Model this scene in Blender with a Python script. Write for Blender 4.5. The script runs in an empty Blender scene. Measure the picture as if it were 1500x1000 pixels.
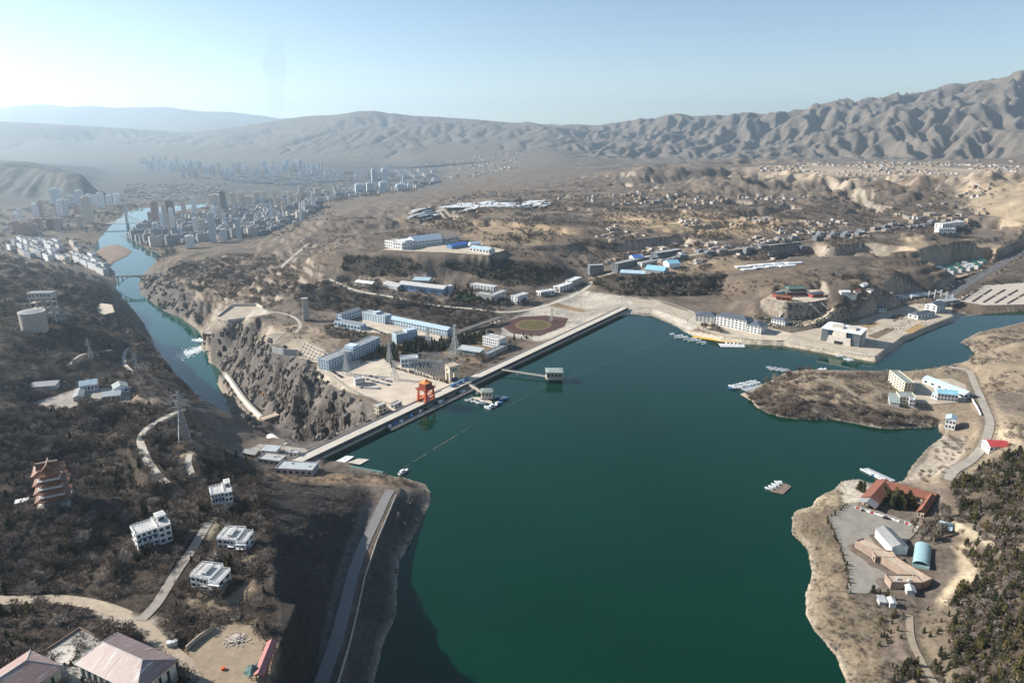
import bpy, math, random
import numpy as np
from mathutils import Vector, Matrix
from mathutils.geometry import delaunay_2d_cdt
random.seed(7); RNG = np.random.default_rng(7)
SC = bpy.context.scene
COL = SC.collection
R = math.radians
# ------------------------------------------------------------------ camera
CAM_H = 290.0
PITCH = math.atan(315 / 1000)
CP, SP = math.cos(PITCH), math.sin(PITCH)
cam = bpy.data.cameras.new('camera')
cam.sensor_width = 36; cam.lens = 24; cam.clip_start = 1; cam.clip_end = 80000
camo = bpy.data.objects.new('camera', cam); COL.objects.link(camo)
camo.location = (0, 0, CAM_H); camo.rotation_euler = (math.pi / 2 - PITCH, 0, 0)
SC.camera = camo
# ------------------------------------------------------------------ light
SUN_EL = R(29); SUN_DIR = Vector((-.975, .22, 0)).normalized()
SUN_VEC = Vector((SUN_DIR.x * math.cos(SUN_EL), SUN_DIR.y * math.cos(SUN_EL), math.sin(SUN_EL)))
w = bpy.data.worlds.new('World'); SC.world = w; w.use_nodes = True
nt = w.node_tree
sky = nt.nodes.new('ShaderNodeTexSky'); sky.sky_type = 'NISHITA'; sky.sun_disc = False
sky.sun_elevation = SUN_EL
sky.sun_rotation = math.atan2(SUN_DIR.x, SUN_DIR.y)
sky.altitude = 1800; sky.air_density = 1.0; sky.dust_density = 0.8; sky.ozone_density = 1.0
nt.nodes['Background'].inputs['Strength'].default_value = 0.08
nt.links.new(sky.outputs[0], nt.nodes['Background'].inputs[0])
sl = bpy.data.lights.new('sun', 'SUN'); sl.energy = 5.0; sl.angle = R(0.53); sl.color = (1, .955, .89)
so = bpy.data.objects.new('sun', sl); COL.objects.link(so)
so.rotation_euler = SUN_VEC.to_track_quat('Z', 'Y').to_euler()
SC.view_settings.view_transform = 'Standard'; SC.view_settings.look = 'None'
SC.view_settings.gamma = 1; SC.view_settings.exposure = 0.86
SC.view_settings.use_curve_mapping = False
SC.cycles.max_bounces = 4; SC.cycles.diffuse_bounces = 2; SC.cycles.glossy_bounces = 2
SC.cycles.volume_bounces = 1; SC.cycles.transparent_max_bounces = 6
SC.cycles.use_denoising = True; SC.cycles.caustics_reflective = False
try:
    SC.cycles.denoiser = 'OPENIMAGEDENOISE'; SC.cycles.denoising_prefilter = 'ACCURATE'
except Exception: pass
SC.cycles.sample_clamp_indirect = 5

def P(x, y, z=0.0):
    """photo pixel -> point on the level plane at height z"""
    v = 500 - y
    t = (z - CAM_H) / (v * CP - 1000 * SP)
    return ((x - 750) * t, (1000 * CP + v * SP) * t, z)
def PD(x, y, Y):
    """photo pixel -> point at ground distance Y"""
    v = 500 - y
    t = Y / (1000 * CP + v * SP)
    return ((x - 750) * t, Y, CAM_H + (v * CP - 1000 * SP) * t)
def project(x, y, z):
    """world points -> photo pixels"""
    d = np.maximum(y * CP - (z - CAM_H) * SP, 1.0)
    return 750 + 1000 * x / d, 500 - 1000 * (y * SP + (z - CAM_H) * CP) / d
# ------------------------------------------------------------------ noise
def _hash(ix, iy, s):
    h = (ix.astype(np.int64) * 374761393 + iy.astype(np.int64) * 668265263 + s * 982451653) & 0xffffffff
    h = ((h ^ (h >> 13)) * 1274126177) & 0xffffffff
    return ((h ^ (h >> 16)) & 0xffff) / 65535.0
def perlin(x, y, s=0):
    ix = np.floor(x); iy = np.floor(y); fx = x - ix; fy = y - iy
    u = fx * fx * fx * (fx * (fx * 6 - 15) + 10); v = fy * fy * fy * (fy * (fy * 6 - 15) + 10)
    def g(a, b):
        t = _hash(ix + a, iy + b, s) * 6.2831853
        return np.cos(t) * (fx - a) + np.sin(t) * (fy - b)
    return 1.5 * ((g(0, 0) * (1 - u) + g(1, 0) * u) * (1 - v) + (g(0, 1) * (1 - u) + g(1, 1) * u) * v)
def fbm(x, y, wl, octv=4, s=0, gain=.5):
    o = 0; a = 1
    for k in range(octv):
        o = o + a * perlin(x / wl + 17.3 * k, y / wl - 9.1 * k, s + k); wl *= .47; a *= gain
    return o
def ridged(x, y, wl, octv=4, s=0):
    o = 0; a = 1; w_ = 1
    for k in range(octv):
        n = 1 - np.abs(perlin(x / wl + 5.3 * k, y / wl + 3.7 * k, s + k)) * 1.6
        n = np.clip(n, 0, 1) ** 2 * w_; w_ = np.clip(n * 1.6, 0, 1)
        o = o + a * n; wl *= .48; a *= .5
    return o
def sstep(a, b, x):
    t = np.clip((x - a) / (b - a), 0, 1); return t * t * (3 - 2 * t)
def in_poly(x, y, poly):
    c = np.zeros(x.shape, bool); n = len(poly)
    for i in range(n):
        x1, y1 = poly[i][:2]; x2, y2 = poly[(i + 1) % n][:2]
        if y1 == y2: continue
        c ^= ((y1 > y) != (y2 > y)) & (x < (x2 - x1) * (y - y1) / (y2 - y1) + x1)
    return c
def seg_dist(x, y, pts, closed=False):
    """distance to a polyline and z there"""
    d = np.full(x.shape, 1e9); zz = np.zeros(x.shape); n = len(pts)
    for i in range(n if closed else n - 1):
        a = pts[i]; b = pts[(i + 1) % n]
        dx, dy = b[0] - a[0], b[1] - a[1]; L = dx * dx + dy * dy + 1e-9
        t = np.clip(((x - a[0]) * dx + (y - a[1]) * dy) / L, 0, 1)
        q = np.hypot(x - a[0] - t * dx, y - a[1] - t * dy)
        m = q < d; d = np.where(m, q, d)
        if len(a) > 2: zz = np.where(m, a[2] + (b[2] - a[2]) * t, zz)
    return d, zz
def smooth_line(pts, n=4):
    """Catmull-Rom through 3-D points"""
    p = [np.array(q, float) for q in pts]; p = [2 * p[0] - p[1]] + p + [2 * p[-1] - p[-2]]; o = []
    for i in range(1, len(p) - 2):
        for k in range(n):
            t = k / n; a, b, c, d = p[i - 1:i + 3]
            o.append(.5 * (2 * b + (c - a) * t + (2 * a - 5 * b + 4 * c - d) * t * t + (3 * b - a - 3 * c + d) * t ** 3))
    o.append(p[-2]); return [tuple(q) for q in o]
# ------------------------------------------------------------------ terrain: what the land does
WL, WR = 0.0, -105.0      # lake and river level
LAKE = [(466, 673, 0), (505, 676, 0), (548, 694, 0), (590, 699, 0), (622, 708, 0), (632, 722, 0), (630, 738, 0), (618, 760, 0), (598, 800, 0), (585, 822, 0), (582, 850, 0), (581, 900, 0), (562, 940, 0), (548, 1000, 0), (530, 1080, 0),
        (1262, 1080, 0), (1240, 1000, 0), (1225, 960, 0), (1192, 922, 0), (1181, 900, 0), (1180, 870, 0), (1190, 842, 0), (1183, 802, 0), (1160, 782, 0), (1160, 757, 0), (1166, 747, 0), (1190, 741, 0), (1196, 730, 0), (1222, 716, 0), (1233, 704, 0), (1256, 701, 0), (1275, 706, 0), (1300, 709, 0), (1326, 704, 0), (1336, 682, 0), (1358, 656, 0), (1380, 641, 0), (1388, 630, 0),
        (1372, 624, 0), (1340, 627, 0), (1300, 628, 0), (1262, 622, 0), (1220, 614, 0), (1180, 614, 0), (1150, 612, 0), (1128, 606, 0), (1108, 596, 0), (1100, 585, 0), (1090, 577, 0), (1102, 568, 0), (1128, 558, 0), (1150, 546, 0), (1180, 541, 0), (1212, 543, 0), (1262, 542, 0), (1310, 545, 0), (1350, 541, 0), (1388, 536, 0), (1415, 530, 0), (1430, 520, 0), (1420, 508, 0), (1406, 501, 0), (1430, 488, 0), (1470, 479, 0), (1505, 471, 0), (1600, 467, 0),
        (1600, 450, 0), (1500, 455, 0), (1440, 460, 0), (1412, 464, 0), (1395, 470, 0), (1362, 482, 0), (1325, 497, 0), (1285, 528, 0), (1240, 521, 0), (1150, 505, 0), (1100, 503, 0), (1050, 500, 0), (1010, 490, 0), (985, 475, 0), (955, 463, 0), (925, 461, 0), (905, 463, 0)]
LAKE = [P(*q) for q in LAKE]
LAKE[15:15] = [(-70., 100., 0), (110., 100., 0)]
RIVER = [(350, 652), (372, 632), (353, 610), (338, 590), (330, 575), (320, 556), (325, 545), (303, 517), (300, 497), (288, 480), (265, 465), (240, 455), (222, 441), (206, 430), (203, 415), (212, 400), (226, 388), (234, 372), (215, 365), (198, 354), (186, 346), (190, 336), (215, 322), (245, 311), (300, 303), (305, 298), (250, 302), (200, 306), (182, 313), (172, 322), (160, 333), (147, 348), (138, 362), (143, 376), (158, 389), (168, 398), (171, 412), (170, 424), (180, 437), (196, 455), (210, 475), (222, 497), (228, 512), (236, 530), (246, 560), (262, 600), (290, 640)]
RIVER = [P(x, y, WR) for x, y in RIVER]
C = []    # control points of the land: x, y, z, roughness
def cp(r, *pts):
    for q in pts: C.append((*P(*q), r))
def cpd(r, *pts):
    for q in pts: C.append((*PD(*q), r))
def cl(r, step, *pts):
    """control line, sampled"""
    w_ = [P(*q) for q in pts]
    for a, b in zip(w_[:-1], w_[1:]):
        n = max(1, int(math.dist(a, b) / step))
        for k in range(n): C.append(tuple(a[i] + (b[i] - a[i]) * k / n for i in range(3)) + (r,))
    C.append((*w_[-1], r))
def ring(poly, z, r, step):
    n = len(poly)
    for i in range(n):
        a, b = poly[i], poly[(i + 1) % n]; L = math.dist(a[:2], b[:2]); m = max(1, int(L / step))
        for k in range(m): C.append((a[0] + (b[0] - a[0]) * k / m, a[1] + (b[1] - a[1]) * k / m, z, r))
ring(LAKE, 0.0, .5, 14); ring(RIVER, WR, .8, 30)
# left hill
cl(1.5, 15, (388, 697, 22), (390, 730, 40), (393, 770, 54), (398, 810, 61), (402, 850, 63), (404, 890, 62), (402, 930, 60), (398, 970, 59), (392, 1010, 59), (380, 1080, 60))
cl(.4, 15, (570, 719, 12), (560, 745, 12), (545, 780, 13), (533, 810, 14), (524, 845, 15), (515, 880, 16), (508, 910, 17), (497, 950, 18), (480, 1000, 20), (455, 1080, 22))
cl(.4, 15, (545, 730, 13), (522, 780, 14), (506, 820, 15), (494, 880, 17), (484, 930, 18), (465, 985, 20), (440, 1060, 22))
cp(1.6, (450, 760, 36), (430, 830, 48), (465, 850, 32), (445, 930, 40), (470, 790, 32), (500, 755, 22), (520, 728, 16), (440, 715, 24), (425, 1010, 36), (420, 760, 46), (425, 890, 48))
cp(.6, (460, 703, 13), (500, 702, 12), (540, 706, 10), (430, 695, 12), (410, 688, 10), (560, 702, 9))
cp(1.2, (600, 728, 9), (608, 716, 9), (590, 705, 7), (585, 757, 8), (565, 800, 9), (552, 850, 9), (548, 900, 9), (530, 950, 11), (520, 1000, 12))
cp(.8, (315, 735, 50), (228, 795, 58), (345, 805, 58), (305, 862, 59), (68, 752, 60), (200, 905, 58), (300, 990, 58), (240, 860, 58), (262, 830, 58), (285, 790, 56), (300, 768, 53), (330, 950, 58), (360, 900, 60), (375, 845, 60), (370, 770, 52), (350, 735, 46), (365, 705, 26))
cp(2.6, (60, 620, 40), (150, 650, 30), (100, 685, 34), (180, 690, 40), (195, 745, 44), (140, 800, 48), (60, 840, 48), (15, 770, 56), (110, 755, 58), (0, 710, 48), (0, 620, 42), (0, 560, 40), (100, 605, 26), (190, 850, 52), (120, 870, 53), (60, 900, 52), (20, 950, 53), (120, 930, 55), (0, 1000, 57), (-100, 950, 55), (-100, 800, 55), (-120, 700, 50), (100, 1050, 57), (280, 1060, 58), (-150, 600, 45), (-150, 1080, 57), (60, 655, 30), (30, 660, 34), (160, 720, 46), (130, 725, 54))
cp(.5, (160, 578, 22), (100, 585, 22), (190, 580, 22), (60, 590, 24), (130, 595, 22))
cp(1.8, (250, 605, 42), (272, 645, 46), (255, 660, 46), (300, 665, 38), (330, 660, 26), (345, 690, 24), (290, 705, 42), (262, 720, 45), (230, 650, 45), (232, 570, 24), (205, 590, 28), (225, 620, 42))
cl(2.0, 25, (327, 645, 2), (316, 618, 8), (300, 604, 12), (283, 595, 15), (268, 576, 10), (258, 550, 0), (246, 528, -15), (234, 514, -24), (220, 498, -60))
cp(2.2, (190, 470, -55), (152, 455, -30), (200, 503, -40), (180, 525, -8), (190, 545, 5), (225, 540, 4), (130, 440, -15), (165, 440, -60), (100, 500, 28), (50, 520, 34), (150, 490, 0), (150, 540, 14), (0, 520, 40), (0, 450, 40), (100, 470, 38), (50, 478, 44), (25, 478, 42), (78, 478, 42), (0, 400, 12), (60, 412, 6), (100, 427, 0), (140, 420, -36), (-100, 430, 40), (-150, 520, 45), (210, 560, 20))
cl(2.0, 60, (-60, 366, -5), (0, 373, -10), (40, 379, -20), (80, 396, -38), (120, 407, -50), (155, 412, -75))
# gorge, rock under the plant
cp(.8, (440, 660, 3), (400, 652, -3), (360, 655, -5), (350, 668, 6), (420, 676, 5), (390, 672, 4), (380, 683, 12))
cl(.8, 20, (348, 652, -8), (372, 646, -8), (400, 645, -8), (430, 652, -4), (450, 662, 2))
cp(1.0, (395, 622, -62), (412, 640, -55), (380, 606, -82), (360, 588, -86), (345, 570, -90), (335, 552, -90))
cp(4.5, (430, 640, -58), (470, 644, -48), (505, 636, -34), (525, 628, -18), (400, 565, -46), (430, 582, -36), (460, 602, -30), (365, 525, -52), (340, 505, -62), (372, 475, -15), (500, 605, -18), (540, 612, -10), (410, 530, -18), (380, 545, -52), (450, 560, -12), (490, 585, -10), (330, 482, -60), (415, 600, -52), (445, 618, -48), (480, 622, -36))
cl(.8, 15, (566, 610, 2), (548, 594, 3), (520, 580, 3), (490, 565, 3), (476, 552, 3), (466, 545, 1), (445, 535, -4), (438, 515, 0), (430, 500, 0), (400, 500, -2), (385, 495, -8))
cp(1.5, (392, 455, 0), (350, 462, -22), (325, 466, -28), (300, 460, -38), (305, 475, -70), (420, 480, 3), (450, 500, 4), (400, 475, 0), (280, 455, -68), (335, 447, -20), (370, 450, -14))
cp(3.2, (240, 438, -58), (262, 448, -62), (232, 415, -62), (250, 402, -58), (285, 440, -55), (268, 425, -50))
cp(2.5, (300, 425, -42), (250, 392, -62), (300, 382, -52), (350, 372, -50), (300, 408, -42), (350, 400, -36), (400, 400, -8), (420, 382, -4), (380, 432, -18), (330, 436, -30), (420, 432, 4), (350, 420, -30), (280, 370, -65), (250, 380, -68))
cp(1.2, (449, 470, 6), (440, 455, 6), (470, 450, 7), (410, 455, 0))
# plant plateau
cp(.3, (480, 505, 6), (560, 500, 5), (600, 520, 4), (650, 545, 4), (700, 520, 4), (650, 480, 6), (560, 465, 8), (500, 475, 8), (620, 465, 8), (720, 505, 4), (760, 490, 4), (590, 585, 4), (620, 575, 4), (540, 560, 4), (500, 545, 4), (580, 598, 4), (660, 565, 4), (690, 550, 4), (740, 525, 4), (800, 500, 4))
cp(.3, (780, 482, 1), (830, 460, 2), (745, 475, 1), (870, 435, 4), (905, 440, 5), (900, 450, 5), (850, 480, 4), (815, 490, 3), (840, 440, 4), (930, 437, 5), (960, 445, 6), (1000, 462, 6))
cp(2.2, (560, 432, 14), (500, 445, 8), (640, 445, 10), (690, 450, 8), (600, 440, 12), (740, 450, 6), (460, 430, 8), (470, 415, 14), (510, 425, 14), (720, 440, 8), (780, 435, 8), (660, 462, 6), (570, 450, 10), (530, 440, 12))
cp(.8, (540, 412, 18), (585, 418, 18), (620, 425, 16), (700, 428, 14), (760, 430, 12), (800, 430, 10), (850, 430, 8), (830, 420, 9), (650, 415, 17), (480, 408, 18))
cl(2.5, 40, (440, 398, 12), (480, 402, 20), (540, 408, 19), (600, 412, 19), (660, 416, 18), (740, 420, 15), (800, 420, 12), (835, 412, 12))
cl(2.0, 40, (440, 380, 30), (470, 370, 48), (520, 366, 55), (560, 373, 58), (620, 376, 57), (680, 376, 54), (740, 379, 49), (800, 384, 42), (828, 392, 34), (845, 398, 20))
cp(1.0, (862, 405, 14), (880, 412, 11), (850, 405, 14))
cl(1.5, 40, (868, 418, 9), (900, 431, 9), (960, 432, 9), (1050, 430, 10), (1095, 438, 12))
cl(1.5, 40, (885, 405, 28), (940, 408, 33), (1000, 406, 35), (1060, 403, 38), (1092, 398, 40))
cp(1.2, (600, 352, 60), (700, 352, 60), (800, 362, 52), (900, 375, 40), (950, 385, 37), (1000, 355, 48), (900, 345, 52), (1100, 352, 55), (1100, 382, 46), (1200, 382, 48), (1000, 312, 62), (850, 312, 64), (700, 325, 62), (650, 330, 60), (1200, 332, 60), (1300, 332, 62), (1400, 327, 65), (740, 340, 58), (560, 345, 58), (520, 348, 55), (950, 330, 57), (800, 335, 56))
# city side and terrace edge
cl(4.0, 60, (430, 335, -60), (470, 322, -30), (510, 326, -20), (560, 332, -5), (600, 340, 15), (560, 340, 20))
cl(3.0, 60, (440, 362, 5), (460, 345, 10), (480, 318, 40), (540, 315, 50), (600, 318, 55), (660, 318, 58))
cp(1.0, (300, 342, -95), (350, 345, -95), (420, 330, -85), (240, 350, -97), (330, 312, -96), (420, 302, -96), (260, 310, -98), (180, 295, -98), (100, 305, -96), (50, 325, -92), (115, 345, -96), (60, 370, -90), (110, 388, -94), (0, 350, -88), (140, 335, -98), (500, 290, -80), (560, 285, -70), (-100, 350, -85), (-100, 300, -90), (130, 400, -96), (20, 385, -85), (380, 350, -90), (400, 340, -88), (370, 362, -60))
cp(1.5, (400, 272, -96), (500, 268, -94), (600, 266, -80), (350, 252, -96), (450, 247, -96), (250, 252, -98), (160, 255, -98), (150, 245, -100), (620, 248, -90), (560, 240, -92), (650, 262, -60))
cl(2, 200, (-150, 240, 75), (0, 241, 72), (60, 242, 72), (100, 248, 68), (116, 254, 45))
cl(2, 200, (-150, 288, -80), (0, 288, -86), (60, 291, -90), (110, 284, -93), (140, 272, -95), (150, 262, -98))
cp(2, (100, 243, -20), (40, 236, 60), (-40, 234, 50))
# far bank and museum shore
cp(.3, (1030, 480, 6), (1060, 485, 6), (1100, 492, 6), (1150, 496, 6), (1215, 508, 6), (1280, 518, 6), (1320, 490, 6), (1390, 462, 6), (1250, 490, 6), (1300, 470, 6), (1340, 450, 7), (1400, 440, 8), (1180, 490, 6), (1150, 480, 7), (1100, 470, 8), (980, 462, 6), (1010, 470, 6), (1440, 448, 8), (1500, 446, 8), (1600, 445, 8), (1500, 425, 10), (1420, 428, 9))
cp(.5, (1000, 442, 8), (1060, 452, 9), (1110, 437, 34), (1170, 437, 36), (1205, 440, 35), (1090, 462, 11), (1150, 468, 10), (1185, 472, 8), (1200, 470, 9), (1080, 442, 22), (1230, 440, 36), (1238, 458, 34), (1300, 428, 36), (1252, 467, 8), (1306, 440, 8), (1140, 430, 38))
cp(3, (1150, 412, 45), (1200, 400, 50), (1260, 412, 54), (1300, 420, 44), (1300, 392, 58), (1335, 402, 38), (1110, 415, 38), (1060, 430, 14))
cp(1, (1380, 393, 20), (1400, 402, 18), (1420, 412, 15), (1352, 425, 14), (1380, 436, 9), (1450, 395, 20), (1500, 375, 26), (1500, 400, 20), (1450, 415, 14), (1600, 380, 28), (1600, 420, 14))
cp(3, (1420, 352, 60), (1500, 335, 66), (1445, 366, 40), (1500, 358, 40), (1390, 352, 62), (1340, 366, 60), (1350, 385, 34), (1400, 372, 40), (1470, 312, 82), (1500, 295, 110), (1450, 285, 100), (1400, 295, 72), (1600, 300, 120), (1600, 350, 50))
# peninsula and right bank
cp(3.2, (1150, 565, 7), (1200, 556, 15), (1230, 552, 16), (1250, 565, 12), (1270, 560, 15), (1250, 588, 12), (1180, 585, 10), (1130, 572, 5), (1300, 608, 9), (1360, 606, 5), (1340, 605, 7), (1200, 600, 7), (1150, 598, 5), (1290, 575, 14))
cp(.4, (1300, 560, 11), (1310, 590, 10), (1340, 580, 10), (1400, 578, 10), (1350, 552, 9), (1400, 547, 9), (1380, 590, 9), (1430, 555, 10))
cl(.4, 12, (1415, 535, 6), (1425, 550, 9), (1428, 570, 11), (1443, 600, 12), (1450, 620, 13), (1441, 650, 14), (1424, 672, 15), (1396, 690, 16), (1388, 703, 15))
cp(.5, (1470, 580, 16), (1500, 592, 18), (1465, 600, 15), (1550, 600, 20))
cp(2.5, (1460, 520, 22), (1500, 500, 26), (1430, 512, 8), (1450, 492, 9), (1500, 482, 8), (1480, 542, 28), (1600, 540, 40), (1490, 632, 26), (1500, 662, 32), (1480, 700, 36), (1500, 750, 44), (1450, 740, 30), (1425, 722, 22), (1460, 800, 34), (1500, 850, 42), (1405, 780, 18), (1398, 805, 16), (1425, 850, 23), (1455, 900, 28), (1500, 950, 38), (1385, 862, 14), (1378, 890, 13), (1405, 950, 19), (1455, 1000, 27), (1500, 1050, 36), (1600, 700, 50), (1650, 850, 56), (1650, 1000, 54), (1600, 600, 35))
cp(1.0, (1350, 950, 13), (1300, 980, 9), (1290, 930, 8), (1340, 900, 11), (1350, 1040, 16), (1252, 1000, 4), (1240, 930, 6), (1210, 900, 5), (1300, 1060, 9), (1450, 1090, 26), (1350, 720, 10), (1380, 745, 13), (1400, 715, 14), (1360, 690, 8), (1400, 660, 8), (1420, 640, 9), (1345, 710, 5))
cp(.3, (1230, 760, 9), (1290, 740, 9), (1340, 770, 10), (1320, 800, 10), (1300, 850, 10), (1265, 868, 9), (1240, 860, 9), (1240, 820, 9), (1213, 770, 9), (1260, 720, 4), (1340, 735, 9), (1300, 720, 7), (1370, 800, 11), (1370, 850, 12), (1240, 712, 3))
cp(1.0, (1185, 748, 4), (1200, 750, 4.5), (1180, 775, 6), (1200, 790, 8), (1212, 830, 8), (1218, 870, 7), (1205, 740, 4))
# far right: badlands, villages on the shelf, mountains
cp(5, (1100, 292, 62), (1000, 272, 66), (900, 262, 50), (800, 272, 30), (700, 274, -20), (640, 290, 20), (850, 252, 40), (760, 258, 0))
cp(1.5, (620, 302, 58), (750, 292, 63), (850, 292, 64), (700, 300, 63), (800, 302, 64), (950, 296, 62), (1200, 300, 62), (1300, 305, 64), (1380, 308, 66))
cp(2, (1250, 241, 76), (1400, 246, 80), (1150, 250, 76), (1300, 258, 74), (1500, 244, 84), (1420, 262, 80), (1250, 262, 72), (1600, 246, 90))
cp(14, (1050, 266, 92), (1150, 270, 84), (1120, 262, 60), (1230, 277, 84), (1350, 276, 96), (1300, 268, 64), (950, 252, 80), (1000, 258, 70), (1430, 272, 110), (1490, 268, 120), (1180, 282, 66))
cp(12, (1500, 240, 88), (1350, 237, 82), (1200, 238, 80), (1050, 240, 78), (1600, 240, 95), (1800, 240, 110))
cpd(60, (870, 182, 9500), (905, 174, 9200), (940, 169, 9000), (975, 171, 8700), (1010, 169, 8500), (1050, 158, 8200), (1090, 153, 8000), (1130, 150, 7900), (1175, 144, 7700), (1215, 138, 7600), (1250, 139, 7500), (1290, 129, 7300), (1330, 121, 7200), (1365, 116, 7100), (1400, 112, 7000), (1450, 101, 6900), (1500, 92, 6800), (1600, 76, 6600), (1750, 62, 6500), (2000, 52, 6500))
cpd(60, (1000, 197, 7100), (1100, 190, 6600), (1200, 184, 6300), (1300, 177, 6000), (1400, 170, 5800), (1500, 157, 5600), (1650, 152, 5500))
cpd(25, (1000, 226, 5900), (900, 216, 6700), (850, 226, 6300), (950, 222, 6300), (1100, 226, 5400), (1200, 223, 5300), (1300, 220, 5100), (1400, 215, 5000), (1500, 210, 4900), (800, 222, 7300), (750, 226, 7000))
cpd(50, (440, 169, 12000), (500, 166, 11500), (545, 159, 11000), (575, 161, 11000), (600, 166, 11000), (650, 179, 10500), (690, 183, 10500), (720, 182, 10500), (780, 177, 10000), (830, 180, 9800))
cpd(40, (-150, 165, 10500), (0, 177, 10500), (40, 186, 10200), (80, 196, 10000), (150, 204, 10200), (200, 202, 10500), (250, 195, 11000), (330, 188, 11500), (380, 182, 12000))
cpd(30, (500, 205, 9200), (600, 205, 9000), (700, 208, 8600), (400, 208, 9600), (300, 212, 9600))
cpd(1, (-100, 225, 8000), (100, 226, 8200), (300, 227, 8300), (450, 229, 8200), (600, 229, 7600), (700, 232, 7000))
cpd(50, (-300, 150, 20000), (0, 153, 20000), (60, 151, 20000), (150, 156, 20000), (250, 160, 20000), (330, 166, 20500), (420, 173, 21000), (500, 176, 21000), (600, 172, 21000), (640, 174, 21000), (700, 182, 21000), (760, 187, 21000), (900, 188, 21000))
for X in range(-26000, 26001, 4000): C.append((X, 26500, 250, 20)); C.append((X, 15000, 140 + max(0, X) * .03, 20))
for q in ((-700, 60, 60, 1), (0, 60, -5, 0), (500, 60, 60, 1), (-1500, 500, 60, 2), (-2500, 1500, 60, 2), (-6000, 4000, 0, 5), (-12000, 9000, 250, 30), (1500, 800, 60, 3), (3500, 2500, 120, 10), (6500, 4500, 500, 50), (11000, 9000, 700, 50), (-500, 60, 60, 1), (1000, 300, 90, 3), (-1200, 150, 60, 2)): C.append(q)
# ------------------------------------------------------------------ pads, roads, soil tints
PADS = {}     # name: (world polygon, z, margin)
def pad(name, z, margin, *pts): PADS[name] = ([P(x, y, z)[:2] for x, y in pts], z, margin)
pad('power_station_yard', 4, 8, (576, 602), (560, 590), (524, 574), (512, 566), (486, 547), (484, 541), (520, 527), (545, 528), (560, 525), (590, 533), (655, 560), (668, 560), (640, 572))
pad('museum_quay', 6, 6, (1150, 499), (1215, 511), (1281, 522), (1322, 492), (1395, 463), (1395, 445), (1340, 445), (1300, 455), (1255, 470), (1200, 480), (1160, 488))
pad('hotel_quay', 6, 6, (1025, 482), (1060, 493), (1100, 497), (1150, 499), (1160, 488), (1120, 478), (1050, 468), (1020, 470))
pad('car_park', 9, 10, (1402, 440), (1424, 419), (1500, 414), (1580, 414), (1580, 443), (1500, 446), (1440, 447))
pad('lakeside_square', 6, 5, (922, 437), (960, 440), (1018, 460), (1006, 469), (985, 462), (960, 453), (930, 449))
pad('gravel_square', 9, 5, (1213, 757), (1236, 738), (1252, 736), (1340, 766), (1345, 776), (1322, 800), (1310, 830), (1300, 855), (1270, 869), (1244, 868), (1239, 820), (1226, 785))
pad('waterworks_yard', 10, 5, (1338, 556), (1395, 554), (1420, 566), (1416, 588), (1365, 592), (1340, 590))
pad('sandy_yard', 58, 6, (276, 952), (320, 914), (372, 915), (394, 945), (388, 1000), (370, 1030), (300, 1004))
pad('works_yard', 22, 8, (40, 592), (110, 570), (192, 566), (190, 590), (120, 598), (60, 602))
pad('workshop_yard', 8, 8, (525, 486), (532, 468), (565, 474), (656, 494), (640, 500), (600, 490), (560, 488))
pad('sports_ground', 1, 20, (735, 478), (760, 464), (800, 462), (832, 466), (826, 478), (790, 492), (750, 488))
pad('factory_yard', 60, 12, (560, 366), (600, 352), (668, 352), (740, 366), (715, 374), (660, 370), (600, 368))
pad('dock_platform', 4, 6, (352, 664), (380, 650), (445, 656), (470, 672), (455, 690), (420, 688), (380, 676))
pad('spillway_floor', -26, 26, (318, 464), (340, 449), (375, 448), (398, 458), (360, 464), (335, 468))
pad('building_site', 17, 8, (1368, 402), (1395, 384), (1450, 380), (1440, 396), (1400, 408))
pad('temple_court', 36, 6, (1120, 437), (1140, 425), (1200, 424), (1212, 438), (1190, 442), (1150, 444))
ROADS = {}
def road(name, w_, *pts): ROADS[name] = (smooth_line([P(*q) for q in pts], 5), w_)
road('cliff_road', 7.5, (572, 717, 12), (564, 731, 12), (553, 755, 12.3), (534, 795, 13.5), (519, 835, 15), (506, 885, 16.5), (493, 935, 18), (474, 990, 20), (450, 1060, 22))
road('hillside_road', 6, (266, 600, 40), (240, 612, 42), (215, 628, 44), (206, 645, 45), (215, 672, 46), (228, 692, 47), (243, 708, 48))
road('side_road', 4.5, (278, 664, 44), (276, 678, 44), (281, 694, 44))
road('dirt_track', 7, (-40, 878, 52), (30, 878, 52.5), (80, 877, 53), (125, 882, 54), (165, 893, 56), (205, 912, 57.5), (240, 945, 58), (285, 982, 58), (330, 1012, 58))
road('villa_road', 5.5, (206, 908, 57.7), (228, 885, 58), (243, 862, 58), (262, 832, 58), (280, 806, 57), (295, 782, 55), (306, 764, 53))
road('shore_road', 7.5, (1390, 537, 7), (1418, 543, 8), (1428, 562, 10.5), (1443, 597, 12), (1450, 620, 13), (1441, 650, 14), (1424, 672, 15), (1396, 690, 16), (1390, 703, 15))
road('highway', 20, (1378, 440, 8), (1420, 412, 13), (1460, 390, 19), (1500, 369, 26), (1580, 328, 36))
road('shaft_path', 5, (392, 456, 0), (415, 459, 2), (433, 466, 5), (440, 476, 4.5), (434, 487, 3.5))
road('valley_road', 8, (411, 402, -6), (413, 391, -4), (430, 375, 0), (452, 357, 8))
road('plant_road', 8, (480, 408, 18), (520, 425, 15), (570, 434, 14), (630, 446, 10), (690, 452, 8), (745, 457, 6), (800, 447, 5), (850, 428, 8), (868, 412, 10))
road('village_road', 8, (862, 408, 12), (905, 398, 30), (960, 385, 38), (1010, 374, 45), (1100, 362, 53), (1200, 350, 57), (1300, 336, 61), (1400, 322, 65))
road('peninsula_path', 3.5, (1330, 600, 9), (1285, 590, 12), (1255, 580, 13), (1235, 565, 14), (1215, 557, 14.5), (1195, 556, 13))
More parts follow.
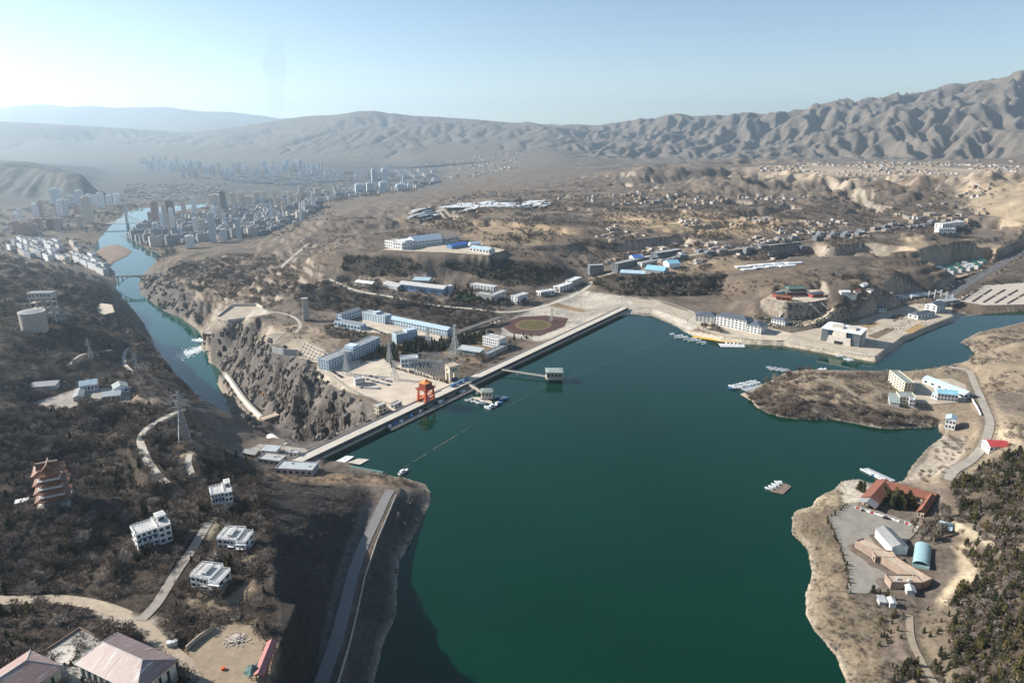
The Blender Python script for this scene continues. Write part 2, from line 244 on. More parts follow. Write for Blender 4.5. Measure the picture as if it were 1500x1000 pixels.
road('forest_track', 4, (1500, 812, 40), (1460, 790, 33), (1430, 772, 25), (1400, 758, 17), (1375, 752, 12))
road('bottom_lane', 4, (1332, 900, 11), (1335, 935, 12), (1350, 968, 14), (1375, 1010, 18))
road('river_ledge', 7, (328, 545, -86), (342, 566, -84), (356, 586, -81), (372, 604, -76), (392, 622, -64))
road('hill_path', 4.5, (192, 508, -12), (184, 514, -10), (182, 531, -2), (190, 541, 3), (200, 546, 6))
road('lower_path', 4, (100, 535, 24), (118, 520, 22), (145, 515, 14), (165, 512, 4))
pad('river_terrace', -30, 8, (140, 453), (148, 444), (164, 446), (168, 457), (150, 461))
TINTS = []    # world polygon, colour, softness
def tint(z, col, soft, *pts): TINTS.append((pts, col, soft))
SOIL = (.150, .120, .094); PALE = (.38, .32, .25); ROCK = (.145, .125, .108); SHRUB = (.062, .048, .037); DARKV = (.062, .052, .04); GRASS = (.23, .175, .10); CONC = (.46, .405, .33); EARTH = (.17, .115, .075)
# left hill
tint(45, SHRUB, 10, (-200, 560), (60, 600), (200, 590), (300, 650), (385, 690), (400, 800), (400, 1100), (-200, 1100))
tint(30, (.050, .043, .038), 6, (388, 700), (460, 706), (545, 715), (520, 790), (500, 850), (470, 960), (440, 1060), (400, 1060), (402, 880), (395, 790))  # slope above the cliff road: soil colour darkened to deepen its shade
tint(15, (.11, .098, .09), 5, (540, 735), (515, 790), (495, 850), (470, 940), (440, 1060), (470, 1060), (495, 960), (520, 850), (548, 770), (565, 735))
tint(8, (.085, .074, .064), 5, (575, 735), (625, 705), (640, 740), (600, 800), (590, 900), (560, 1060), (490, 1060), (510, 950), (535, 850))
tint(10, (.24, .17, .11), 5, (365, 690), (440, 683), (520, 695), (600, 698), (600, 710), (540, 708), (440, 705), (390, 700))
tint(58, PALE, 4, (140, 890), (205, 900), (270, 905), (245, 940), (300, 985), (280, 990), (200, 925), (150, 905))
tint(58, (.36, .27, .17), 4, (270, 955), (310, 912), (372, 905), (400, 940), (392, 1040), (300, 1020))
tint(0, (.075, .061, .05), 20, (-200, 360), (100, 395), (165, 415), (240, 520), (300, 600), (240, 600), (0, 600), (-200, 600))
# rock
tint(-30, ROCK, 12, (300, 490), (370, 470), (440, 520), (480, 555), (565, 605), (520, 645), (430, 660), (380, 620), (320, 550))
tint(-30, (.165, .142, .12), 6, (440, 560), (480, 560), (565, 608), (540, 630), (500, 645), (450, 620))
tint(-60, ROCK, 12, (205, 400), (240, 395), (290, 440), (300, 480), (255, 470), (205, 440))
tint(-20, CONC, 3, (315, 465), (338, 448), (375, 447), (400, 458), (360, 465), (335, 470))
tint(0, (.34, .28, .21), 4, (370, 500), (385, 480), (440, 478), (478, 500), (470, 535), (436, 515), (400, 502))
tint(3, (.44, .37, .28), 2, (457, 548), (470, 528), (486, 545), (518, 567), (526, 577), (500, 572))
tint(6, (.27, .21, .15), 6, (400, 480), (440, 470), (500, 495), (490, 520), (450, 500))
# plant, earth dam, lakeside
tint(3, (.47, .415, .335), 3, (735, 490), (735, 480), (755, 463), (800, 445), (845, 425), (925, 434), (1015, 458), (1040, 472), (1010, 485), (985, 472), (950, 458), (925, 458), (860, 485), (790, 500))
tint(3, (.26, .19, .13), 3, (640, 500), (700, 500), (740, 505), (700, 535), (660, 540))
tint(3, (.30, .21, .12), 2, (795, 444), (815, 443), (862, 454), (850, 457))
tint(10, SHRUB, 10, (430, 425), (520, 430), (640, 440), (720, 445), (720, 465), (660, 480), (570, 455), (490, 455), (440, 450))
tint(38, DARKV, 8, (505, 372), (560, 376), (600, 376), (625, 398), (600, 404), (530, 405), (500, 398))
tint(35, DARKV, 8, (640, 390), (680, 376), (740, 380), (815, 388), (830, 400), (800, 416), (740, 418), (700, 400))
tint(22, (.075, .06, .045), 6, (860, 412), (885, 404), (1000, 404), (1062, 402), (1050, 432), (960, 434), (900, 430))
# right
tint(10, (.25, .195, .135), 10, (1085, 570), (1180, 540), (1400, 535), (1430, 490), (1600, 470), (1600, 720), (1340, 710), (1390, 630), (1250, 620), (1120, 600))
tint(7, (.10, .08, .062), 4, (1105, 590), (1150, 582), (1250, 592), (1300, 604), (1370, 612), (1370, 628), (1260, 625), (1130, 610))
tint(15, PALE, 5, (1380, 640), (1420, 640), (1400, 690), (1330, 705), (1360, 660))
tint(16, (.19, .15, .115), 3, (1440, 572), (1520, 575), (1520, 612), (1470, 604))
tint(28, (.40, .32, .22), 5, (1460, 630), (1530, 620), (1530, 660), (1470, 650))
tint(8, (.185, .145, .098), 4, (1160, 745), (1250, 705), (1240, 735), (1215, 757), (1240, 820), (1250, 870), (1300, 900), (1290, 1060), (1255, 1060), (1180, 900), (1190, 830), (1160, 780))
tint(3, (.50, .44, .35), 3, (1225, 715), (1236, 704), (1260, 702), (1280, 712), (1262, 735), (1236, 738))
tint(4, (.33, .26, .17), 3, (1165, 750), (1200, 730), (1230, 715), (1225, 740), (1195, 752))
tint(30, (.105, .082, .058), 12, (1390, 720), (1480, 690), (1600, 700), (1600, 1080), (1400, 1080), (1380, 900), (1440, 850), (1400, 800))
tint(25, (.43, .34, .23), 5, (1390, 800), (1420, 790), (1430, 850), (1395, 870), (1385, 900), (1370, 880), (1400, 840))
tint(25, (.42, .34, .24), 6, (1400, 760), (1440, 770), (1500, 800), (1500, 825), (1440, 800), (1400, 780))
tint(20, (.165, .13, .09), 8, (1340, 900), (1400, 880), (1450, 1000), (1450, 1080), (1350, 1080), (1330, 980))
tint(3, (.44, .37, .28), 2, (1005, 484), (1050, 490), (1150, 496), (1283, 520), (1322, 488), (1392, 460), (1415, 458), (1416, 468), (1330, 502), (1286, 534), (1150, 512), (1050, 506), (985, 482))
tint(52, (.30, .245, .175), 4, (296, 772), (318, 755), (345, 752), (352, 762), (325, 770), (305, 790))
tint(58, (.27, .215, .15), 4, (318, 806), (366, 812), (372, 824), (330, 822))
tint(58, (.27, .21, .145), 4, (270, 868), (330, 872), (372, 845), (376, 862), (330, 892), (275, 890))
tint(45, (.21, .165, .115), 5, (240, 720), (262, 700), (300, 690), (318, 708), (290, 722), (255, 735))
tint(30, (.24, .19, .135), 5, (170, 590), (205, 572), (238, 585), (215, 600), (180, 604))
tint(40, (.23, .175, .12), 6, (250, 660), (275, 640), (300, 655), (270, 680))
# terrace fields
tint(62, (.36, .265, .16), 40, (870, 312), (1000, 306), (1110, 315), (1160, 330), (1100, 345), (960, 338), (900, 330))
tint(58, (.30, .22, .14), 40, (660, 325), (800, 325), (850, 345), (780, 360), (700, 350))
tint(50, (.29, .22, .145), 25, (880, 385), (1000, 370), (1100, 385), (1090, 398), (1000, 400), (930, 400))
tint(74, (.40, .31, .22), 120, (1080, 250), (1200, 240), (1400, 244), (1500, 242), (1500, 256), (1300, 262), (1100, 262))
tint(30, (.36, .28, .19), 25, (1340, 370), (1420, 360), (1480, 360), (1440, 390), (1380, 395), (1350, 385))
tint(58, (.38, .29, .19), 20, (1320, 345), (1350, 345), (1370, 375), (1330, 372))
tint(100, (.33, .255, .17), 80, (1400, 270), (1600, 260), (1600, 345), (1460, 330), (1420, 300))
tint(-96, (.105, .10, .092), 100, (-150, 300), (150, 300), (420, 292), (650, 270), (650, 238), (-150, 238))
# ------------------------------------------------------------------ where the plainer buildings stand
BSPEC = []; FOOT = []
def frame(a, b, z):
    """front edge from two photo pixels at height z -> origin, heading, width"""
    A = P(*a, z); Bp = P(*b, z); rz = math.atan2(Bp[1] - A[1], Bp[0] - A[0])
    return A, rz, math.hypot(Bp[0] - A[0], Bp[1] - A[1])
def foot(A, rz, W, D, z, margin=6):
    c, s = math.cos(rz), math.sin(rz)
    FOOT.append(([(A[0] + u * c - v * s, A[1] + u * s + v * c) for u, v in ((0, 0), (W, 0), (W, D), (0, D))], z, margin))
def B(name, label, cat, a, b, z, D, h, wall, roof, rmat, st=0, nc=0, **k):
    A, rz, W = frame(a, b, z)
    if k.get('W'): W = k['W']
    foot(A, rz, W, D, z, k.get('margin', 6))
    BSPEC.append(dict(name=name, label=label, cat=cat, A=A, rz=rz, W=W, D=D, h=h, wall=wall, roof=roof, rmat=rmat, st=st, nc=nc, **k))
# power station
B('office_block', 'pale blue four storey office block on the rim of the rock cliff', 'building', (482, 543), (516, 528.5), 4, 17, 13, 'sky_wall', 'flat', 'roof_grey', 4, 9)
B('office_block', 'long pale blue office wing with rooftop box behind the cliff-rim block', 'building', (518, 527), (557, 509), 4.5, 15, 14, 'sky_wall', 'flat', 'roof_grey', 4, 11, box=(.02, .25))
B('office_block', 'pale blue office block with taller right half among dark conifers', 'building', (581, 503), (612, 497), 5, 14, 12, 'sky_wall', 'flat', 'roof_grey', 4, 9, box=(.5, 1.0))
B('workshop', 'very long pale blue workshop roofed in light blue sheet', 'workshop', (568, 474), (655, 492), 8, 15, 8, 'sky_wall', 'gable', 'roof_lightblue', 2, 22)
B('office_block', 'pale blue office block with stair tower at the head of the workshop yard', 'building', (531, 468), (564, 475), 8, 14, 12, 'sky_wall', 'flat', 'roof_grey', 4, 9, box=(.45, .62))
B('workshop', 'narrow pale blue side wing closing the left of the workshop yard', 'workshop', (501, 471), (529, 462), 8, 12, 10, 'sky_wall', 'gable', 'roof_grey', 2, 8)
B('workshop', 'low pale blue workshop with flat grey roof in front of the yard', 'workshop', (490, 478), (528, 485), 7, 13, 8, 'sky_wall', 'flat', 'roof_grey', 1, 8)
B('switch_house', 'pale blue switch house standing beside the steel switchyard', 'building', (588, 538), (613, 536), 4, 16, 10, 'sky_wall', 'flat', 'roof_pale', 2, 5)
B('office_building', 'white three storey office with rows of square windows beside the arch bridge', 'building', (707, 505), (731, 510.5), 4, 16, 12, 'white_wall', 'flat', 'roof_pale', 3, 8)
B('greenhouse_hall', 'low glass-fronted hall in the garden below the big pylon', 'building', (670, 516), (702, 521), 4, 14, 4.5, 'glass_wall', 'shed', 'roof_lightgrey', 1, 10)
B('low_wing', 'low grey flat-roofed wing joined in front of the white office', 'building', (713, 525), (746, 509), 4, 9, 4.5, 'grey_wall', 'flat', 'roof_grey', 1, 8)
B('lot_house', 'small white two storey house on the edge of the power station car park', 'house', (521, 565), (535, 562.5), 4, 9, 7.5, 'white_wall', 'flat', 'roof_pale', 2, 4)
B('lift_house', 'cream concrete guard house on the rock at the dam edge', 'building', (555, 607), (566.5, 602.5), 4, 8, 9, 'cream_wall', 'flat', 'roof_pale', 2, 2)
B('garage', 'small grey garage block near the orange gantry crane', 'garage', (578, 599), (589, 594), 4.3, 6, 4.5, 'grey_wall', 'flat', 'roof_pale', 1, 2)
# valley road strip
B('factory_hall', 'long royal blue factory hall with pale roof along the valley road', 'factory', (584, 424), (650, 432), 15, 20, 10, 'blue_wall', 'gable', 'roof_pale', 1, 18)
B('annex', 'white four storey annex on the end of the blue factory hall', 'building', (652, 431), (664, 428.5), 14, 12, 12, 'white_wall', 'flat', 'roof_pale', 4, 4)
B('school_block', 'white school block behind the green sports lawn', 'school', (689, 425), (723, 430), 13, 13, 11, 'white_wall', 'flat', 'roof_pale', 3, 7)
B('school_block', 'grey school block in front of the conifers by the lawn', 'school', (697, 438), (724, 442), 12, 12, 10, 'grey_wall', 'flat', 'roof_pale', 3, 9)
B('school_block', 'grey school wing turned toward the earth dam', 'school', (725, 442), (742, 435), 12, 12, 11, 'grey_wall', 'flat', 'roof_pale', 3, 6)
B('town_house', 'white house of three storeys under bare trees near the earth dam', 'house', (758, 445), (774, 440), 8, 14, 12, 'white_wall', 'flat', 'roof_pale', 3, 5)
B('shed', 'long low white-roofed shed at the foot of the wooded bluff', 'shed', (520, 417), (545, 420), 18, 14, 5, 'grey_wall', 'gable', 'roof_white')
B('shed', 'low pale-roofed shed beside the row of bare trees', 'shed', (560, 420), (582, 425), 16, 22, 5, 'grey_wall', 'gable', 'roof_pale')
B('shed', 'blue-roofed open shed at the foot of the dark bluff', 'shed', (604, 415), (628, 416), 18, 18, 6, 'grey_wall', 'shed', 'roof_lightblue')
B('street_house', 'white street house where the valley road turns to the earth dam', 'house', (792, 434), (812, 431), 9, 14, 7, 'white_wall', 'flat', 'roof_white', 1, 4)
B('street_house', 'white two storey house beside the road above the earth dam', 'house', (820, 428), (838, 422), 9, 14, 9, 'white_wall', 'flat', 'roof_white', 2, 4)
B('street_house', 'white house with flat roof at the foot of the village street', 'house', (838, 420), (852, 414), 10, 14, 10, 'white_wall', 'flat', 'roof_white', 2, 4)
# terrace factories
B('factory_hall', 'white flat-roofed factory block on the terrace above the wooded bluff', 'factory', (564, 361), (589, 366), 60, 24, 12, 'white_wall', 'flat', 'roof_pale', 2, 9)
B('factory_hall', 'white factory block with rooftop frames joined to its terrace neighbour', 'factory', (590, 366), (608, 362), 60, 24, 13, 'white_wall', 'flat', 'roof_pale', 2, 6, box=(.2, .8))
B('factory_hall', 'big white hall with blue ridge roof on the terrace', 'factory', (609, 362), (649, 357), 60, 40, 11, 'white_wall', 'gable', 'roof_steelblue', 2, 12)
B('factory_hall', 'pale hall with buff roof behind the blue-roofed one', 'factory', (652, 356), (671, 352.5), 60, 45, 10, 'white_wall', 'gable', 'roof_buff', 1, 5)
B('shed', 'bright blue long shed on the terrace yard', 'shed', (662, 365), (686, 361), 60, 16, 6, 'blue_wall', 'gable', 'roof_blue')
B('shed', 'sky blue roofed white shed on the terrace edge', 'shed', (688, 368), (716, 372), 60, 18, 7, 'white_wall', 'gable', 'roof_lightblue', 1, 6)
B('shed', 'small cyan roofed shed behind the sky blue one', 'shed', (690, 361), (704, 360), 60, 16, 5, 'white_wall', 'gable', 'roof_lightblue')
# village street on the east terrace
B('row_house', 'long row of dark shopfront houses along the village street', 'row house', (905, 396), (957, 384), 34, 14, 12, 'dark_wall', 'flat', 'roof_pale', 3, 16)
B('row_house', 'upper row of dark shopfront houses with cream end wall', 'row house', (962, 381), (998, 375), 40, 16, 13, 'dark_wall', 'flat', 'roof_pale', 3, 7)
B('row_house', 'lone dark four storey block in front of the shaded bluff', 'building', (864, 400), (884, 399), 22, 14, 14, 'dark_wall', 'flat', 'roof_pale', 4, 6)
B('shed', 'wide sky blue roofed market hall behind the black hedge bluff', 'hall', (944, 400), (972, 403), 34, 30, 7, 'grey_wall', 'gable', 'roof_skyblue')
B('shed', 'long low grey-blue roof in front of the market hall', 'shed', (908, 403), (944, 405), 33, 18, 4.5, 'grey_wall', 'shed', 'roof_lightblue')
B('shed', 'pale cyan roofed hall on the bare slope east of the market hall', 'hall', (980, 392), (996, 391), 40, 24, 7, 'white_wall', 'gable', 'roof_skyblue')
B('shed', 'bright ultramarine roofed shed above the dark row houses', 'shed', (928, 382), (942, 381), 42, 18, 6, 'white_wall', 'gable', 'roof_blue')
B('row_house', 'white walled row of shops opposite the dark row houses', 'row house', (940, 391), (968, 385), 36, 10, 7, 'white_wall', 'flat', 'roof_pale', 2, 9)
# hotel on the quay
B('hotel_wing', 'white three storey left wing of the lakeside hotel with slate roof', 'hotel', (1018, 470), (1046, 473), 6.1, 20, 10, 'white_wall', 'hip', 'roof_slate', 3, 5)
B('hotel_main', 'white main block of the lakeside hotel under a broad slate roof', 'hotel', (1048, 476), (1092, 485), 6.1, 22, 15, 'white_wall', 'hip', 'roof_slate', 4, 8)
B('hotel_wing', 'white right wing of the lakeside hotel with ribbon windows and slate roof', 'hotel', (1093, 486), (1114, 490), 6.1, 26, 11, 'white_wall', 'hip', 'roof_slate', 3, 4)
B('hotel_villa', 'small white hotel house with slate roof beside the hotel', 'house', (1129, 475), (1149, 479), 6.5, 14, 9, 'white_wall', 'hip', 'roof_slate', 2, 5)
# square behind the museum
B('pavilion_house', 'white gabled house with slate roof under the big retaining wall', 'house', (1287, 444), (1301, 446), 6.3, 16, 9, 'white_wall', 'gable', 'roof_slate', 2, 3)
B('pavilion_house', 'low white house with broad slate roof in the museum garden', 'house', (1280, 457), (1298, 457), 6.3, 14, 6, 'white_wall', 'hip', 'roof_slate', 1, 4)
B('pavilion_house', 'dark slate roofed hall behind the garden houses', 'hall', (1309, 443), (1332, 441), 6.3, 18, 7, 'grey_wall', 'hip', 'roof_slate', 1, 5)
B('pavilion_house', 'pale roofed long gate hall beside the white archway', 'hall', (1335, 440), (1364, 437), 6.6, 16, 7, 'grey_wall', 'hip', 'roof_lightgrey', 1, 6)
B('pavilion_house', 'tall white gabled house with slate roof on the quay edge', 'house', (1371, 459), (1384, 455), 6.3, 18, 12, 'white_wall', 'gable', 'roof_slate', 3, 3)
B('pavilion_house', 'low slate roofed wing beside the tall gabled quay house', 'house', (1344, 468), (1369, 463), 6.3, 16, 6, 'white_wall', 'hip', 'roof_slate', 1, 5)
B('pavilion_house', 'low pale gatehouse right of the white archway', 'hall', (1380, 447), (1404, 444), 8.3, 12, 6, 'grey_wall', 'hip', 'roof_lightgrey', 1, 5)
# peninsula
B('waterworks_block', 'cream four storey block standing end-on above the peninsula', 'building', (1323, 577), (1337, 577.5), 10, 40, 13, 'cream_wall', 'flat', 'roof_green', 4, 3)
B('waterworks_annex', 'cream two storey annex with flat green-grey roof below the cream block', 'building', (1317, 590), (1341, 592), 10, 15, 7, 'cream_wall', 'flat', 'roof_green', 2, 5)
B('stair_house', 'white and blue stair house in front of the cream annex', 'building', (1331, 595), (1339, 596), 9, 6, 8, 'white_wall', 'flat', 'roof_lightblue', 2, 2)
B('stepped_shed', 'stepped green-roofed shed on the slope left of the cream annex', 'shed', (1303, 594), (1317, 596), 9.5, 22, 4, 'grey_wall', 'shed', 'roof_green')
B('blue_roof_house', 'white two storey house with sky blue roof in the waterworks yard', 'house', (1372, 586), (1402, 589), 9.9, 14, 8, 'white_wall', 'gable', 'roof_skyblue', 2, 6)
B('blue_roof_annex', 'small white annex with blue lean-to roof left of the blue-roofed house', 'house', (1364, 583), (1372, 585.5), 9.9, 12, 5.5, 'white_wall', 'shed', 'roof_lightblue', 1, 2)
B('long_shed', 'long pale shed with light blue roof along the shore road wall', 'shed', (1412, 584), (1424, 582), 10, 52, 5, 'white_wall', 'gable', 'roof_lightblue', 1, 2)
B('pump_house', 'white and blue pump house perched on the shore rock', 'pump house', (1383, 627), (1398, 630), 4, 12, 10, 'white_wall', 'gable', 'roof_lightblue', 2, 3)
B('red_roof_house', 'house with a bright red metal roof beside the shore road', 'house', (1449, 661), (1478, 663), 17, 14, 5, 'white_wall', 'gable', 'roof_red', 1, 5)
# right spit
B('gable_shed', 'white shed with grey pitched roof on the gravel square', 'shed', (1305, 812), (1328, 812), 9.6, 22, 6, 'white_wall', 'gable_x', 'roof_grey', 1, 0)
B('flat_house', 'long flat-roofed brick barrack wing with dark doors', 'building', (1281, 824), (1312, 826), 10, 8, 4.5, 'brick_wall', 'flat', 'roof_buff', 1, 9)
B('flat_house', 'slanting flat-roofed brick barrack wing below the barrel roof', 'building', (1351, 862), (1363, 857), 10.5, 50, 4.5, 'brick_wall', 'flat', 'roof_buff', 1, 0)
B('flat_house', 'near flat-roofed brick barrack wing with long blind wall', 'building', (1304, 862), (1349, 863), 10.5, 8, 4.5, 'brick_wall', 'flat', 'roof_buff', 1, 0)
B('shack', 'small grey-roofed shack below the barrack', 'shed', (1328, 871), (1340, 873), 11, 6, 3.2, 'grey_wall', 'gable', 'roof_lightgrey')
B('shack', 'little tin shack at the foot of the scrub slope', 'shed', (1288, 886), (1297, 887), 10, 5, 2.6, 'grey_wall', 'shed', 'roof_lightgrey')
B('shack', 'white tarpaulin shack beside the clipped conifers', 'shed', (1303, 889), (1312, 890), 10.5, 5, 3, 'white_wall', 'gable', 'roof_white')
B('shack', 'long tin-roofed shack under bare poplars above the barrel roof', 'shed', (1374, 778), (1392, 783), 13, 8, 3.5, 'grey_wall', 'shed', 'roof_lightblue')
# left works
B('works_shed', 'white shed with light blue roof in the works yard on the left hill', 'shed', (118, 575), (144, 571), 22, 16, 7, 'white_wall', 'gable', 'roof_lightblue', 1, 5)
B('works_shed', 'grey-green roofed shed with blue gable in the works yard', 'shed', (168, 578), (189, 574), 22, 16, 6, 'sky_wall', 'gable', 'roof_green', 1, 3)
B('works_shed', 'flat grey roofed shed at the near edge of the works yard', 'shed', (150, 588), (177, 585), 22, 14, 5, 'grey_wall', 'gable', 'roof_lightgrey', 1, 4)
B('works_shed', 'long low grey shed along the works yard drive', 'shed', (108, 588), (122, 586), 22, 26, 4, 'grey_wall', 'gable', 'roof_grey', 0, 0)
B('works_shed', 'open-fronted dark storage shed at the left of the works yard', 'shed', (42, 574), (82, 571), 23, 12, 5, 'grey_wall', 'shed', 'roof_grey', 0, 0)
# abutment
B('boat_shed', 'low grey flat-roofed building on the dam abutment platform', 'building', (404, 694), (458, 697), 8, 14, 5, 'grey_wall', 'flat', 'roof_lightgrey', 1, 6)
B('boat_shed', 'pale flat-roofed hut on the abutment platform', 'hut', (378, 678), (410, 682), 6, 12, 4, 'grey_wall', 'flat', 'roof_pale', 1, 4)
B('platform_hut', 'small white hut beside the end of the dam crest', 'hut', (424, 668), (436, 669), 5, 6, 3.5, 'white_wall', 'flat', 'roof_pale', 1, 2)
B('platform_hut', 'low brown store on the near edge of the abutment platform', 'hut', (356, 668), (374, 671), 5, 8, 3.5, 'brick_wall', 'gable', 'roof_grey', 1, 3)
B('platform_hut', 'open tin roof on the abutment platform beside the brown store', 'shed', (384, 664), (404, 666), 5, 9, 3.2, 'grey_wall', 'shed', 'roof_lightgrey')
# village hall far right and town blocks
B('village_hall', 'large white village hall with stepped wings on the terrace ridge', 'hall', (1380, 335), (1412, 331), 64, 18, 10, 'white_wall', 'flat', 'roof_pale', 2, 9)
B('village_hall', 'white annex in front of the large village hall', 'building', (1375, 340), (1400, 339), 63, 12, 6, 'white_wall', 'flat', 'roof_pale', 2, 8)
VILLAS = [('three storey white villa with corner tower on the slope above the villa road', (312, 745), (342, 738), 50, 'tall'), ('tallest white villa with stepped tower beside the bend of the villa road', (203, 806), (252, 788), 58, 'tall'), ('low white villa with balconies behind a clipped hedge', (318, 806), (362, 808), 58, 'low'), ('low white villa with balconies nearest the sandy yard', (278, 862), (324, 868), 58.5, 'low')]
for l, a, b, z, k in VILLAS:
    A, rz, W = frame(a, b, z); foot(A, rz, W, 16, z, 8)
A, rz, W = frame((44, 745), (92, 738), 60); PAG = (A, rz, W); foot(A, rz, W, W, 60, 6)
HALLS = [((118, 1018), (182, 1092), 58), ((-60, 1010), (20, 1080), 58)]
foot(P(309, 513, -92), -.2, 24, 20, -92, 8); foot(P(298, 500, -90), -.2, 22, 18, -90, 8)
foot((-235, 205), 0, 130, 85, 57.8, 12)
# ------------------------------------------------------------------ terrain: heights
NT, NR = 760, 1020
TH0, TH1, R0, R1 = R(-50), R(50), 105.0, 27000.0
th = np.linspace(TH0, TH1, NT); 
_lr = np.linspace(math.log(R0), math.log(R1), 4000); _er = np.exp(_lr)
_w = np.interp(_er, [R0, 200, 260, 1500, 1800, 4200, 4800, 9300, 10500, R1], [.5, .6, 1, 1, .85, .85, 1.75, 1.75, .5, .5]); _cw = np.concatenate([[0], np.cumsum((_w[1:] + _w[:-1]) / 2)]); _cw /= _cw[-1]
rr = np.exp(np.interp(np.linspace(0, 1, NR), _cw, _lr))
RR, TH = np.meshgrid(rr, th, indexing='ij')
GX = RR * np.sin(TH); GY = RR * np.cos(TH)
def tin(points):
    pts = np.array(points, float)
    keep = {}
    for i, q in enumerate(pts): keep[(round(q[0] / 3), round(q[1] / 3))] = i
    pts = pts[sorted(keep.values())]
    res = delaunay_2d_cdt([Vector((p[0], p[1])) for p in pts], [], [], 0, 1e-4)
    vo = np.array([v[:] for v in res[0]]); src = [s[0] for s in res[3]]
    return vo, pts[src][:, 2:], np.array(res[2])
TV, TA, TF = tin(C)
def tin_sample(x, y):
    sh = x.shape; x = x.ravel(); y = y.ravel()
    out = np.zeros((x.size, TA.shape[1])); order = np.argsort(y, kind='stable'); ys = y[order]
    for f in TF:
        a, b, c = TV[f]
        lo = np.searchsorted(ys, min(a[1], b[1], c[1])); hi = np.searchsorted(ys, max(a[1], b[1], c[1]), 'right')
        if hi <= lo: continue
        idx = order[lo:hi]; px = x[idx]
        m = (px >= min(a[0], b[0], c[0])) & (px <= max(a[0], b[0], c[0])); idx = idx[m]
        if not idx.size: continue
        px = x[idx]; py = y[idx]
        det = (b[1] - c[1]) * (a[0] - c[0]) + (c[0] - b[0]) * (a[1] - c[1])
        if abs(det) < 1e-9: continue
        l1 = ((b[1] - c[1]) * (px - c[0]) + (c[0] - b[0]) * (py - c[1])) / det
        l2 = ((c[1] - a[1]) * (px - c[0]) + (a[0] - c[0]) * (py - c[1])) / det
        l3 = 1 - l1 - l2
        m = (l1 >= -1e-6) & (l2 >= -1e-6) & (l3 >= -1e-6); idx = idx[m]
        out[idx] = l1[m, None] * TA[f[0]] + l2[m, None] * TA[f[1]] + l3[m, None] * TA[f[2]]
    return [out[:, k].reshape(sh) for k in range(out.shape[1])]
warp = sstep(150, 700, RR) * 7 + sstep(1500, 5000, RR) * 60
wx = fbm(GX, GY, 45, 2, 40) * warp; wy = fbm(GX, GY, 45, 2, 50) * warp
Z, RGH = tin_sample(GX + wx, GY + wy)
def blur(a, n):
    for _ in range(n):
        a = a.copy(); a[1:-1] = .25 * a[:-2] + .5 * a[1:-1] + .25 * a[2:]
        a[:, 1:-1] = .25 * a[:, :-2] + .5 * a[:, 1:-1] + .25 * a[:, 2:]
    return a
Z = blur(Z, 5); RGH = blur(RGH, 5)
# gullies cut by running water in the far country (stream-power erosion on a raster)
def carve(x0, y0, nx, ny, cell, seed, iters, K, talus, rscale, amp):
    xs = x0 + np.arange(nx) * cell; ys = y0 + np.arange(ny) * cell
    X, Y = np.meshgrid(xs, ys)
    h, rg = tin_sample(X, Y)
    rg = np.clip(rg * rscale, 0, 1)
    base = h.copy()
    h = h + rg * (fbm(X, Y, 1300, 4, seed) * 100 + fbm(X, Y, 260, 3, seed + 9) * 18)
    h0 = h.copy(); A = np.ones(h.size)
    off = [(-1, -1), (-1, 0), (-1, 1), (0, -1), (0, 1), (1, -1), (1, 0), (1, 1)]
    ids = np.arange(h.size).reshape(h.shape)
    for it in range(iters):
        hp = np.pad(h, 1, mode='edge'); ip = np.pad(ids, 1, mode='edge')
        best = np.zeros(h.shape); rec = ids.copy()
        for dy, dx in off:
            d = (h - hp[1 + dy:1 + dy + ny, 1 + dx:1 + dx + nx]) / (cell * math.hypot(dx, dy))
            m = d > best; best = np.where(m, d, best); rec = np.where(m, ip[1 + dy:1 + dy + ny, 1 + dx:1 + dx + nx], rec)
        pit = rec == ids
        rf = rec.ravel(); np_ = ~pit.ravel()
        for _ in range(14 if it else 120):
            A = 1 + np.bincount(rf[np_], weights=A[np_], minlength=h.size)
        drop = h - h.ravel()[rec]
        e = K * rg * np.sqrt(A.reshape(h.shape)) * best * cell
        h = h - np.minimum(e, drop * .6)
        # keep slopes below the talus angle
        lap = np.zeros(h.shape)
        hp = np.pad(h, 1, mode='edge')
        for dy, dx in off:
            lim = talus * cell * math.hypot(dx, dy); d = hp[1 + dy:1 + dy + ny, 1 + dx:1 + dx + nx] - h
            lap += np.where(d > lim, d - lim, 0) + np.where(d < -lim, d + lim, 0)
        h = h + .08 * lap
        h = np.where(pit, h + .3, h)
    k = 9; bl = np.pad(h, k, mode='edge')
    for ax in (0, 1):
        cs = np.cumsum(bl, axis=ax); bl = (np.take(cs, range(2 * k, cs.shape[ax]), ax) - np.concatenate([np.zeros_like(np.take(cs, [0], ax)), np.take(cs, range(0, cs.shape[ax] - 2 * k - 1), ax)], ax)) / (2 * k + 1)
    h = h + amp * rg * (h - bl)
    return xs, ys, h - base
def raster_sample(xs, ys, a, x, y):
    u = np.clip((x - xs[0]) / (xs[1] - xs[0]), 0, len(xs) - 1.001); v = np.clip((y - ys[0]) / (ys[1] - ys[0]), 0, len(ys) - 1.001)
    i = u.astype(int); j = v.astype(int); fu = u - i; fv = v - j
    return (a[j, i] * (1 - fu) + a[j, i + 1] * fu) * (1 - fv) + (a[j + 1, i] * (1 - fu) + a[j + 1, i + 1] * fu) * fv
far = GY > 2300
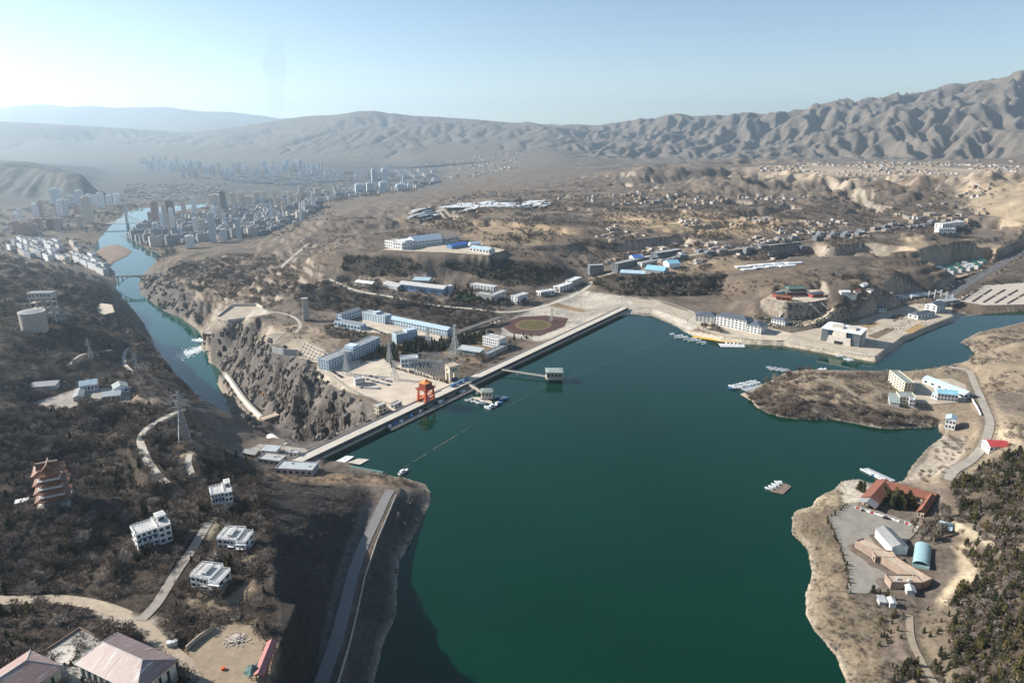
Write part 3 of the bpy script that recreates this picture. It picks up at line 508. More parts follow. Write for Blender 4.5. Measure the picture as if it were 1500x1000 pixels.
for (x0, y0, nx, ny, cell, seed, K, tal, rs, its, f0, f1, fe, ex) in ((-7000, 5500, 330, 180, 36, 3, .035, .6, 1 / 60, 40, 6200, 8000, 1500, (-6900, -6000, 300, 1000)), (-200, 3900, 345, 225, 29, 8, .085, .95, 1 / 22, 80, 4100, 4700, 900, (300, 1000, 9000, 10000))):
    xs, ys, dh = carve(x0, y0, nx, ny, cell, seed, its, K, tal, rs, .7 if x0 > -1000 else -.1)
    edge = sstep(ex[0], ex[1], GX) * (1 - sstep(ex[2], ex[3], GX)) * sstep(f0, f1, GY) * (1 - sstep(ys[-1] - fe, ys[-1], GY))
    Z = Z + raster_sample(xs, ys, dh, GX + fbm(GX, GY, 90, 2, 61) * 9, GY + fbm(GX, GY, 90, 2, 62) * 9) * edge
Z += sstep(13000, 17000, GY) * np.clip(RGH, 0, 60) * fbm(GX, GY, 2600, 4, 70) * 2.2
# mid-ground relief: loess gullies, terraces, rock
nearm = 1 - sstep(3000, 4200, GY)
rg = np.clip(RGH, 0, 16)
Z += nearm * rg * (fbm(GX, GY, 55, 4, 5, .55) * .9 + fbm(GX, GY, 160, 2, 15) * .6)
Z += nearm * np.clip(RGH, 0, 3.2) * sstep(250, 420, RR) * (1 - sstep(1200, 1500, RR)) * (GX < -60) * (ridged(GX, GY, 130, 3, 17) - .8) * 2.6
rockm = sstep(3.0, 4.2, RGH) * (1 - sstep(900, 1500, RR)) * (RR > 500)
Z += rockm * ((ridged(GX + GY * .35, GY * .45 - GX * .3, 26, 5, 25) - .5) * 15 + (ridged(GX, GY, 9, 2, 27) - .5) * 3.5)
bad = sstep(4, 9, RGH) * sstep(2200, 2800, RR) * nearm
Z += bad * (ridged(GX, GY, 420, 4, 35) - .75) * 42
terr = sstep(1350, 1500, RR) * (1 - sstep(3200, 4200, RR)) * sstep(20, 35, Z) * (1 - sstep(75, 95, Z))
_q = 8.0; _zz = (Z + fbm(GX, GY, 260, 3, 48) * 3) / _q; _fr = _zz - np.floor(_zz); _zt = _q * (np.floor(_zz) + sstep(.78, .98, _fr)); Z = Z + terr * .85 * (_zt + 1.5 - Z) * (1 - sstep(85, 110, Z))
_m2 = sstep(1150, 1300, RR) * (1 - sstep(2600, 3000, RR)) * sstep(-88, -76, Z) * (1 - sstep(22, 36, Z)) * (GX < -120); _q = 10.0; _zz = (Z + fbm(GX, GY, 120, 3, 58) * 5) / _q; _fr = _zz - np.floor(_zz); Z = Z + _m2 * .9 * (_q * (np.floor(_zz) + sstep(.7, .98, _fr)) + 2 - Z)
gul = ridged(GX + fbm(GX, GY, 90, 2, 46) * 18, GY + fbm(GX, GY, 90, 2, 47) * 18, 560, 3, 45); Z -= terr * sstep(1.04, 1.2, gul) * 26
Z += sstep(14, 40, RGH) * sstep(4200, 4800, GY) * (1 - sstep(10500, 12000, GY)) * (ridged(GX, GY, 210, 3, 49) - .75) * np.where(GX > 0, 5, 5)
LAKE_D, _ = seg_dist(GX, GY, LAKE, True); inl = in_poly(GX, GY, LAKE)
Z = np.where(inl, np.minimum(-.25 - np.minimum(LAKE_D * .35, 8), 0), np.where((LAKE_D < 60) & (GY > 120) & (Z < .25 + LAKE_D * .12) & (LAKE_D < 25), .25 + LAKE_D * .12, Z))
rm = RR < 4500
RIV_D, _ = seg_dist(GX, GY, RIVER, True); inr = in_poly(GX, GY, RIVER)
Z = np.where(inr, WR - .4 - np.minimum(RIV_D * .3, 6), np.where(RIV_D < 200, np.maximum(Z, WR + .5 + RIV_D * .02), Z))
# the gorge right behind the dam stays low; the dam itself is built as an object
def flatten(poly, z, margin):
    xs_ = [q[0] for q in poly]; ys_ = [q[1] for q in poly]
    global Z
    m = (GX > min(xs_) - margin) & (GX < max(xs_) + margin) & (GY > min(ys_) - margin) & (GY < max(ys_) + margin)
    if not m.any(): return
    x = GX[m]; y = GY[m]; d, _ = seg_dist(x, y, poly, True); d = np.where(in_poly(x, y, poly), 0, d)
    t = 1 - sstep(1.5, max(margin, 2), d); zz = Z[m]
    Z[m] = zz + (z - .3 - zz) * t
def flatten_line(pts, w_, margin):
    xs_ = [q[0] for q in pts]; ys_ = [q[1] for q in pts]; g = w_ + margin
    m = (GX > min(xs_) - g) & (GX < max(xs_) + g) & (GY > min(ys_) - g) & (GY < max(ys_) + g)
    x = GX[m]; y = GY[m]; d, zl = seg_dist(x, y, pts); t = 1 - sstep(w_ / 2 + 2.5, w_ / 2 + margin, d)
    Z[m] += (zl - .35 - Z[m]) * t
for k, (poly, z, mg) in PADS.items(): flatten(poly, z, mg)
for f in FOOT: flatten(*f)
for k, (pts, w_) in ROADS.items(): flatten_line(pts, w_, 9 if w_ < 15 else 16)
def ground(x, y):
    x = np.asarray(x, float); y = np.asarray(y, float)
    u = (np.arctan2(x, y) - TH0) / (TH1 - TH0) * (NT - 1); v = np.interp(np.log(np.hypot(x, y)), _lr, _cw) * (NR - 1)
    u = np.clip(u, 0, NT - 1.001); v = np.clip(v, 0, NR - 1.001); i = u.astype(int); j = v.astype(int); fu = u - i; fv = v - j
    return (Z[j, i] * (1 - fu) + Z[j, i + 1] * fu) * (1 - fv) + (Z[j + 1, i] * (1 - fu) + Z[j + 1, i + 1] * fu) * fv
def gz(x, y): return float(ground(x, y))
def near_pixel(x, y, z0=20.0):
    """where the ray through a photo pixel meets the ground"""
    z = z0
    for _ in range(25):
        q = P(x, y, min(z, 280)); z = .5 * z + .5 * gz(q[0], q[1])
    return P(x, y, z)
# ------------------------------------------------------------------ terrain: soil colour per vertex
gx_ = np.gradient(Z, axis=1) / np.maximum(np.gradient(GX, axis=1) ** 2 + np.gradient(GY, axis=1) ** 2, 1e-6) ** .5
gr_ = np.gradient(Z, axis=0) / np.gradient(RR, axis=0)
SLOPE = np.hypot(gx_, gr_)
COLR = np.empty(Z.shape + (3,)); COLR[:] = SOIL
def mixc(c, t):
    global COLR
    COLR = COLR * (1 - t[..., None]) + np.array(c) * t[..., None]
n1 = fbm(GX, GY, 300, 4, 80); n2 = fbm(GX, GY, 60, 4, 90)
mixc((.16, .118, .08), sstep(-.1, .7, n1 + n2 * .5) * .8 * (1 - sstep(5000, 7000, GY)))
mixc(PALE, sstep(.9, 1.6, SLOPE) * (RR < 4500) * (RR > 900) * .75)
mixc((.155, .13, .105), sstep(4200, 5500, GY) * .85)
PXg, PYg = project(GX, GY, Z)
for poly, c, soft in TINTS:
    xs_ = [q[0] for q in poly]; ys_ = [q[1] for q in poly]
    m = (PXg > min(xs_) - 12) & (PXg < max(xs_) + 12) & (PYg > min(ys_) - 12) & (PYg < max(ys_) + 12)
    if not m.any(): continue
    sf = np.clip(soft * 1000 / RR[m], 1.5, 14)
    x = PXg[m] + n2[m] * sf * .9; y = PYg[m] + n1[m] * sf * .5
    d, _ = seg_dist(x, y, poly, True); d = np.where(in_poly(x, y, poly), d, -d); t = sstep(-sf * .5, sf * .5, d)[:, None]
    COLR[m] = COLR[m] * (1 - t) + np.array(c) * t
# patchwork of small fields on the terraces
fu = GX * .94 + GY * .34 + n1 * 25; fv = -GX * .34 + GY * .94 + n1 * 20
cellh = _hash(np.floor(fu / 95), np.floor(fv / 42 + .5 * _hash(np.floor(fu / 95), np.floor(fu * 0), 3)), 77)
fm = terr * (1 - sstep(.18, .4, SLOPE))
COLR *= (1 + fm * (cellh - .5) * .7)[..., None]
edge_f = np.minimum(np.abs((fu / 95) % 1 - .5), np.abs((fv / 42) % 1 - .5)); COLR *= (1 - .35 * fm * sstep(.44, .48, np.maximum(np.abs((fu / 95) % 1 - .5), np.abs((fv / 42) % 1 - .5))))[..., None]
shore = np.exp(-np.clip(LAKE_D, 0, 50) / 2.5) * (~inl) * (Z < 4); mixc((.45, .38, .29), shore * .7)
COLR *= (1 + n2 * .22)[..., None]
COLR = np.clip(COLR, .02, .7); ROCKM = np.clip(rockm + .0, 0, 1)
COLR = COLR * (1 - .55 * ROCKM[..., None] * (1 - sstep(.2, .9, fbm(GX, GY, 18, 3, 99) + .55)[..., None]))
# ------------------------------------------------------------------ materials
MATS = {}
def new_mat(name):
    m = bpy.data.materials.new(name); m.use_nodes = True; MATS[name] = m
    return m, m.node_tree, m.node_tree.nodes['Principled BSDF']
def mat(name, col, rough=.8, var=.18, scale=.4, metal=0.0, spec=.3, bump=0.0):
    """plain procedural material: base colour broken up by two noises"""
    if name in MATS: return MATS[name]
    m, t, b = new_mat(name); N = t.nodes; L = t.links
    g = N.new('ShaderNodeNewGeometry')
    n = N.new('ShaderNodeTexNoise'); n.inputs['Scale'].default_value = scale; n.inputs['Detail'].default_value = 5; n.inputs['Roughness'].default_value = .65
    L.new(g.outputs['Position'], n.inputs['Vector'])
    mr = N.new('ShaderNodeMapRange'); mr.inputs[1].default_value = .3; mr.inputs[2].default_value = .7; mr.inputs[3].default_value = 1 - var; mr.inputs[4].default_value = 1 + var
    L.new(n.outputs[0], mr.inputs[0])
    oi = N.new('ShaderNodeObjectInfo')
    mr2 = N.new('ShaderNodeMapRange'); mr2.inputs[3].default_value = 1 - var * .6; mr2.inputs[4].default_value = 1 + var * .6; L.new(oi.outputs['Random'], mr2.inputs[0])
    mu = N.new('ShaderNodeMath'); mu.operation = 'MULTIPLY'; L.new(mr.outputs[0], mu.inputs[0]); L.new(mr2.outputs[0], mu.inputs[1])
    vm = N.new('ShaderNodeVectorMath'); vm.operation = 'SCALE'; vm.inputs[0].default_value = col; L.new(mu.outputs[0], vm.inputs['Scale'])
    L.new(vm.outputs[0], b.inputs['Base Color'])
    b.inputs['Roughness'].default_value = rough; b.inputs['Metallic'].default_value = metal; b.inputs['Specular IOR Level'].default_value = spec
    if bump:
        bp = N.new('ShaderNodeBump'); bp.inputs['Strength'].default_value = bump; bp.inputs['Distance'].default_value = .3
        L.new(n.outputs[0], bp.inputs['Height']); L.new(bp.outputs[0], b.inputs['Normal'])
    return m
def ground_mat():
    m, t, b = new_mat('soil'); N = t.nodes; L = t.links
    a = N.new('ShaderNodeAttribute'); a.attribute_name = 'soil'
    g = N.new('ShaderNodeNewGeometry')
    n = N.new('ShaderNodeTexNoise'); n.inputs['Scale'].default_value = .22; n.inputs['Detail'].default_value = 8; n.inputs['Roughness'].default_value = .7
    L.new(g.outputs['Position'], n.inputs['Vector'])
    n2 = N.new('ShaderNodeTexNoise'); n2.inputs['Scale'].default_value = .02; n2.inputs['Detail'].default_value = 6; n2.inputs['Roughness'].default_value = .6
    L.new(g.outputs['Position'], n2.inputs['Vector'])
    m1 = N.new('ShaderNodeMapRange'); m1.inputs[1].default_value = .28; m1.inputs[2].default_value = .72; m1.inputs[3].default_value = .55; m1.inputs[4].default_value = 1.42; L.new(n.outputs[0], m1.inputs[0])
    m2 = N.new('ShaderNodeMapRange'); m2.inputs[1].default_value = .3; m2.inputs[2].default_value = .7; m2.inputs[3].default_value = .8; m2.inputs[4].default_value = 1.2; L.new(n2.outputs[0], m2.inputs[0])
    mu = N.new('ShaderNodeMath'); mu.operation = 'MULTIPLY'; L.new(m1.outputs[0], mu.inputs[0]); L.new(m2.outputs[0], mu.inputs[1])
    vm = N.new('ShaderNodeVectorMath'); vm.operation = 'SCALE'; L.new(a.outputs['Color'], vm.inputs[0])
    v2 = N.new('ShaderNodeTexVoronoi'); v2.feature = 'DISTANCE_TO_EDGE'; v2.inputs['Scale'].default_value = .11; L.new(g.outputs['Position'], v2.inputs['Vector'])
    cr = N.new('ShaderNodeMapRange'); cr.inputs[1].default_value = .0; cr.inputs[2].default_value = .16; cr.inputs[3].default_value = .62; cr.inputs[4].default_value = 0.0; L.new(v2.outputs['Distance'], cr.inputs[0])  # shade of rock crevices put into the colour along cell edges
    ck = N.new('ShaderNodeMath'); ck.operation = 'MULTIPLY'; L.new(cr.outputs[0], ck.inputs[0]); L.new(a.outputs['Alpha'], ck.inputs[1])
    on = N.new('ShaderNodeMath'); on.operation = 'SUBTRACT'; on.inputs[0].default_value = 1.0; L.new(ck.outputs[0], on.inputs[1])
    m3 = N.new('ShaderNodeMath'); m3.operation = 'MULTIPLY'; L.new(mu.outputs[0], m3.inputs[0]); L.new(on.outputs[0], m3.inputs[1]); L.new(m3.outputs[0], vm.inputs['Scale'])
    L.new(vm.outputs[0], b.inputs['Base Color']); b.inputs['Roughness'].default_value = .95; b.inputs['Specular IOR Level'].default_value = .1
    mp = N.new('ShaderNodeMapping'); mp.inputs['Scale'].default_value = (.09, .09, .045); mp.inputs['Rotation'].default_value = (.5, .2, .4); L.new(g.outputs['Position'], mp.inputs[0])
    vo = N.new('ShaderNodeTexVoronoi'); vo.inputs['Scale'].default_value = 1.0; vo.distance = 'CHEBYCHEV'; L.new(mp.outputs[0], vo.inputs['Vector'])
    rk = N.new('ShaderNodeMath'); rk.operation = 'MULTIPLY'; L.new(vo.outputs['Distance'], rk.inputs[0]); L.new(a.outputs['Alpha'], rk.inputs[1])
    hs = N.new('ShaderNodeMath'); hs.operation = 'MULTIPLY_ADD'; hs.inputs[1].default_value = 3.0; L.new(rk.outputs[0], hs.inputs[0]); L.new(n.outputs[0], hs.inputs[2])
    bp = N.new('ShaderNodeBump'); bp.inputs['Strength'].default_value = .8; bp.inputs['Distance'].default_value = 1.8
    L.new(hs.outputs[0], bp.inputs['Height']); L.new(bp.outputs[0], b.inputs['Normal'])
    return m
def water_mat(name, col, rough, bump, scale):
    m, t, b = new_mat(name); N = t.nodes; L = t.links
    g = N.new('ShaderNodeNewGeometry')
    n = N.new('ShaderNodeTexNoise'); n.inputs['Scale'].default_value = .006; n.inputs['Detail'].default_value = 4; L.new(g.outputs['Position'], n.inputs['Vector'])
    mr = N.new('ShaderNodeMapRange'); mr.inputs[1].default_value = .3; mr.inputs[2].default_value = .7; mr.inputs[3].default_value = .85; mr.inputs[4].default_value = 1.15; L.new(n.outputs[0], mr.inputs[0])
    vm = N.new('ShaderNodeVectorMath'); vm.operation = 'SCALE'; vm.inputs[0].default_value = col; L.new(mr.outputs[0], vm.inputs['Scale'])
    L.new(vm.outputs[0], b.inputs['Base Color']); b.inputs['Roughness'].default_value = rough; b.inputs['IOR'].default_value = 1.33
    mp = N.new('ShaderNodeMapping'); mp.inputs['Scale'].default_value = (.004, .016, .01); mp.inputs['Rotation'].default_value = (0, 0, .5); L.new(g.outputs['Position'], mp.inputs[0])
    n4 = N.new('ShaderNodeTexNoise'); n4.inputs['Scale'].default_value = 1.0; n4.inputs['Detail'].default_value = 5; n4.inputs['Roughness'].default_value = .6; L.new(mp.outputs[0], n4.inputs['Vector'])
    r4 = N.new('ShaderNodeMapRange'); r4.inputs[1].default_value = .42; r4.inputs[2].default_value = .62; r4.inputs[3].default_value = rough * .6; r4.inputs[4].default_value = rough + .10; L.new(n4.outputs[0], r4.inputs[0]); L.new(r4.outputs[0], b.inputs['Roughness'])
    n3 = N.new('ShaderNodeTexNoise'); n3.inputs['Scale'].default_value = scale; n3.inputs['Detail'].default_value = 3; L.new(g.outputs['Position'], n3.inputs['Vector'])
    bp = N.new('ShaderNodeBump'); bp.inputs['Strength'].default_value = bump; bp.inputs['Distance'].default_value = .1; L.new(n3.outputs[0], bp.inputs['Height']); L.new(bp.outputs[0], b.inputs['Normal'])
    return m
# ------------------------------------------------------------------ mesh helpers
def link(name, me, m=None, parent=None, loc=(0, 0, 0), rz=0, scale=None):
    o = bpy.data.objects.new(name, me); COL.objects.link(o)
    if m is not None and me is not None and not me.materials: me.materials.append(m)
    o.location = loc; o.rotation_euler = (0, 0, rz)
    if scale is not None: o.scale = scale
    if parent is not None: o.parent = parent
    return o
def tag(o, label, cat, group=None, kind=None):
    o['label'] = label; o['category'] = cat
    if group: o['group'] = group
    if kind: o['kind'] = kind
    return o
def thing(name, label, cat, loc, rz=0, group=None):
    o = bpy.data.objects.new(name, None); COL.objects.link(o); o.empty_display_size = 1
    o.location = loc; o.rotation_euler = (0, 0, rz)
    return tag(o, label, cat, group)
def struct(o): o['kind'] = 'structure'; return o
class MB:
    """collects faces for ONE mesh object"""
    def __init__(s): s.v = []; s.f = []; s.mi = []; s.cur = 0
    def add(s, vs, fs):
        k = len(s.v); s.v += [tuple(q) for q in vs]; s.f += [tuple(i + k for i in f) for f in fs]; s.mi += [s.cur] * len(fs); return s
    def box(s, x0, y0, z0, x1, y1, z1):
        return s.add([(x0, y0, z0), (x1, y0, z0), (x1, y1, z0), (x0, y1, z0), (x0, y0, z1), (x1, y0, z1), (x1, y1, z1), (x0, y1, z1)],
                     [(3, 2, 1, 0), (4, 5, 6, 7), (0, 1, 5, 4), (1, 2, 6, 5), (2, 3, 7, 6), (3, 0, 4, 7)])
    def prism(s, poly, z0, z1, top=None):
        n = len(poly); t = top or poly
        return s.add([(x, y, z0) for x, y in poly] + [(x, y, z1) for x, y in t], [tuple(range(n - 1, -1, -1)), tuple(range(n, 2 * n))] + [(i, (i + 1) % n, n + (i + 1) % n, n + i) for i in range(n)])
    def loft(s, rings, caps=True):
        n = len(rings[0]); k = len(s.v)
        s.v += [tuple(q) for r_ in rings for q in r_]
        for a in range(len(rings) - 1):
            for i in range(n): s.f.append((k + a * n + i, k + a * n + (i + 1) % n, k + (a + 1) * n + (i + 1) % n, k + (a + 1) * n + i)); s.mi.append(s.cur)
        if caps:
            s.f.append(tuple(k + i for i in range(n - 1, -1, -1))); s.f.append(tuple(k + (len(rings) - 1) * n + i for i in range(n))); s.mi += [s.cur, s.cur]
        return s
    def tube(s, a, b, r0, r1=None, n=5):
        a = Vector(a); b = Vector(b); d = (b - a); q = d.to_track_quat('Z', 'Y'); r1 = r0 if r1 is None else r1
        return s.loft([[a + q @ Vector((r0 * math.cos(6.2832 * i / n), r0 * math.sin(6.2832 * i / n), 0)) for i in range(n)], [b + q @ Vector((r1 * math.cos(6.2832 * i / n), r1 * math.sin(6.2832 * i / n), 0)) for i in range(n)]])
    def cyl(s, x, y, z0, z1, r0, r1=None, n=20):
        r1 = r0 if r1 is None else r1
        return s.loft([[(x + r0 * math.cos(6.2832 * i / n), y + r0 * math.sin(6.2832 * i / n), z0) for i in range(n)], [(x + r1 * math.cos(6.2832 * i / n), y + r1 * math.sin(6.2832 * i / n), z1) for i in range(n)]])
    def mesh(s, name, *ms):
        me = bpy.data.meshes.new(name); me.from_pydata(s.v, [], s.f)
        for m in ms: me.materials.append(m)
        if len(ms) > 1: me.polygons.foreach_set('material_index', s.mi)
        me.update(); return me
    def build(s, name, m, parent=None, loc=(0, 0, 0), rz=0):
        return link(name, s.mesh(name, *(m if isinstance(m, (list, tuple)) else [m])), None, parent, loc, rz)
# ------------------------------------------------------------------ ground, water
def grid_mesh():
    n = NR * NT
    co = np.stack([GX.ravel(), GY.ravel(), Z.ravel()], 1).astype(np.float32)
    i = np.arange(n).reshape(NR, NT); q = np.stack([i[:-1, :-1], i[:-1, 1:], i[1:, 1:], i[1:, :-1]], -1).reshape(-1, 4)[:, ::-1]
    me = bpy.data.meshes.new('terrain'); me.vertices.add(n); me.vertices.foreach_set('co', co.ravel())
    me.loops.add(q.size); me.loops.foreach_set('vertex_index', q.ravel().astype(np.int32))
    me.polygons.add(len(q)); me.polygons.foreach_set('loop_start', np.arange(0, q.size, 4, dtype=np.int32)); me.polygons.foreach_set('loop_total', np.full(len(q), 4, np.int32))
    me.update(calc_edges=True)
    ca = me.color_attributes.new('soil', 'FLOAT_COLOR', 'POINT')
    ca.data.foreach_set('color', np.concatenate([COLR.reshape(-1, 3), ROCKM.reshape(-1, 1)], 1).astype(np.float32).ravel())
    me.polygons.foreach_set('use_smooth', np.ones(len(q), bool))
    return me
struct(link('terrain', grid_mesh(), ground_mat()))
def offset_poly(poly, d):
    n = len(poly); o = []
    area = sum(poly[i][0] * poly[(i + 1) % n][1] - poly[(i + 1) % n][0] * poly[i][1] for i in range(n)); sgn = 1 if area > 0 else -1
    for i in range(n):
        a, b, c = poly[i - 1], poly[i], poly[(i + 1) % n]
        e1 = Vector((b[0] - a[0], b[1] - a[1])).normalized(); e2 = Vector((c[0] - b[0], c[1] - b[1])).normalized()
        nn = Vector((e1.y + e2.y, -e1.x - e2.x)) * sgn
        if nn.length > .3: nn.normalize()
        o.append((b[0] + nn.x * d, b[1] + nn.y * d))
    return o
from mathutils.geometry import tessellate_polygon
def sheet(name, poly, z, m, parent=None):
    vs = [(x, y, z) for x, y in [q[:2] for q in poly]]
    tr = tessellate_polygon([[Vector(v) for v in vs]])
    me = bpy.data.meshes.new(name); fs = []
    for a, b, c in tr:
        A, B, D = vs[a], vs[b], vs[c]
        fs.append((a, b, c) if (B[0] - A[0]) * (D[1] - A[1]) - (B[1] - A[1]) * (D[0] - A[0]) > 0 else (a, c, b))
    me.from_pydata(vs, [], fs); me.update()
    return link(name, me, m, parent)
struct(sheet('lake', offset_poly(LAKE, 5), WL, water_mat('lake_water', (.0003, .028, .0142), .03, .25, .3)))
struct(sheet('river', offset_poly(RIVER, 4), WR, water_mat('river_water', (.004, .060, .044), .05, .2, .3)))
FR = [P(x, y, -99) for x, y in ((88, 240), (112, 237), (140, 233), (146, 234.5), (128, 238), (118, 241), (100, 243))]
struct(sheet('far_river', FR, -92, MATS['river_water']))
def ribbon(name, pts, w_, m, dz=0.0):
    vs = []; fs = []
    for i, q in enumerate(pts):
        a = pts[max(0, i - 1)]; b = pts[min(len(pts) - 1, i + 1)]; d = Vector((b[0] - a[0], b[1] - a[1])).normalized(); n = Vector((-d.y, d.x)) * w_ / 2
        vs += [(q[0] + n.x, q[1] + n.y, q[2] + dz), (q[0] - n.x, q[1] - n.y, q[2] + dz)]
        if i: k = 2 * i; fs.append((k - 2, k - 1, k + 1, k))
    me = bpy.data.meshes.new(name); me.from_pydata(vs, [], fs); me.update()
    return struct(link(name, me, m))
def haze():
    m = bpy.data.materials.new('haze'); m.use_nodes = True; t = m.node_tree; t.nodes.clear()
    o = t.nodes.new('ShaderNodeOutputMaterial'); v = t.nodes.new('ShaderNodeVolumePrincipled')
    v.inputs['Color'].default_value = (.68, .87, 1.0, 1); v.inputs['Density'].default_value = HAZE_D; v.inputs['Anisotropy'].default_value = .5
    t.links.new(v.outputs[0], o.inputs['Volume'])
    b = MB().box(-29000, -2000, -140, 29000, 28500, 1150)
    h = b.build('haze', m); h['kind'] = 'stuff'
    h['label'] = 'pale blue winter haze lying over the whole valley'; h['category'] = 'haze'
HAZE_D = 5.0e-5
haze()
ROAD_MATS = {'cliff_road': mat('asphalt_grey', (.20, .19, .18), .85, .12, .3), 'dirt_track': mat('dirt', (.34, .275, .20), .95, .2, .3), 'villa_road': mat('worn_track', (.27, .235, .195), .9, .2, .3), 'highway': mat('asphalt', (.13, .125, .12), .8, .15, .2)}
pale_road = mat('pale_concrete_road', (.43, .385, .315), .9, .24, .12)
for k, (pts, w_) in ROADS.items(): ribbon(k, pts, w_, ROAD_MATS.get(k, MATS['dirt'] if k in ('forest_track', 'peninsula_path', 'bottom_lane') else pale_road))
PAD_MATS = {'power_station_yard': mat('yard_concrete', (.54, .45, .345), .9, .16, .06), 'gravel_square': mat('gravel', (.27, .245, .205), .95, .2, .15), 'sandy_yard': mat('sand', (.29, .225, .15), .95, .2, .3), 'works_yard': mat('worn_concrete', (.30, .265, .22), .9, .4, .1), 'sports_ground': mat('track_earth', (.095, .05, .04), .95, .15, .2), 'building_site': mat('bare_earth', (.36, .27, .18), .95, .25, .1), 'factory_yard': MATS['works_yard'] if 'works_yard' in MATS else None, 'dock_platform': MATS['worn_concrete'] if 'worn_concrete' in MATS else None, 'car_park': mat('car_park_paving', (.47, .41, .33), .9, .12, .1)}
for k, (poly, z, mg) in PADS.items(): struct(sheet(k, poly, z + .05, PAD_MATS.get(k) or mat('paving', (.46, .385, .29), .9, .24, .09)))
# ------------------------------------------------------------------ building materials
for n, c in dict(sky_wall=(.50, .60, .66), white_wall=(.70, .69, .66), grey_wall=(.42, .41, .39), cream_wall=(.58, .51, .38), blue_wall=(.14, .24, .38), dark_wall=(.16, .17, .18), brick_wall=(.34, .25, .19), glass_wall=(.25, .36, .35), villa_wall=(.68, .665, .61), red_wall=(.26, .07, .05), tan_wall=(.46, .38, .28), brown_wall=(.30, .21, .15),
                 roof_grey=(.27, .27, .26), roof_pale=(.46, .445, .41), roof_white=(.68, .67, .64), roof_lightgrey=(.42, .44, .44), roof_lightblue=(.40, .51, .56), roof_skyblue=(.25, .48, .58), roof_blue=(.06, .15, .46), roof_steelblue=(.30, .38, .45), roof_buff=(.46, .36, .27), roof_slate=(.10, .115, .135), roof_green=(.26, .29, .26), roof_red=(.42, .06, .06), roof_redbrown=(.235, .095, .06), roof_tile=(.20, .092, .05), concrete=(.42, .37, .31), dam_concrete=(.50, .44, .36), dark_concrete=(.10, .10, .095), trim_white=(.78, .77, .74), stone=(.56, .51, .43), canopy_blue=(.05, .12, .22), steel=(.42, .43, .43), rust_orange=(.62, .13, .045), bright_orange=(.75, .27, .07), crane_brown=(.30, .07, .035), timber=(.22, .16, .12), boat_white=(.74, .75, .74), boat_blue=(.05, .16, .36), yellow=(.72, .42, .04), black=(.03, .03, .03), green_net=(.07, .20, .15), temple_green=(.10, .17, .15), rust_pink=(.36, .15, .14), gallery=(.52, .44, .35), lawn=(.05, .14, .05), lattice=(.40, .41, .40), buoy=(.50, .40, .30)).items():
    mat(n, c, .6 if n.startswith('roof') else .8, .2, .3)
MATS['lattice'].node_tree.nodes['Principled BSDF'].inputs['Roughness'].default_value = .5
def glass_mat(name, c):
    m, t, b = new_mat(name); b.inputs['Base Color'].default_value = (*c, 1); b.inputs['Roughness'].default_value = .12; b.inputs['Specular IOR Level'].default_value = .6; return m
glass_mat('glass', (.025, .035, .045)); glass_mat('museum_glass', (.02, .045, .075))
M = MATS
UNITBOX = MB().box(-.5, -.5, -.5, .5, .5, .5)
UB = {}
def ubox(m):
    if m not in UB: UB[m] = UNITBOX.mesh('pane', M[m])
    return UB[m]
def part_box(name, m, parent, cx, cy, cz, sx, sy, sz, rz=0):
    o = link(name, ubox(m), None, parent, (cx, cy, cz), rz, (sx, sy, sz)); return o
def windows(T, W, D, h, st, nc, m='glass', z0=0.0, ends=True, frac=.55, x0=0.0, y0=0.0, hf=.5):
    sh = (h - .3) / st; sp = W / nc
    for s in range(st):
        cz = z0 + sh * (s + .55)
        for c in range(nc): part_box('window', m, T, x0 + sp * (c + .5), y0 - .02, cz, sp * frac, .14, sh * hf)
        if ends:
            ne = max(1, min(6, int(round(D / max(sp, 3.2))))); se = D / ne
            for c in range(ne):
                for xx in (x0 - .02, x0 + W + .02): part_box('window', m, T, xx, y0 + se * (c + .5), cz, .14, se * min(frac, .45), sh * hf)
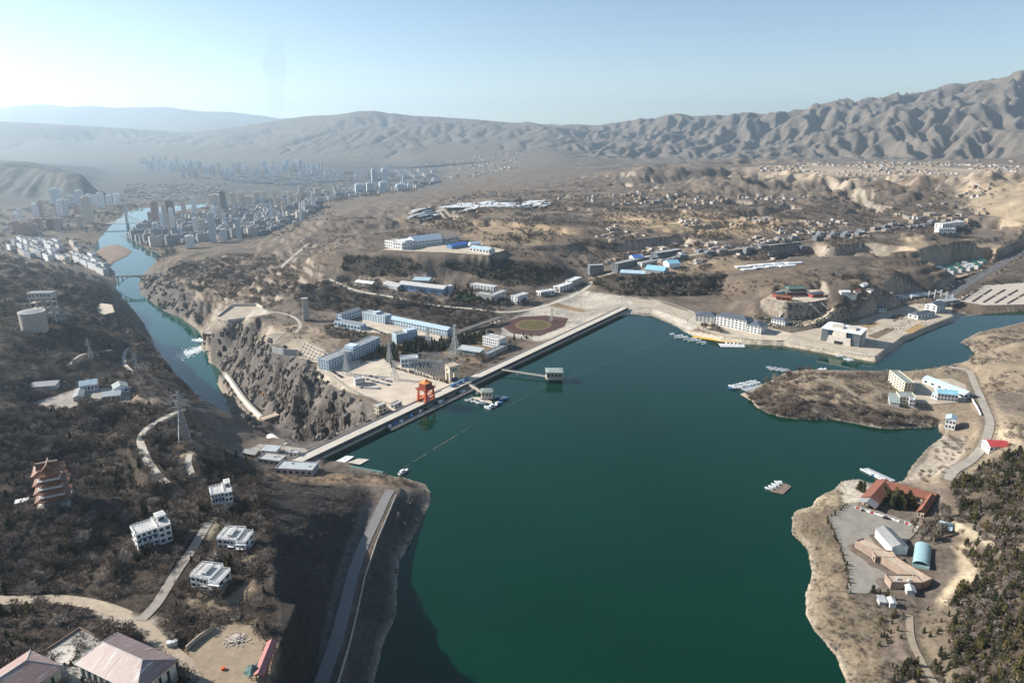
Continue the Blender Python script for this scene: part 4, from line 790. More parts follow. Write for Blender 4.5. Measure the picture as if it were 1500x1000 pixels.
def roof_on(T, kind, W, D, h, m, x0=0.0, y0=0.0, oh=.6, rise=None, wallm=None):
    r = MB()
    if kind == 'flat':
        r.box(x0 + .3, y0 + .3, h - .1, x0 + W - .3, y0 + D - .3, h + .12); o = r.build('roof', M[m], T)
        q = MB()
        for (a, b, c, d) in ((-.12, -.12, W + .12, .3), (-.12, D - .3, W + .12, D + .12), (-.12, .302, .3, D - .302), (W - .3, .302, W + .12, D - .302)): q.box(x0 + a, y0 + b, h - .25, x0 + c, y0 + d, h + .85)
        q.build('parapet', M[wallm or 'white_wall'], o); return o
    if kind == 'shed':
        rs = rise or D * .12
        a, b, c, d = x0 - oh, y0 - oh, x0 + W + oh, y0 + D + oh
        r.add([(a, b, h), (c, b, h), (c, d, h + rs), (a, d, h + rs), (a, b, h + .3), (c, b, h + .3), (c, d, h + rs + .3), (a, d, h + rs + .3)], [(3, 2, 1, 0), (4, 5, 6, 7), (0, 1, 5, 4), (1, 2, 6, 5), (2, 3, 7, 6), (3, 0, 4, 7)])
    elif kind in ('gable', 'gable_x'):
        if kind == 'gable':
            rs = rise or D * .2; a, c = x0 - oh, x0 + W + oh; ys_ = (y0 - oh, y0 + D / 2, y0 + D + oh); zs = (h - .1, h + rs, h - .1)
            pts = [[(x, y, z) for y, z in zip(ys_, zs)] + [(x, y, z + .3) for y, z in zip(ys_[::-1], zs[::-1])] for x in (a, c)]
        else:
            rs = rise or W * .22; a, c = y0 - oh, y0 + D + oh; xs_ = (x0 - oh, x0 + W / 2, x0 + W + oh); zs = (h - .1, h + rs, h - .1)
            pts = [[(x, y, z) for x, z in zip(xs_, zs)] + [(x, y, z + .3) for x, z in zip(xs_[::-1], zs[::-1])] for y in (a, c)]
        r.loft(pts)
    elif kind == 'hip':
        rs = rise or min(W, D) * .2; k = min(W, D) * .42
        a, b, c, d = x0 - oh, y0 - oh, x0 + W + oh, y0 + D + oh
        r.add([(a, b, h), (c, b, h), (c, d, h), (a, d, h)] + ([(a + k, (b + d) / 2, h + rs), (c - k, (b + d) / 2, h + rs)] if W >= D else [((a + c) / 2, b + k, h + rs), ((a + c) / 2, d - k, h + rs)]),
              [(3, 2, 1, 0)] + ([(0, 1, 5, 4), (1, 2, 5), (2, 3, 4, 5), (3, 0, 4)] if W >= D else [(0, 1, 4), (1, 2, 5, 4), (2, 3, 5), (3, 0, 4, 5)]))
    elif kind == 'barrel':
        rs = rise or W * .3; n = 14; ring_ = [(x0 + W / 2 - (W / 2 + oh) * math.cos(math.pi * i / n), h + rs * math.sin(math.pi * i / n)) for i in range(n + 1)]
        ring_ += [(x, z - .25) for x, z in ring_[::-1]]
        r.loft([[(x, y, z) for x, z in ring_] for y in (y0 - .1, y0 + D + .1)])
    return r.build('roof', M[m], T)
def make_building(s):
    if s['roof'] == 'gable' and s['D'] > s['W'] * 1.15: s['roof'] = 'gable_x'
    T = thing(s['name'], s['label'], s['cat'], s['A'], s['rz'])
    W, D, h = s['W'], s['D'], s['h']
    wb = MB(); wb.box(0, 0, -4, W, D, h)
    if s['roof'] == 'gable': rs = D * .2 - .25; wb.loft([[(x, .05, h - .01), (x, D - .05, h - .01), (x, D / 2, h + rs)] for x in (0, W)])
    if s['roof'] == 'gable_x': rs = W * .22 - .25; wb.loft([[(.05, y, h - .01), (W - .05, y, h - .01), (W / 2, y, h + rs)] for y in (0, D)])
    if s['roof'] == 'shed': wb.add([(0, 0, h - .02), (W, 0, h - .02), (W, D, h - .02), (0, D, h - .02), (0, D, h + D * .11), (W, D, h + D * .11)], [(3, 2, 1, 0), (0, 1, 5, 4), (1, 2, 5), (3, 0, 4), (2, 3, 4, 5)])
    wb.build('wall', M[s['wall']], T)
    RO = roof_on(T, s['roof'], W, D, h, s['rmat'], wallm=s['wall'])
    if s['st'] and s['nc']: windows(T, W, D, h, s['st'], s['nc'])
    if s.get('box'):
        a, b = s['box']; MB().box(W * a + .4, 1, h, W * b - .4, D - 1, h + 3.2).build('roof_house', M[s['wall']], RO)
    if s['roof'] in ('flat',) and s['W'] > 14:      # small things on the roof
        rnd = random.Random(int(s['A'][0] * 7))
        for _ in range(2):
            x = rnd.uniform(2, W - 3); y = rnd.uniform(1.5, max(2, D - 3)); part_box('roof_unit', 'roof_lightgrey', RO, x, y, h + .6, rnd.uniform(.8, 2), rnd.uniform(.8, 1.6), 1.1)
    return T
for s in BSPEC: make_building(s)
def fr(a, b, z):
    A, rz, W = frame(a, b, z); return A, rz, W
# ------------------------------------------------------------------ the dam
D0 = Vector(P(460, 669, 6)); D1 = Vector(P(920, 451, 6)); DL = (D1 - D0).length; DRZ = math.atan2(D1.y - D0.y, D1.x - D0.x)
def dam_local(u, v, z): c, s = math.cos(DRZ), math.sin(DRZ); return (D0.x + u * c - v * s, D0.y + u * s + v * c, z)
def dam():
    T = thing('dam', 'long straight concrete gravity dam closing the green lake', 'dam', (D0.x, D0.y, 0), DRZ)
    b = MB(); sec = lambda u, dn: [(u, 0, -14), (u, 0, 5.7), (u, 13, 5.7), (u, 13.2, 1), (u, 13 + dn * .8, -14 - dn * 1.0), (u, 5, -14 - dn)]
    b.loft([sec(-14, 1), sec(20, 8), sec(70, 55), sec(150, 55), sec(215, 10), sec(260, 2), sec(DL, 2)])
    b.build('dam_wall', M['dam_concrete'], T)
    MB().box(-13.9, .35, 5.6, DL, 12.9, 6.0).build('crest_road', mat('crest_paving', (.54, .485, .40), .9, .08, .2), T)
    MB().box(-13.9, -.6, 3.0, DL, .33, 7.0).build('parapet', M['dark_concrete'], T)  # upstream parapet in much darker concrete than the downstream ones
    MB().box(-13.9, -.35, 7.0, DL, .30, 7.12).build('coping', M['dam_concrete'], T)
    MB().box(-13.9, 12.6, 6.0, 190, 13.1, 6.9).build('parapet', M['dam_concrete'], T)
    MB().box(255, 12.6, 6.0, DL, 13.1, 6.9).build('parapet', M['dam_concrete'], T)
    n = int(DL / 28)
    post = MB().box(-.25, -.25, 0, .25, .25, 1.6).mesh('lamp_post', M['dam_concrete'])
    lamp = MB(); lamp.tube((0, 0, 0), (0, 0, 6.5), .12, .08); lamp.box(-.15, -1.3, 6.4, .15, .1, 6.6); lampm = lamp.mesh('lamp_post', M['steel'])
    for i in range(n): link('lamp_post', lampm, None, T, (6 + i * 28, 12.3, 6.0))
    for i in range(int(DL / 14)): link('pier', post, None, T, (3 + i * 14, -.95, 2.2))
    # lower deck along the intakes
    u0, u1 = 88, 220
    MB().box(u0, -9.5, -1.5, u1, -.7, 1.6).build('intake_deck', M['dark_concrete'], T)
    r = MB()
    for yy in (-9.3, -6.6): r.box(u0, yy, 2.5, u1, yy + .14, 2.75)
    k = u0
    while k < u1: r.box(k, -9.32, 1.6, k + .12, -9.2, 2.6); k += 4
    r.build('railing', M['trim_white'], T)
    MB().box(u0, -9.9, 1.0, u1, -9.52, 1.75).build('kerb', M['dam_concrete'], T)
    for i, (u, c, sx, sz) in enumerate(((98, 'boat_blue', 3, 2.4), (106, 'boat_white', 4, 2), (121, 'boat_blue', 3.4, 2.8), (135, 'steel', 2.4, 3), (166, 'boat_white', 5, 3), (171, 'boat_blue', 2, 2), (205, 'boat_white', 7, 1.6), (90.5, 'boat_white', 2.6, 2.4))): MB().box(u, -5.5, 1.6, u + sx, -2.6, 1.6 + sz).build('hoist_box', M[c], T)
    r = MB()
    for i in range(7): r.box(92 + i * 18, -6, 1.6, 93.2 + i * 18, -1, 3.2)
    r.build('gate_frame', M['black'], T)
dam()
def crane():
    p = dam_local(158, 6.5, 6.0); T = thing('gantry_crane', 'tall orange gantry crane straddling the dam crest', 'crane', p, DRZ)
    sx, sy, h = 6.5, 5.2, 14.5
    for (x, y) in ((-sx, -sy), (sx, -sy), (sx, sy), (-sx, sy)):
        q = MB(); q.loft([[(x * 1.05 + a * 1.0, y * 1.05 + b * 1.0, .9) for a, b in ((-1, -1), (1, -1), (1, 1), (-1, 1))], [(x * .92 + a * .75, y * .92 + b * .75, h) for a, b in ((-1, -1), (1, -1), (1, 1), (-1, 1))]]); q.build('leg', M['rust_orange'], T)
    for y in (-sy, sy):
        MB().box(-sx - 2.2, y * 1.05 - .9, .25, sx + 2.2, y * 1.05 + .9, 1.5).build('bogie', M['crane_brown'], T)
        MB().box(-sx, y - .5, 3.2, sx, y + .5, 4.6).build('tie_beam', M['rust_orange'], T)
        MB().box(-sx - 1, y - .7, h - 1.6, sx + 1, y + .7, h).build('girder', M['rust_orange'], T)
    for x in (-sx, sx):
        MB().box(x - .5, -sy, 7, x + .5, sy, 8).build('cross_beam', M['rust_orange'], T)
        b = MB(); b.tube((x, -sy, 2), (x, sy, 7.4), .3); b.tube((x, sy, 2), (x, -sy, 7.4), .3); b.build('brace', M['rust_orange'], T)
    MB().box(-sx - 2.4, -sy - 2, h, sx + 2.4, sy + 2, h + .5).build('platform', M['crane_brown'], T)
    r = MB()
    for (x0, y0, x1, y1) in ((-8.8, -7.1, 8.8, -7.0), (-8.8, 7.0, 8.8, 7.1), (-8.8, -7.1, -8.7, 7.1), (8.7, -7.1, 8.8, 7.1)): r.box(x0, y0, h + 1.2, x1, y1, h + 1.4)
    for i in range(9):
        for y in (-7.05, 7.05): r.box(-8.7 + i * 2.15, y - .06, h + .5, -8.6 + i * 2.15, y + .06, h + 1.3)
    r.build('railing', M['rust_orange'], T)
    hb = MB(); hb.box(-5.4, -4.6, h + .5, 5.4, 4.6, h + 6.4); H_ = hb.build('machine_house', M['crane_brown'], T)
    roof_on(T, 'hip', 10.8, 9.2, h + 6.4, 'bright_orange', -5.4, -4.6, .6, 1.3)
    for i in range(4): part_box('window', 'glass', T, -3.9 + i * 2.6, -4.62, h + 3.8, 1.2, .12, 1.6)
    MB().box(5.5, -2, h + 1, 7.6, 2, h + 4.4).build('cab', M['rust_orange'], T)
    m = MB(); m.tube((1.5, 0, h + 7.2), (1.5, 0, h + 11), .45, .25); m.box(-.2, -1, h + 8, 3.2, 1, h + 8.8); m.build('mast', M['rust_orange'], T)
crane()
def gate_tower():
    A, rz, W = fr((659, 558.5), (673, 555), 4.2); T = thing('gate_tower', 'cream concrete tower with open arches at the switchyard corner', 'tower', A, rz)
    W = 13; D = 10; b = MB()
    for x in (0, W - 2.2):
        for y in (0, D - 2.2): b.box(x, y, -2, x + 2.2, y + 2.2, 17)
    b.box(0, 0, 9.2, W, D, 10.6); b.box(0, 0, 15.2, W, D, 17.4); b.box(1.2, 1.4, 10.6, W - 1.2, D - .6, 15.2); b.build('tower_frame', M['cream_wall'], T)
    MB().box(-.8, -.8, 17.42, W + .8, D + .8, 18.1).build('roof', M['roof_buff'], T)
    windows(T, W - 4, D - 4, 5, 1, 3, z0=10.5, x0=2, y0=1.38, ends=False)
    MB().box(2.2, .6, -1, W - 2.2, 1.0, 3.4).build('panel', M['canopy_blue'], T)
gate_tower()
def intake(label, a, z, W, D, h, base, pts, wallm, roofm):
    """house on stilts in the lake at the end of a footbridge"""
    A = P(*a, z); T = thing('intake_house', label, 'intake house', A, 0)
    q = MB()
    for x in (1.5, W / 2, W - 1.5):
        for y in (1.5, D - 1.5): q.cyl(x, y, -z - 8, .1, .9, n=10)
    q.build('stilt', M['dark_concrete'], T)
    MB().box(-1.2, -1.2, 0, W + 1.2, D + 1.2, .9).build('floor_slab', M['concrete'], T)
    MB().box(0, 0, .9, W, D, h).build('wall', M[wallm], T)
    roof_on(T, 'hip', W, D, h, roofm, oh=1.6, rise=1.2)
    windows(T, W, D, h - 1, 1, max(3, int(W / 4)), z0=.8, hf=.4)
    k = MB(); k.box(-1.1, -1.15, 1.7, W + 1.1, -1.05, 1.85); k.box(-1.15, -1.1, 1.7, -1.05, D + 1.1, 1.85)
    for i in range(int(W / 2) + 1): k.box(-1.05 + i * 2.1, -1.13, .9, -.97 + i * 2.1, -1.07, 1.75)
    k.build('railing', M['trim_white'], T)
    a_, b_ = Vector(pts[0]), Vector(pts[1]); d = (b_ - a_); L = d.length
    Bt = thing('footbridge', label.replace('house', 'house footbridge').split(' at ')[0] + ' running out from the dam crest', 'footbridge', a_, math.atan2(d.y, d.x))
    sl = (pts[1][2] - pts[0][2]); bm = MB()
    bm.add([(0, -1.6, -.9), (L, -1.6, sl - .9), (L, 1.6, sl - .9), (0, 1.6, -.9), (0, -1.6, 0), (L, -1.6, sl), (L, 1.6, sl), (0, 1.6, 0)], [(3, 2, 1, 0), (4, 5, 6, 7), (0, 1, 5, 4), (1, 2, 6, 5), (2, 3, 7, 6), (3, 0, 4, 7)])
    bm.build('deck', M['dam_concrete'], Bt)
    for s in (-1.5, 1.5):
        rl = MB(); rl.tube((0, s, 1.1), (L, s, sl + 1.1), .07)
        for i in range(int(L / 2.5)): rl.tube((i * 2.5, s, sl * i * 2.5 / L), (i * 2.5, s, sl * i * 2.5 / L + 1.1), .05, n=4)
        rl.build('railing', M['steel'], Bt)
    for t in (.36, .7):
        MB().box(L * t - .7, -1.3, -a_.z - 8, L * t + .7, 1.3, sl * t - .85).build('pier', M['concrete'], Bt)
intake('square tan intake house with overhanging roof at the end of the long bridge', (801, 556), 3.0, 18, 14, 9.5, 0, (P(735, 541, 5.6), P(801, 551, 4.0)), 'tan_wall', 'roof_green')
intake('small cream boat house with grey-green roof at the pontoon jetty', (706, 584), 1.6, 11, 9, 8.5, 0, (P(685, 561, 6.0), P(707, 575, 4.6)), 'cream_wall', 'roof_green')
def arch_bridge(name, label, a, b, z, w_, dep, narch, m, wall=True):
    A = Vector(P(*a, z)); Bp = Vector(P(*b, z)); d = Bp - A; L = d.length; T = thing(name, label, 'bridge', A, math.atan2(d.y, d.x))
    MB().box(0, -w_ / 2, -1.2, L, w_ / 2, 0).build('deck', M[m], T)
    for s in (-1, 1): MB().box(0, s * w_ / 2 - .25, 0, L, s * w_ / 2 + .25, 1.1).build('parapet', M[m], T)
    for s in (-1, 1):
        ar = MB(); n = 16; c0, c1 = L * .12, L * .88
        ring0 = []
        for i in range(n + 1):
            t = i / n; x = c0 + (c1 - c0) * t; zz = -1.3 - dep * (2 * t - 1) ** 2; ring0.append([(x, s * w_ * .32 - .7, zz), (x, s * w_ * .32 + .7, zz), (x, s * w_ * .32 + .7, zz - 1.2), (x, s * w_ * .32 - .7, zz - 1.2)])
        ar.loft(ring0); ar.build('arch', M[m], T)
    for t in (.04, .14, .24, .34, .66, .76, .86, .96):
        zz = -1.3 - dep * ((2 * (t - .12) / .76 - 1) ** 2 if .12 <= t <= .88 else 1.3)
        MB().box(L * t - .5, -w_ * .4, zz - .3, L * t + .5, w_ * .4, -1.1).build('column', M[m], T)
arch_bridge('arch_bridge', 'grey concrete arch bridge beside the red running track', (676, 484), (733, 464.5), 9, 6, 7, 1, 'concrete')
arch_bridge('road_bridge', 'road bridge on a flat arch over the river mouth of the gorge', (163, 405), (228, 402.5), -72, 9, 24, 1, 'concrete')
def wall_thing(name, label, pts, th, ztops, zb, m, cat='wall'):
    w_ = [P(x, y, z) for (x, y), z in zip(pts, ztops)]; T = MB(); rings = []
    for i, q in enumerate(w_):
        a = w_[max(0, i - 1)]; b = w_[min(len(w_) - 1, i + 1)]; d = Vector((b[0] - a[0], b[1] - a[1])).normalized(); n = Vector((-d.y, d.x)) * th / 2
        rings.append([(q[0] + n.x, q[1] + n.y, q[2]), (q[0] - n.x, q[1] - n.y, q[2]), (q[0] - n.x, q[1] - n.y, zb), (q[0] + n.x, q[1] + n.y, zb)])
    T.loft(rings); o = T.build(name, M[m]); return tag(o, label, cat)
wall_thing('retaining_wall', 'curved concrete wall holding the power station yard above the rock', [(470, 531), (468, 540), (486, 551), (512, 569), (524, 576), (550, 583), (577, 592)], 1.2, [5] * 7, -9, 'concrete')
wall_thing('retaining_wall', 'towering grey-brown retaining wall beside the museum garden', [(1244, 449), (1262, 443), (1285, 434), (1308, 428)], 2, [26, 26, 24, 22], 4, 'tan_wall')
wall_thing('cliff_parapet', 'white shelf wall on the rock terrace above the gorge', [(398, 507), (415, 511), (436, 512)], 1.0, [3, 3, 3], -6, 'roof_pale')
wall_thing('shore_wall', 'white boundary wall along the shore road below the long shed', [(1424, 583), (1431, 594), (1437, 606)], .6, [13, 13.5, 14], 8, 'trim_white')
wall_thing('yard_wall', 'low mud wall between the dark trees and the sandy yard', [(272, 946), (290, 930), (311, 916)], .6, [60.5, 60.5, 60.5], 56, 'tan_wall')
wall_thing('road_wall', 'thin stone wall on the lake side of the cliff road', [(580, 724), (570, 748), (552, 790), (535, 840), (524, 890), (512, 940), (494, 1000)], .5, [13.4, 13.4, 14.4, 16, 17.4, 19, 21], 8, 'concrete')
# ------------------------------------------------------------------ villas, pagoda, halls
def balustrade(T, x0, y0, x1, y1, z):
    b = MB()
    for (a, c, d, e) in ((x0, y0, x1, y0), (x0, y1, x1, y1), (x0, y0, x0, y1), (x1, y0, x1, y1)):
        b.box(min(a, d) - .12, min(c, e) - .12, z + .85, max(a, d) + .12, max(c, e) + .12, z + 1.05)
        n = max(2, int(math.hypot(d - a, e - c) / 1.7))
        for i in range(n + 1):
            x = a + (d - a) * i / n; y = c + (e - c) * i / n; b.box(x - .14, y - .14, z, x + .14, y + .14, z + (1.3 if i % 2 == 0 else .86))
    b.build('balustrade', M['trim_white'], T)
def villa(label, a, b, z, kind):
    A, rz, W = frame(a, b, z); T = thing('villa', label, 'villa', A, rz, None); D = 13
    def block(x0, y0, x1, y1, h, st, nc, ne=2, rail=True):
        MB().box(x0, y0, -4, x1, y1, h).build('wall', M['villa_wall'], T)
        MB().box(x0 - .3, y0 - .3, h, x1 + .3, y1 + .3, h + .35).build('cornice', M['trim_white'], T)
        MB().box(x0 + .2, y0 + .2, h + .35, x1 - .2, y1 - .2, h + .45).build('roof', M['roof_pale'], T)
        if rail: balustrade(T, x0, y0, x1, y1, h + .45)
        sh = h / st; sp = (x1 - x0) / nc
        for s in range(st):
            for c in range(nc):
                cx = x0 + sp * (c + .5); cz = sh * (s + .52)
                f = part_box('window', 'glass', T, cx, y0 - .03, cz, sp * .62, .16, sh * .5); 
                part_box('sill', 'trim_white', f, 0, -.6, -.58, 1.16, 2.0, .28 / sh)
            for c in range(ne):
                se = (y1 - y0) / ne
                for xx in (x0 - .03, x1 + .03): part_box('window', 'glass', T, xx, y0 + se * (c + .5), sh * (s + .52), .16, se * .5, sh * .5)
    if kind == 'tall':
        block(0, 0, W * .62, D * .8, 10.2, 3, 4); block(W * .62 + .02, -2.2, W, D * .8, 10.8, 3, 2)
        block(W * .72, D * .35, W * .98, D * .78, 14, 4, 1, 1, False)
        MB().box(W * .08, -1.3, 6.6, W * .56, -.02, 6.9).build('canopy', M['canopy_blue'], T)
        MB().box(W * .3, -1.6, 3.2, W * .6, -.02, 3.5).build('balcony', M['trim_white'], T)
        for x in (W * .31, W * .45, W * .59): part_box('column', 'trim_white', T, x, -1.3, 1.6, .35, .35, 3.3)
        part_box('door', 'timber', T, W * .4, -.06, 1.2, 1.6, .2, 2.4)
    else:
        block(0, 1.5, W * .36, D, 6.6, 2, 2); block(W * .36 + .02, 0, W * .7, D - 1, 7.4, 2, 3); block(W * .7 + .02, -1.6, W, D * .75, 6.8, 2, 2)
        block(W * .34, 2.5, W * .47, D * .7, 9.2, 2, 1, 1, False)
        for zz in (3.2, 6.2): MB().box(W * .72, -3.1, zz, W + 1.2, -1.62, zz + .3).build('balcony', M['trim_white'], T)
        for x in (W * .73, W * .86, W + .9): part_box('column', 'trim_white', T, x, -2.9, 3.1, .35, .35, 6.2)
        MB().box(W * .4, -1.2, 3.3, W * .6, -.02, 3.6).build('canopy', M['trim_white'], T)
        part_box('door', 'timber', T, W * .5, -.06, 1.2, 1.6, .2, 2.4)
for v in VILLAS: villa(*v)
def eave(T, c, r0, r1, z0, z1, m, lift=.9, name='roof'):
    """curved tiled skirt: inner square r1 at z1, outer r0 at z0 with lifted corners; ribs of tile"""
    n = 9; rings = []
    def sq(r, z, l):
        o = []
        for sd in range(4):
            for i in range(n - 1):
                t = -1 + 2 * i / (n - 1); x, y = {0: (t, -1), 1: (1, t), 2: (-t, 1), 3: (-1, -t)}[sd]
                o.append((c + r * x, c + r * y, z + l * abs(t) ** 4))
        return o
    b = MB(); b.loft([sq(r0, z0 - .25, lift), sq(r0, z0, lift), sq(r0 * .62 + r1 * .38, z0 + (z1 - z0) * .3, lift * .3), sq(r1, z1, 0)], caps=False)
    b.loft([sq(r0, z0 - .25, lift), sq(r1 * .9, z0 - .1, 0)], caps=False)
    return b.build(name, M[m], T)
def pagoda():
    A, rz, W = frame((59, 745), (98.5, 737), 60); W = 14.5; T = thing('pagoda', 'tiered red-brown pagoda with curved tile roofs on the wooded ridge', 'pagoda', A, rz); c = W / 2
    MB().box(-1.5, -1.5, -5, W + 1.5, W + 1.5, 1.0).build('plinth', M['stone'], T)
    z = 1.0
    for k in range(4):
        r = c * (1 - .05 * k); h = 4.6
        MB().box(c - r * .72, c - r * .72, z, c + r * .72, c + r * .72, z + h).build('wall', M['red_wall'], T)
        MB().box(c - r * .98, c - r * .98, z - .25, c + r * .98, c + r * .98, z + .1).build('gallery_floor', M['trim_white'], T)
        b = MB()
        for s in (-1, 1):
            for zz in (.45, .95): b.box(c - r * .95, c + s * r * .95 - .06, z + zz, c + r * .95, c + s * r * .95 + .06, z + zz + .18); b.box(c + s * r * .95 - .06, c - r * .95, z + zz, c + s * r * .95 + .06, c + r * .95, z + zz + .18)
        b.build('railing', M['trim_white'], T)
        for i in range(5):
            t = -.9 + .45 * i
            for (x, y) in ((t, -.9), (t, .9), (-.9, t), (.9, t)):
                if abs(x) == .9 and abs(y) == .9 and i in (0, 4) and x == t: continue
                part_box('column', 'rust_pink', T, c + r * x, c + r * y, z + h / 2, .38, .38, h)
        for i in range(4):
            for (dx, dy, sx, sy) in ((1, 0, 1.3, .12), (0, 1, .12, 1.3)):
                t = (-.5 + i / 3) * r * 1.05
                for s in (-1, 1): part_box('window', 'glass', T, c + (t if dx else s * r * .725), c + (t if dy else s * r * .725), z + 2.6, sx, sy, 2.2)
        if k < 3: eave(T, c, r + 2.3, r * .72, z + h - .9, z + h + 1.0, 'roof_tile', .7); z += h + .9
        else: z += h
    r = c * .86
    eave(T, c, r + 2.6, r * .62, z - .5, z + 2.6, 'roof_tile', 1.3)
    for ax in (0, 1):     # crossing gable roofs on top
        q = MB(); s = r * .95; w_ = r * .52
        pr = [(-w_, z + 1.9), (0, z + 5.4), (w_, z + 1.9), (w_ * .9, z + 1.7), (0, z + 4.9), (-w_ * .9, z + 1.7)]
        rings = [[(c + e, c + p, zz + (.012 if ax else 0)) if ax == 0 else (c + p, c + e, zz) for p, zz in pr] for e in (-s, -s * .5, s * .5, s)]
        q.loft(rings); q.build('gable_roof', M['roof_tile'], T)
        MB().box(*((c - s, c - .25, z + 5.25, c + s, c + .25, z + 6.0) if ax == 0 else (c - .252, c - s - .1, z + 5.2, c + .252, c + s + .1, z + 5.95))).build('ridge', M['roof_buff'], T)
        for e in (-1, 1):
            g = MB(); vs = [(e * s * .8, p, zz) for p, zz in ((-w_ * .85, z + 1.6), (w_ * .85, z + 1.6), (0, z + 4.8))]; vs = [(c + x, c + y, zz) if ax == 0 else (c + y, c + x, zz) for x, y, zz in vs]
            g.add(vs + [(x, y, zz) for x, y, zz in vs], [(0, 1, 2), (5, 4, 3)]); g.build('gable', M['rust_pink'], T)
    part_box('plaque', 'yellow', T, c, c - r - .2, z - 1.2, 2.4, .2, 1.3)
    q = near_pixel(25, 745, 58); T2 = thing('viewing_shelter', 'small flat white-roofed shelter beside the pagoda', 'shelter', (q[0], q[1], gz(q[0], q[1])), .5)
    for (x, y) in ((0, 0), (6, 0), (6, 4), (0, 4)): part_box('post', 'concrete', T2, x, y, 1.5, .35, .35, 5)
    MB().box(-.7, -.7, 4.0, 6.7, 4.7, 4.4).build('roof', M['roof_white'], T2)
pagoda()
def striped_roof(name, base, a, b, sc):
    """weathered metal sheets: red, grey and white strips across the slope"""
    m, t, bs = new_mat(name); N = t.nodes; L = t.links
    tc = N.new('ShaderNodeTexCoord'); mp = N.new('ShaderNodeMapping'); mp.inputs['Scale'].default_value = (sc, .03, 0.0); L.new(tc.outputs['Object'], mp.inputs[0])
    n = N.new('ShaderNodeTexNoise'); n.inputs['Scale'].default_value = 1; n.inputs['Detail'].default_value = 4; n.inputs['Roughness'].default_value = .8; L.new(mp.outputs[0], n.inputs['Vector'])
    r = N.new('ShaderNodeValToRGB'); e = r.color_ramp.elements; e[0].position = .36; e[0].color = (*base, 1); e[1].position = .64; e[1].color = (*a, 1)
    for p_, c_ in ((.43, base), (.46, b), (.52, (.30, .17, .16)), (.57, base), (.60, a)): x = e.new(p_); x.color = (*c_, 1)
    L.new(n.outputs[0], r.inputs[0]); L.new(r.outputs[0], bs.inputs['Base Color']); bs.inputs['Roughness'].default_value = .5
    return m
striped_roof('striped_roof', (.27, .135, .11), (.56, .54, .50), (.34, .30, .25), .55); striped_roof('striped_roof_across', (.35, .20, .16), (.58, .53, .47), (.40, .33, .28), .5)
def hall(label, A, rz, W, D, h, rise, along_x, rm, chars=False):
    T = thing('banquet_hall', label, 'hall', A, rz)
    MB().box(1, 1, -6, W - 1, D - 1, h).build('wall', M['cream_wall'], T)
    MB().box(0, 0, h, W, D, h + .5).build('eaves_board', M['rust_pink'], T)
    r = MB(); k = (D if along_x else W) * .42; z0, z1 = h + .5, h + rise; e = .3
    a, b, c, d = -e, -e, W + e, D + e
    if along_x: vs = [(a, b, z0), (c, b, z0), (c, d, z0), (a, d, z0), (a + k * .6, D / 2, z1), (c - k, D / 2, z1)]; fs = [(0, 1, 5, 4), (1, 2, 5), (2, 3, 4, 5), (3, 0, 4), (3, 2, 1, 0)]
    else: vs = [(a, b, z0), (c, b, z0), (c, d, z0), (a, d, z0), (W / 2, b + k, z1), (W / 2, d - k * .8, z1)]; fs = [(0, 1, 4), (1, 2, 5, 4), (2, 3, 5), (3, 0, 4, 5), (3, 2, 1, 0)]
    ro = r.add(vs, fs).build('roof', M[rm], T)
    rp = [Vector(v) for v in vs]
    for i, j in ((4, 5), (0, 4), (1, 5 if along_x else 4), (2, 5), (3, 4 if along_x else 5)):
        q = MB(); q.tube(rp[i], rp[j], .22, n=6); q.build('ridge_cap', M['roof_pale'], ro)
    # standing seams of the roof sheets
    if along_x:
        n = int(W / 1.2)
        for s in (0, 1):
            q = MB()
            for i in range(1, n):
                x = i * W / n; t = 1.0 if k * .6 < x < W - k else min(x / (k * .6), (W - x) / k)
                y0 = b if s == 0 else d; y1 = y0 + (D / 2 - y0) * t
                q.tube((x, y0, z0 + .03), (x, y1, z0 + (z1 - z0) * t + .03), .05, n=3)
            q.build('roof_seam', M['roof_pale'] if s else M['roof_buff'], ro)
    else:
        n = int(D / 1.2)
        for s in (0, 1):
            q = MB()
            for i in range(1, n):
                y = i * D / n; t = min(1, y / k, (D - y) / (k * .8)); x0 = a if s == 0 else c; x1 = x0 + (W / 2 - x0) * t
                q.tube((x0, y, z0 + .03), (x1, y, z0 + (z1 - z0) * t + .03), .05, n=3)
            q.build('roof_seam', M['roof_buff'], ro)
    for i in range(int((W - 4) / 4)):
        part_box('window', 'glass', T, 3.5 + i * 4, .97, h * .5, 1.2, .2, h * .62)
        part_box('pilaster', 'trim_white', T, 1.6 + i * 4, .9, h * .45, .5, .3, h * .9)
    for i in range(int((D - 4) / 4)):
        for xx in (.97, W - .97): part_box('window', 'glass', T, xx, 3.5 + i * 4, h * .5, .2, 1.2, h * .62)
    if chars:     # dark brush-stroke characters, too small to read, on the end wall
        q = MB(); rnd = random.Random(4)
        for i in range(3):
            for s in range(5): x, y = D * .48 + rnd.uniform(-.5, .5), h * .75 - i * 1.7 + rnd.uniform(-.5, .5); dx, dy = rnd.choice(((.5, .06), (.06, .5), (.35, .3))); q.box(W - 1.0, x - dx / 2, y - dy / 2, W - .93, x + dx / 2, y + dy / 2)
        q.build('lettering', M['timber'], T)
hall('near hall under a faded red and white striped hip roof', (-189.8, 240.5, 58), R(-24.8), 39, 20.6, 9.5, 5.6, True, 'striped_roof', True)
hall('second hall with faded brown striped roof beside the paved terrace', (-231, 212, 58), R(-24.8), 22.5, 40, 9.5, 5.6, False, 'striped_roof_across')
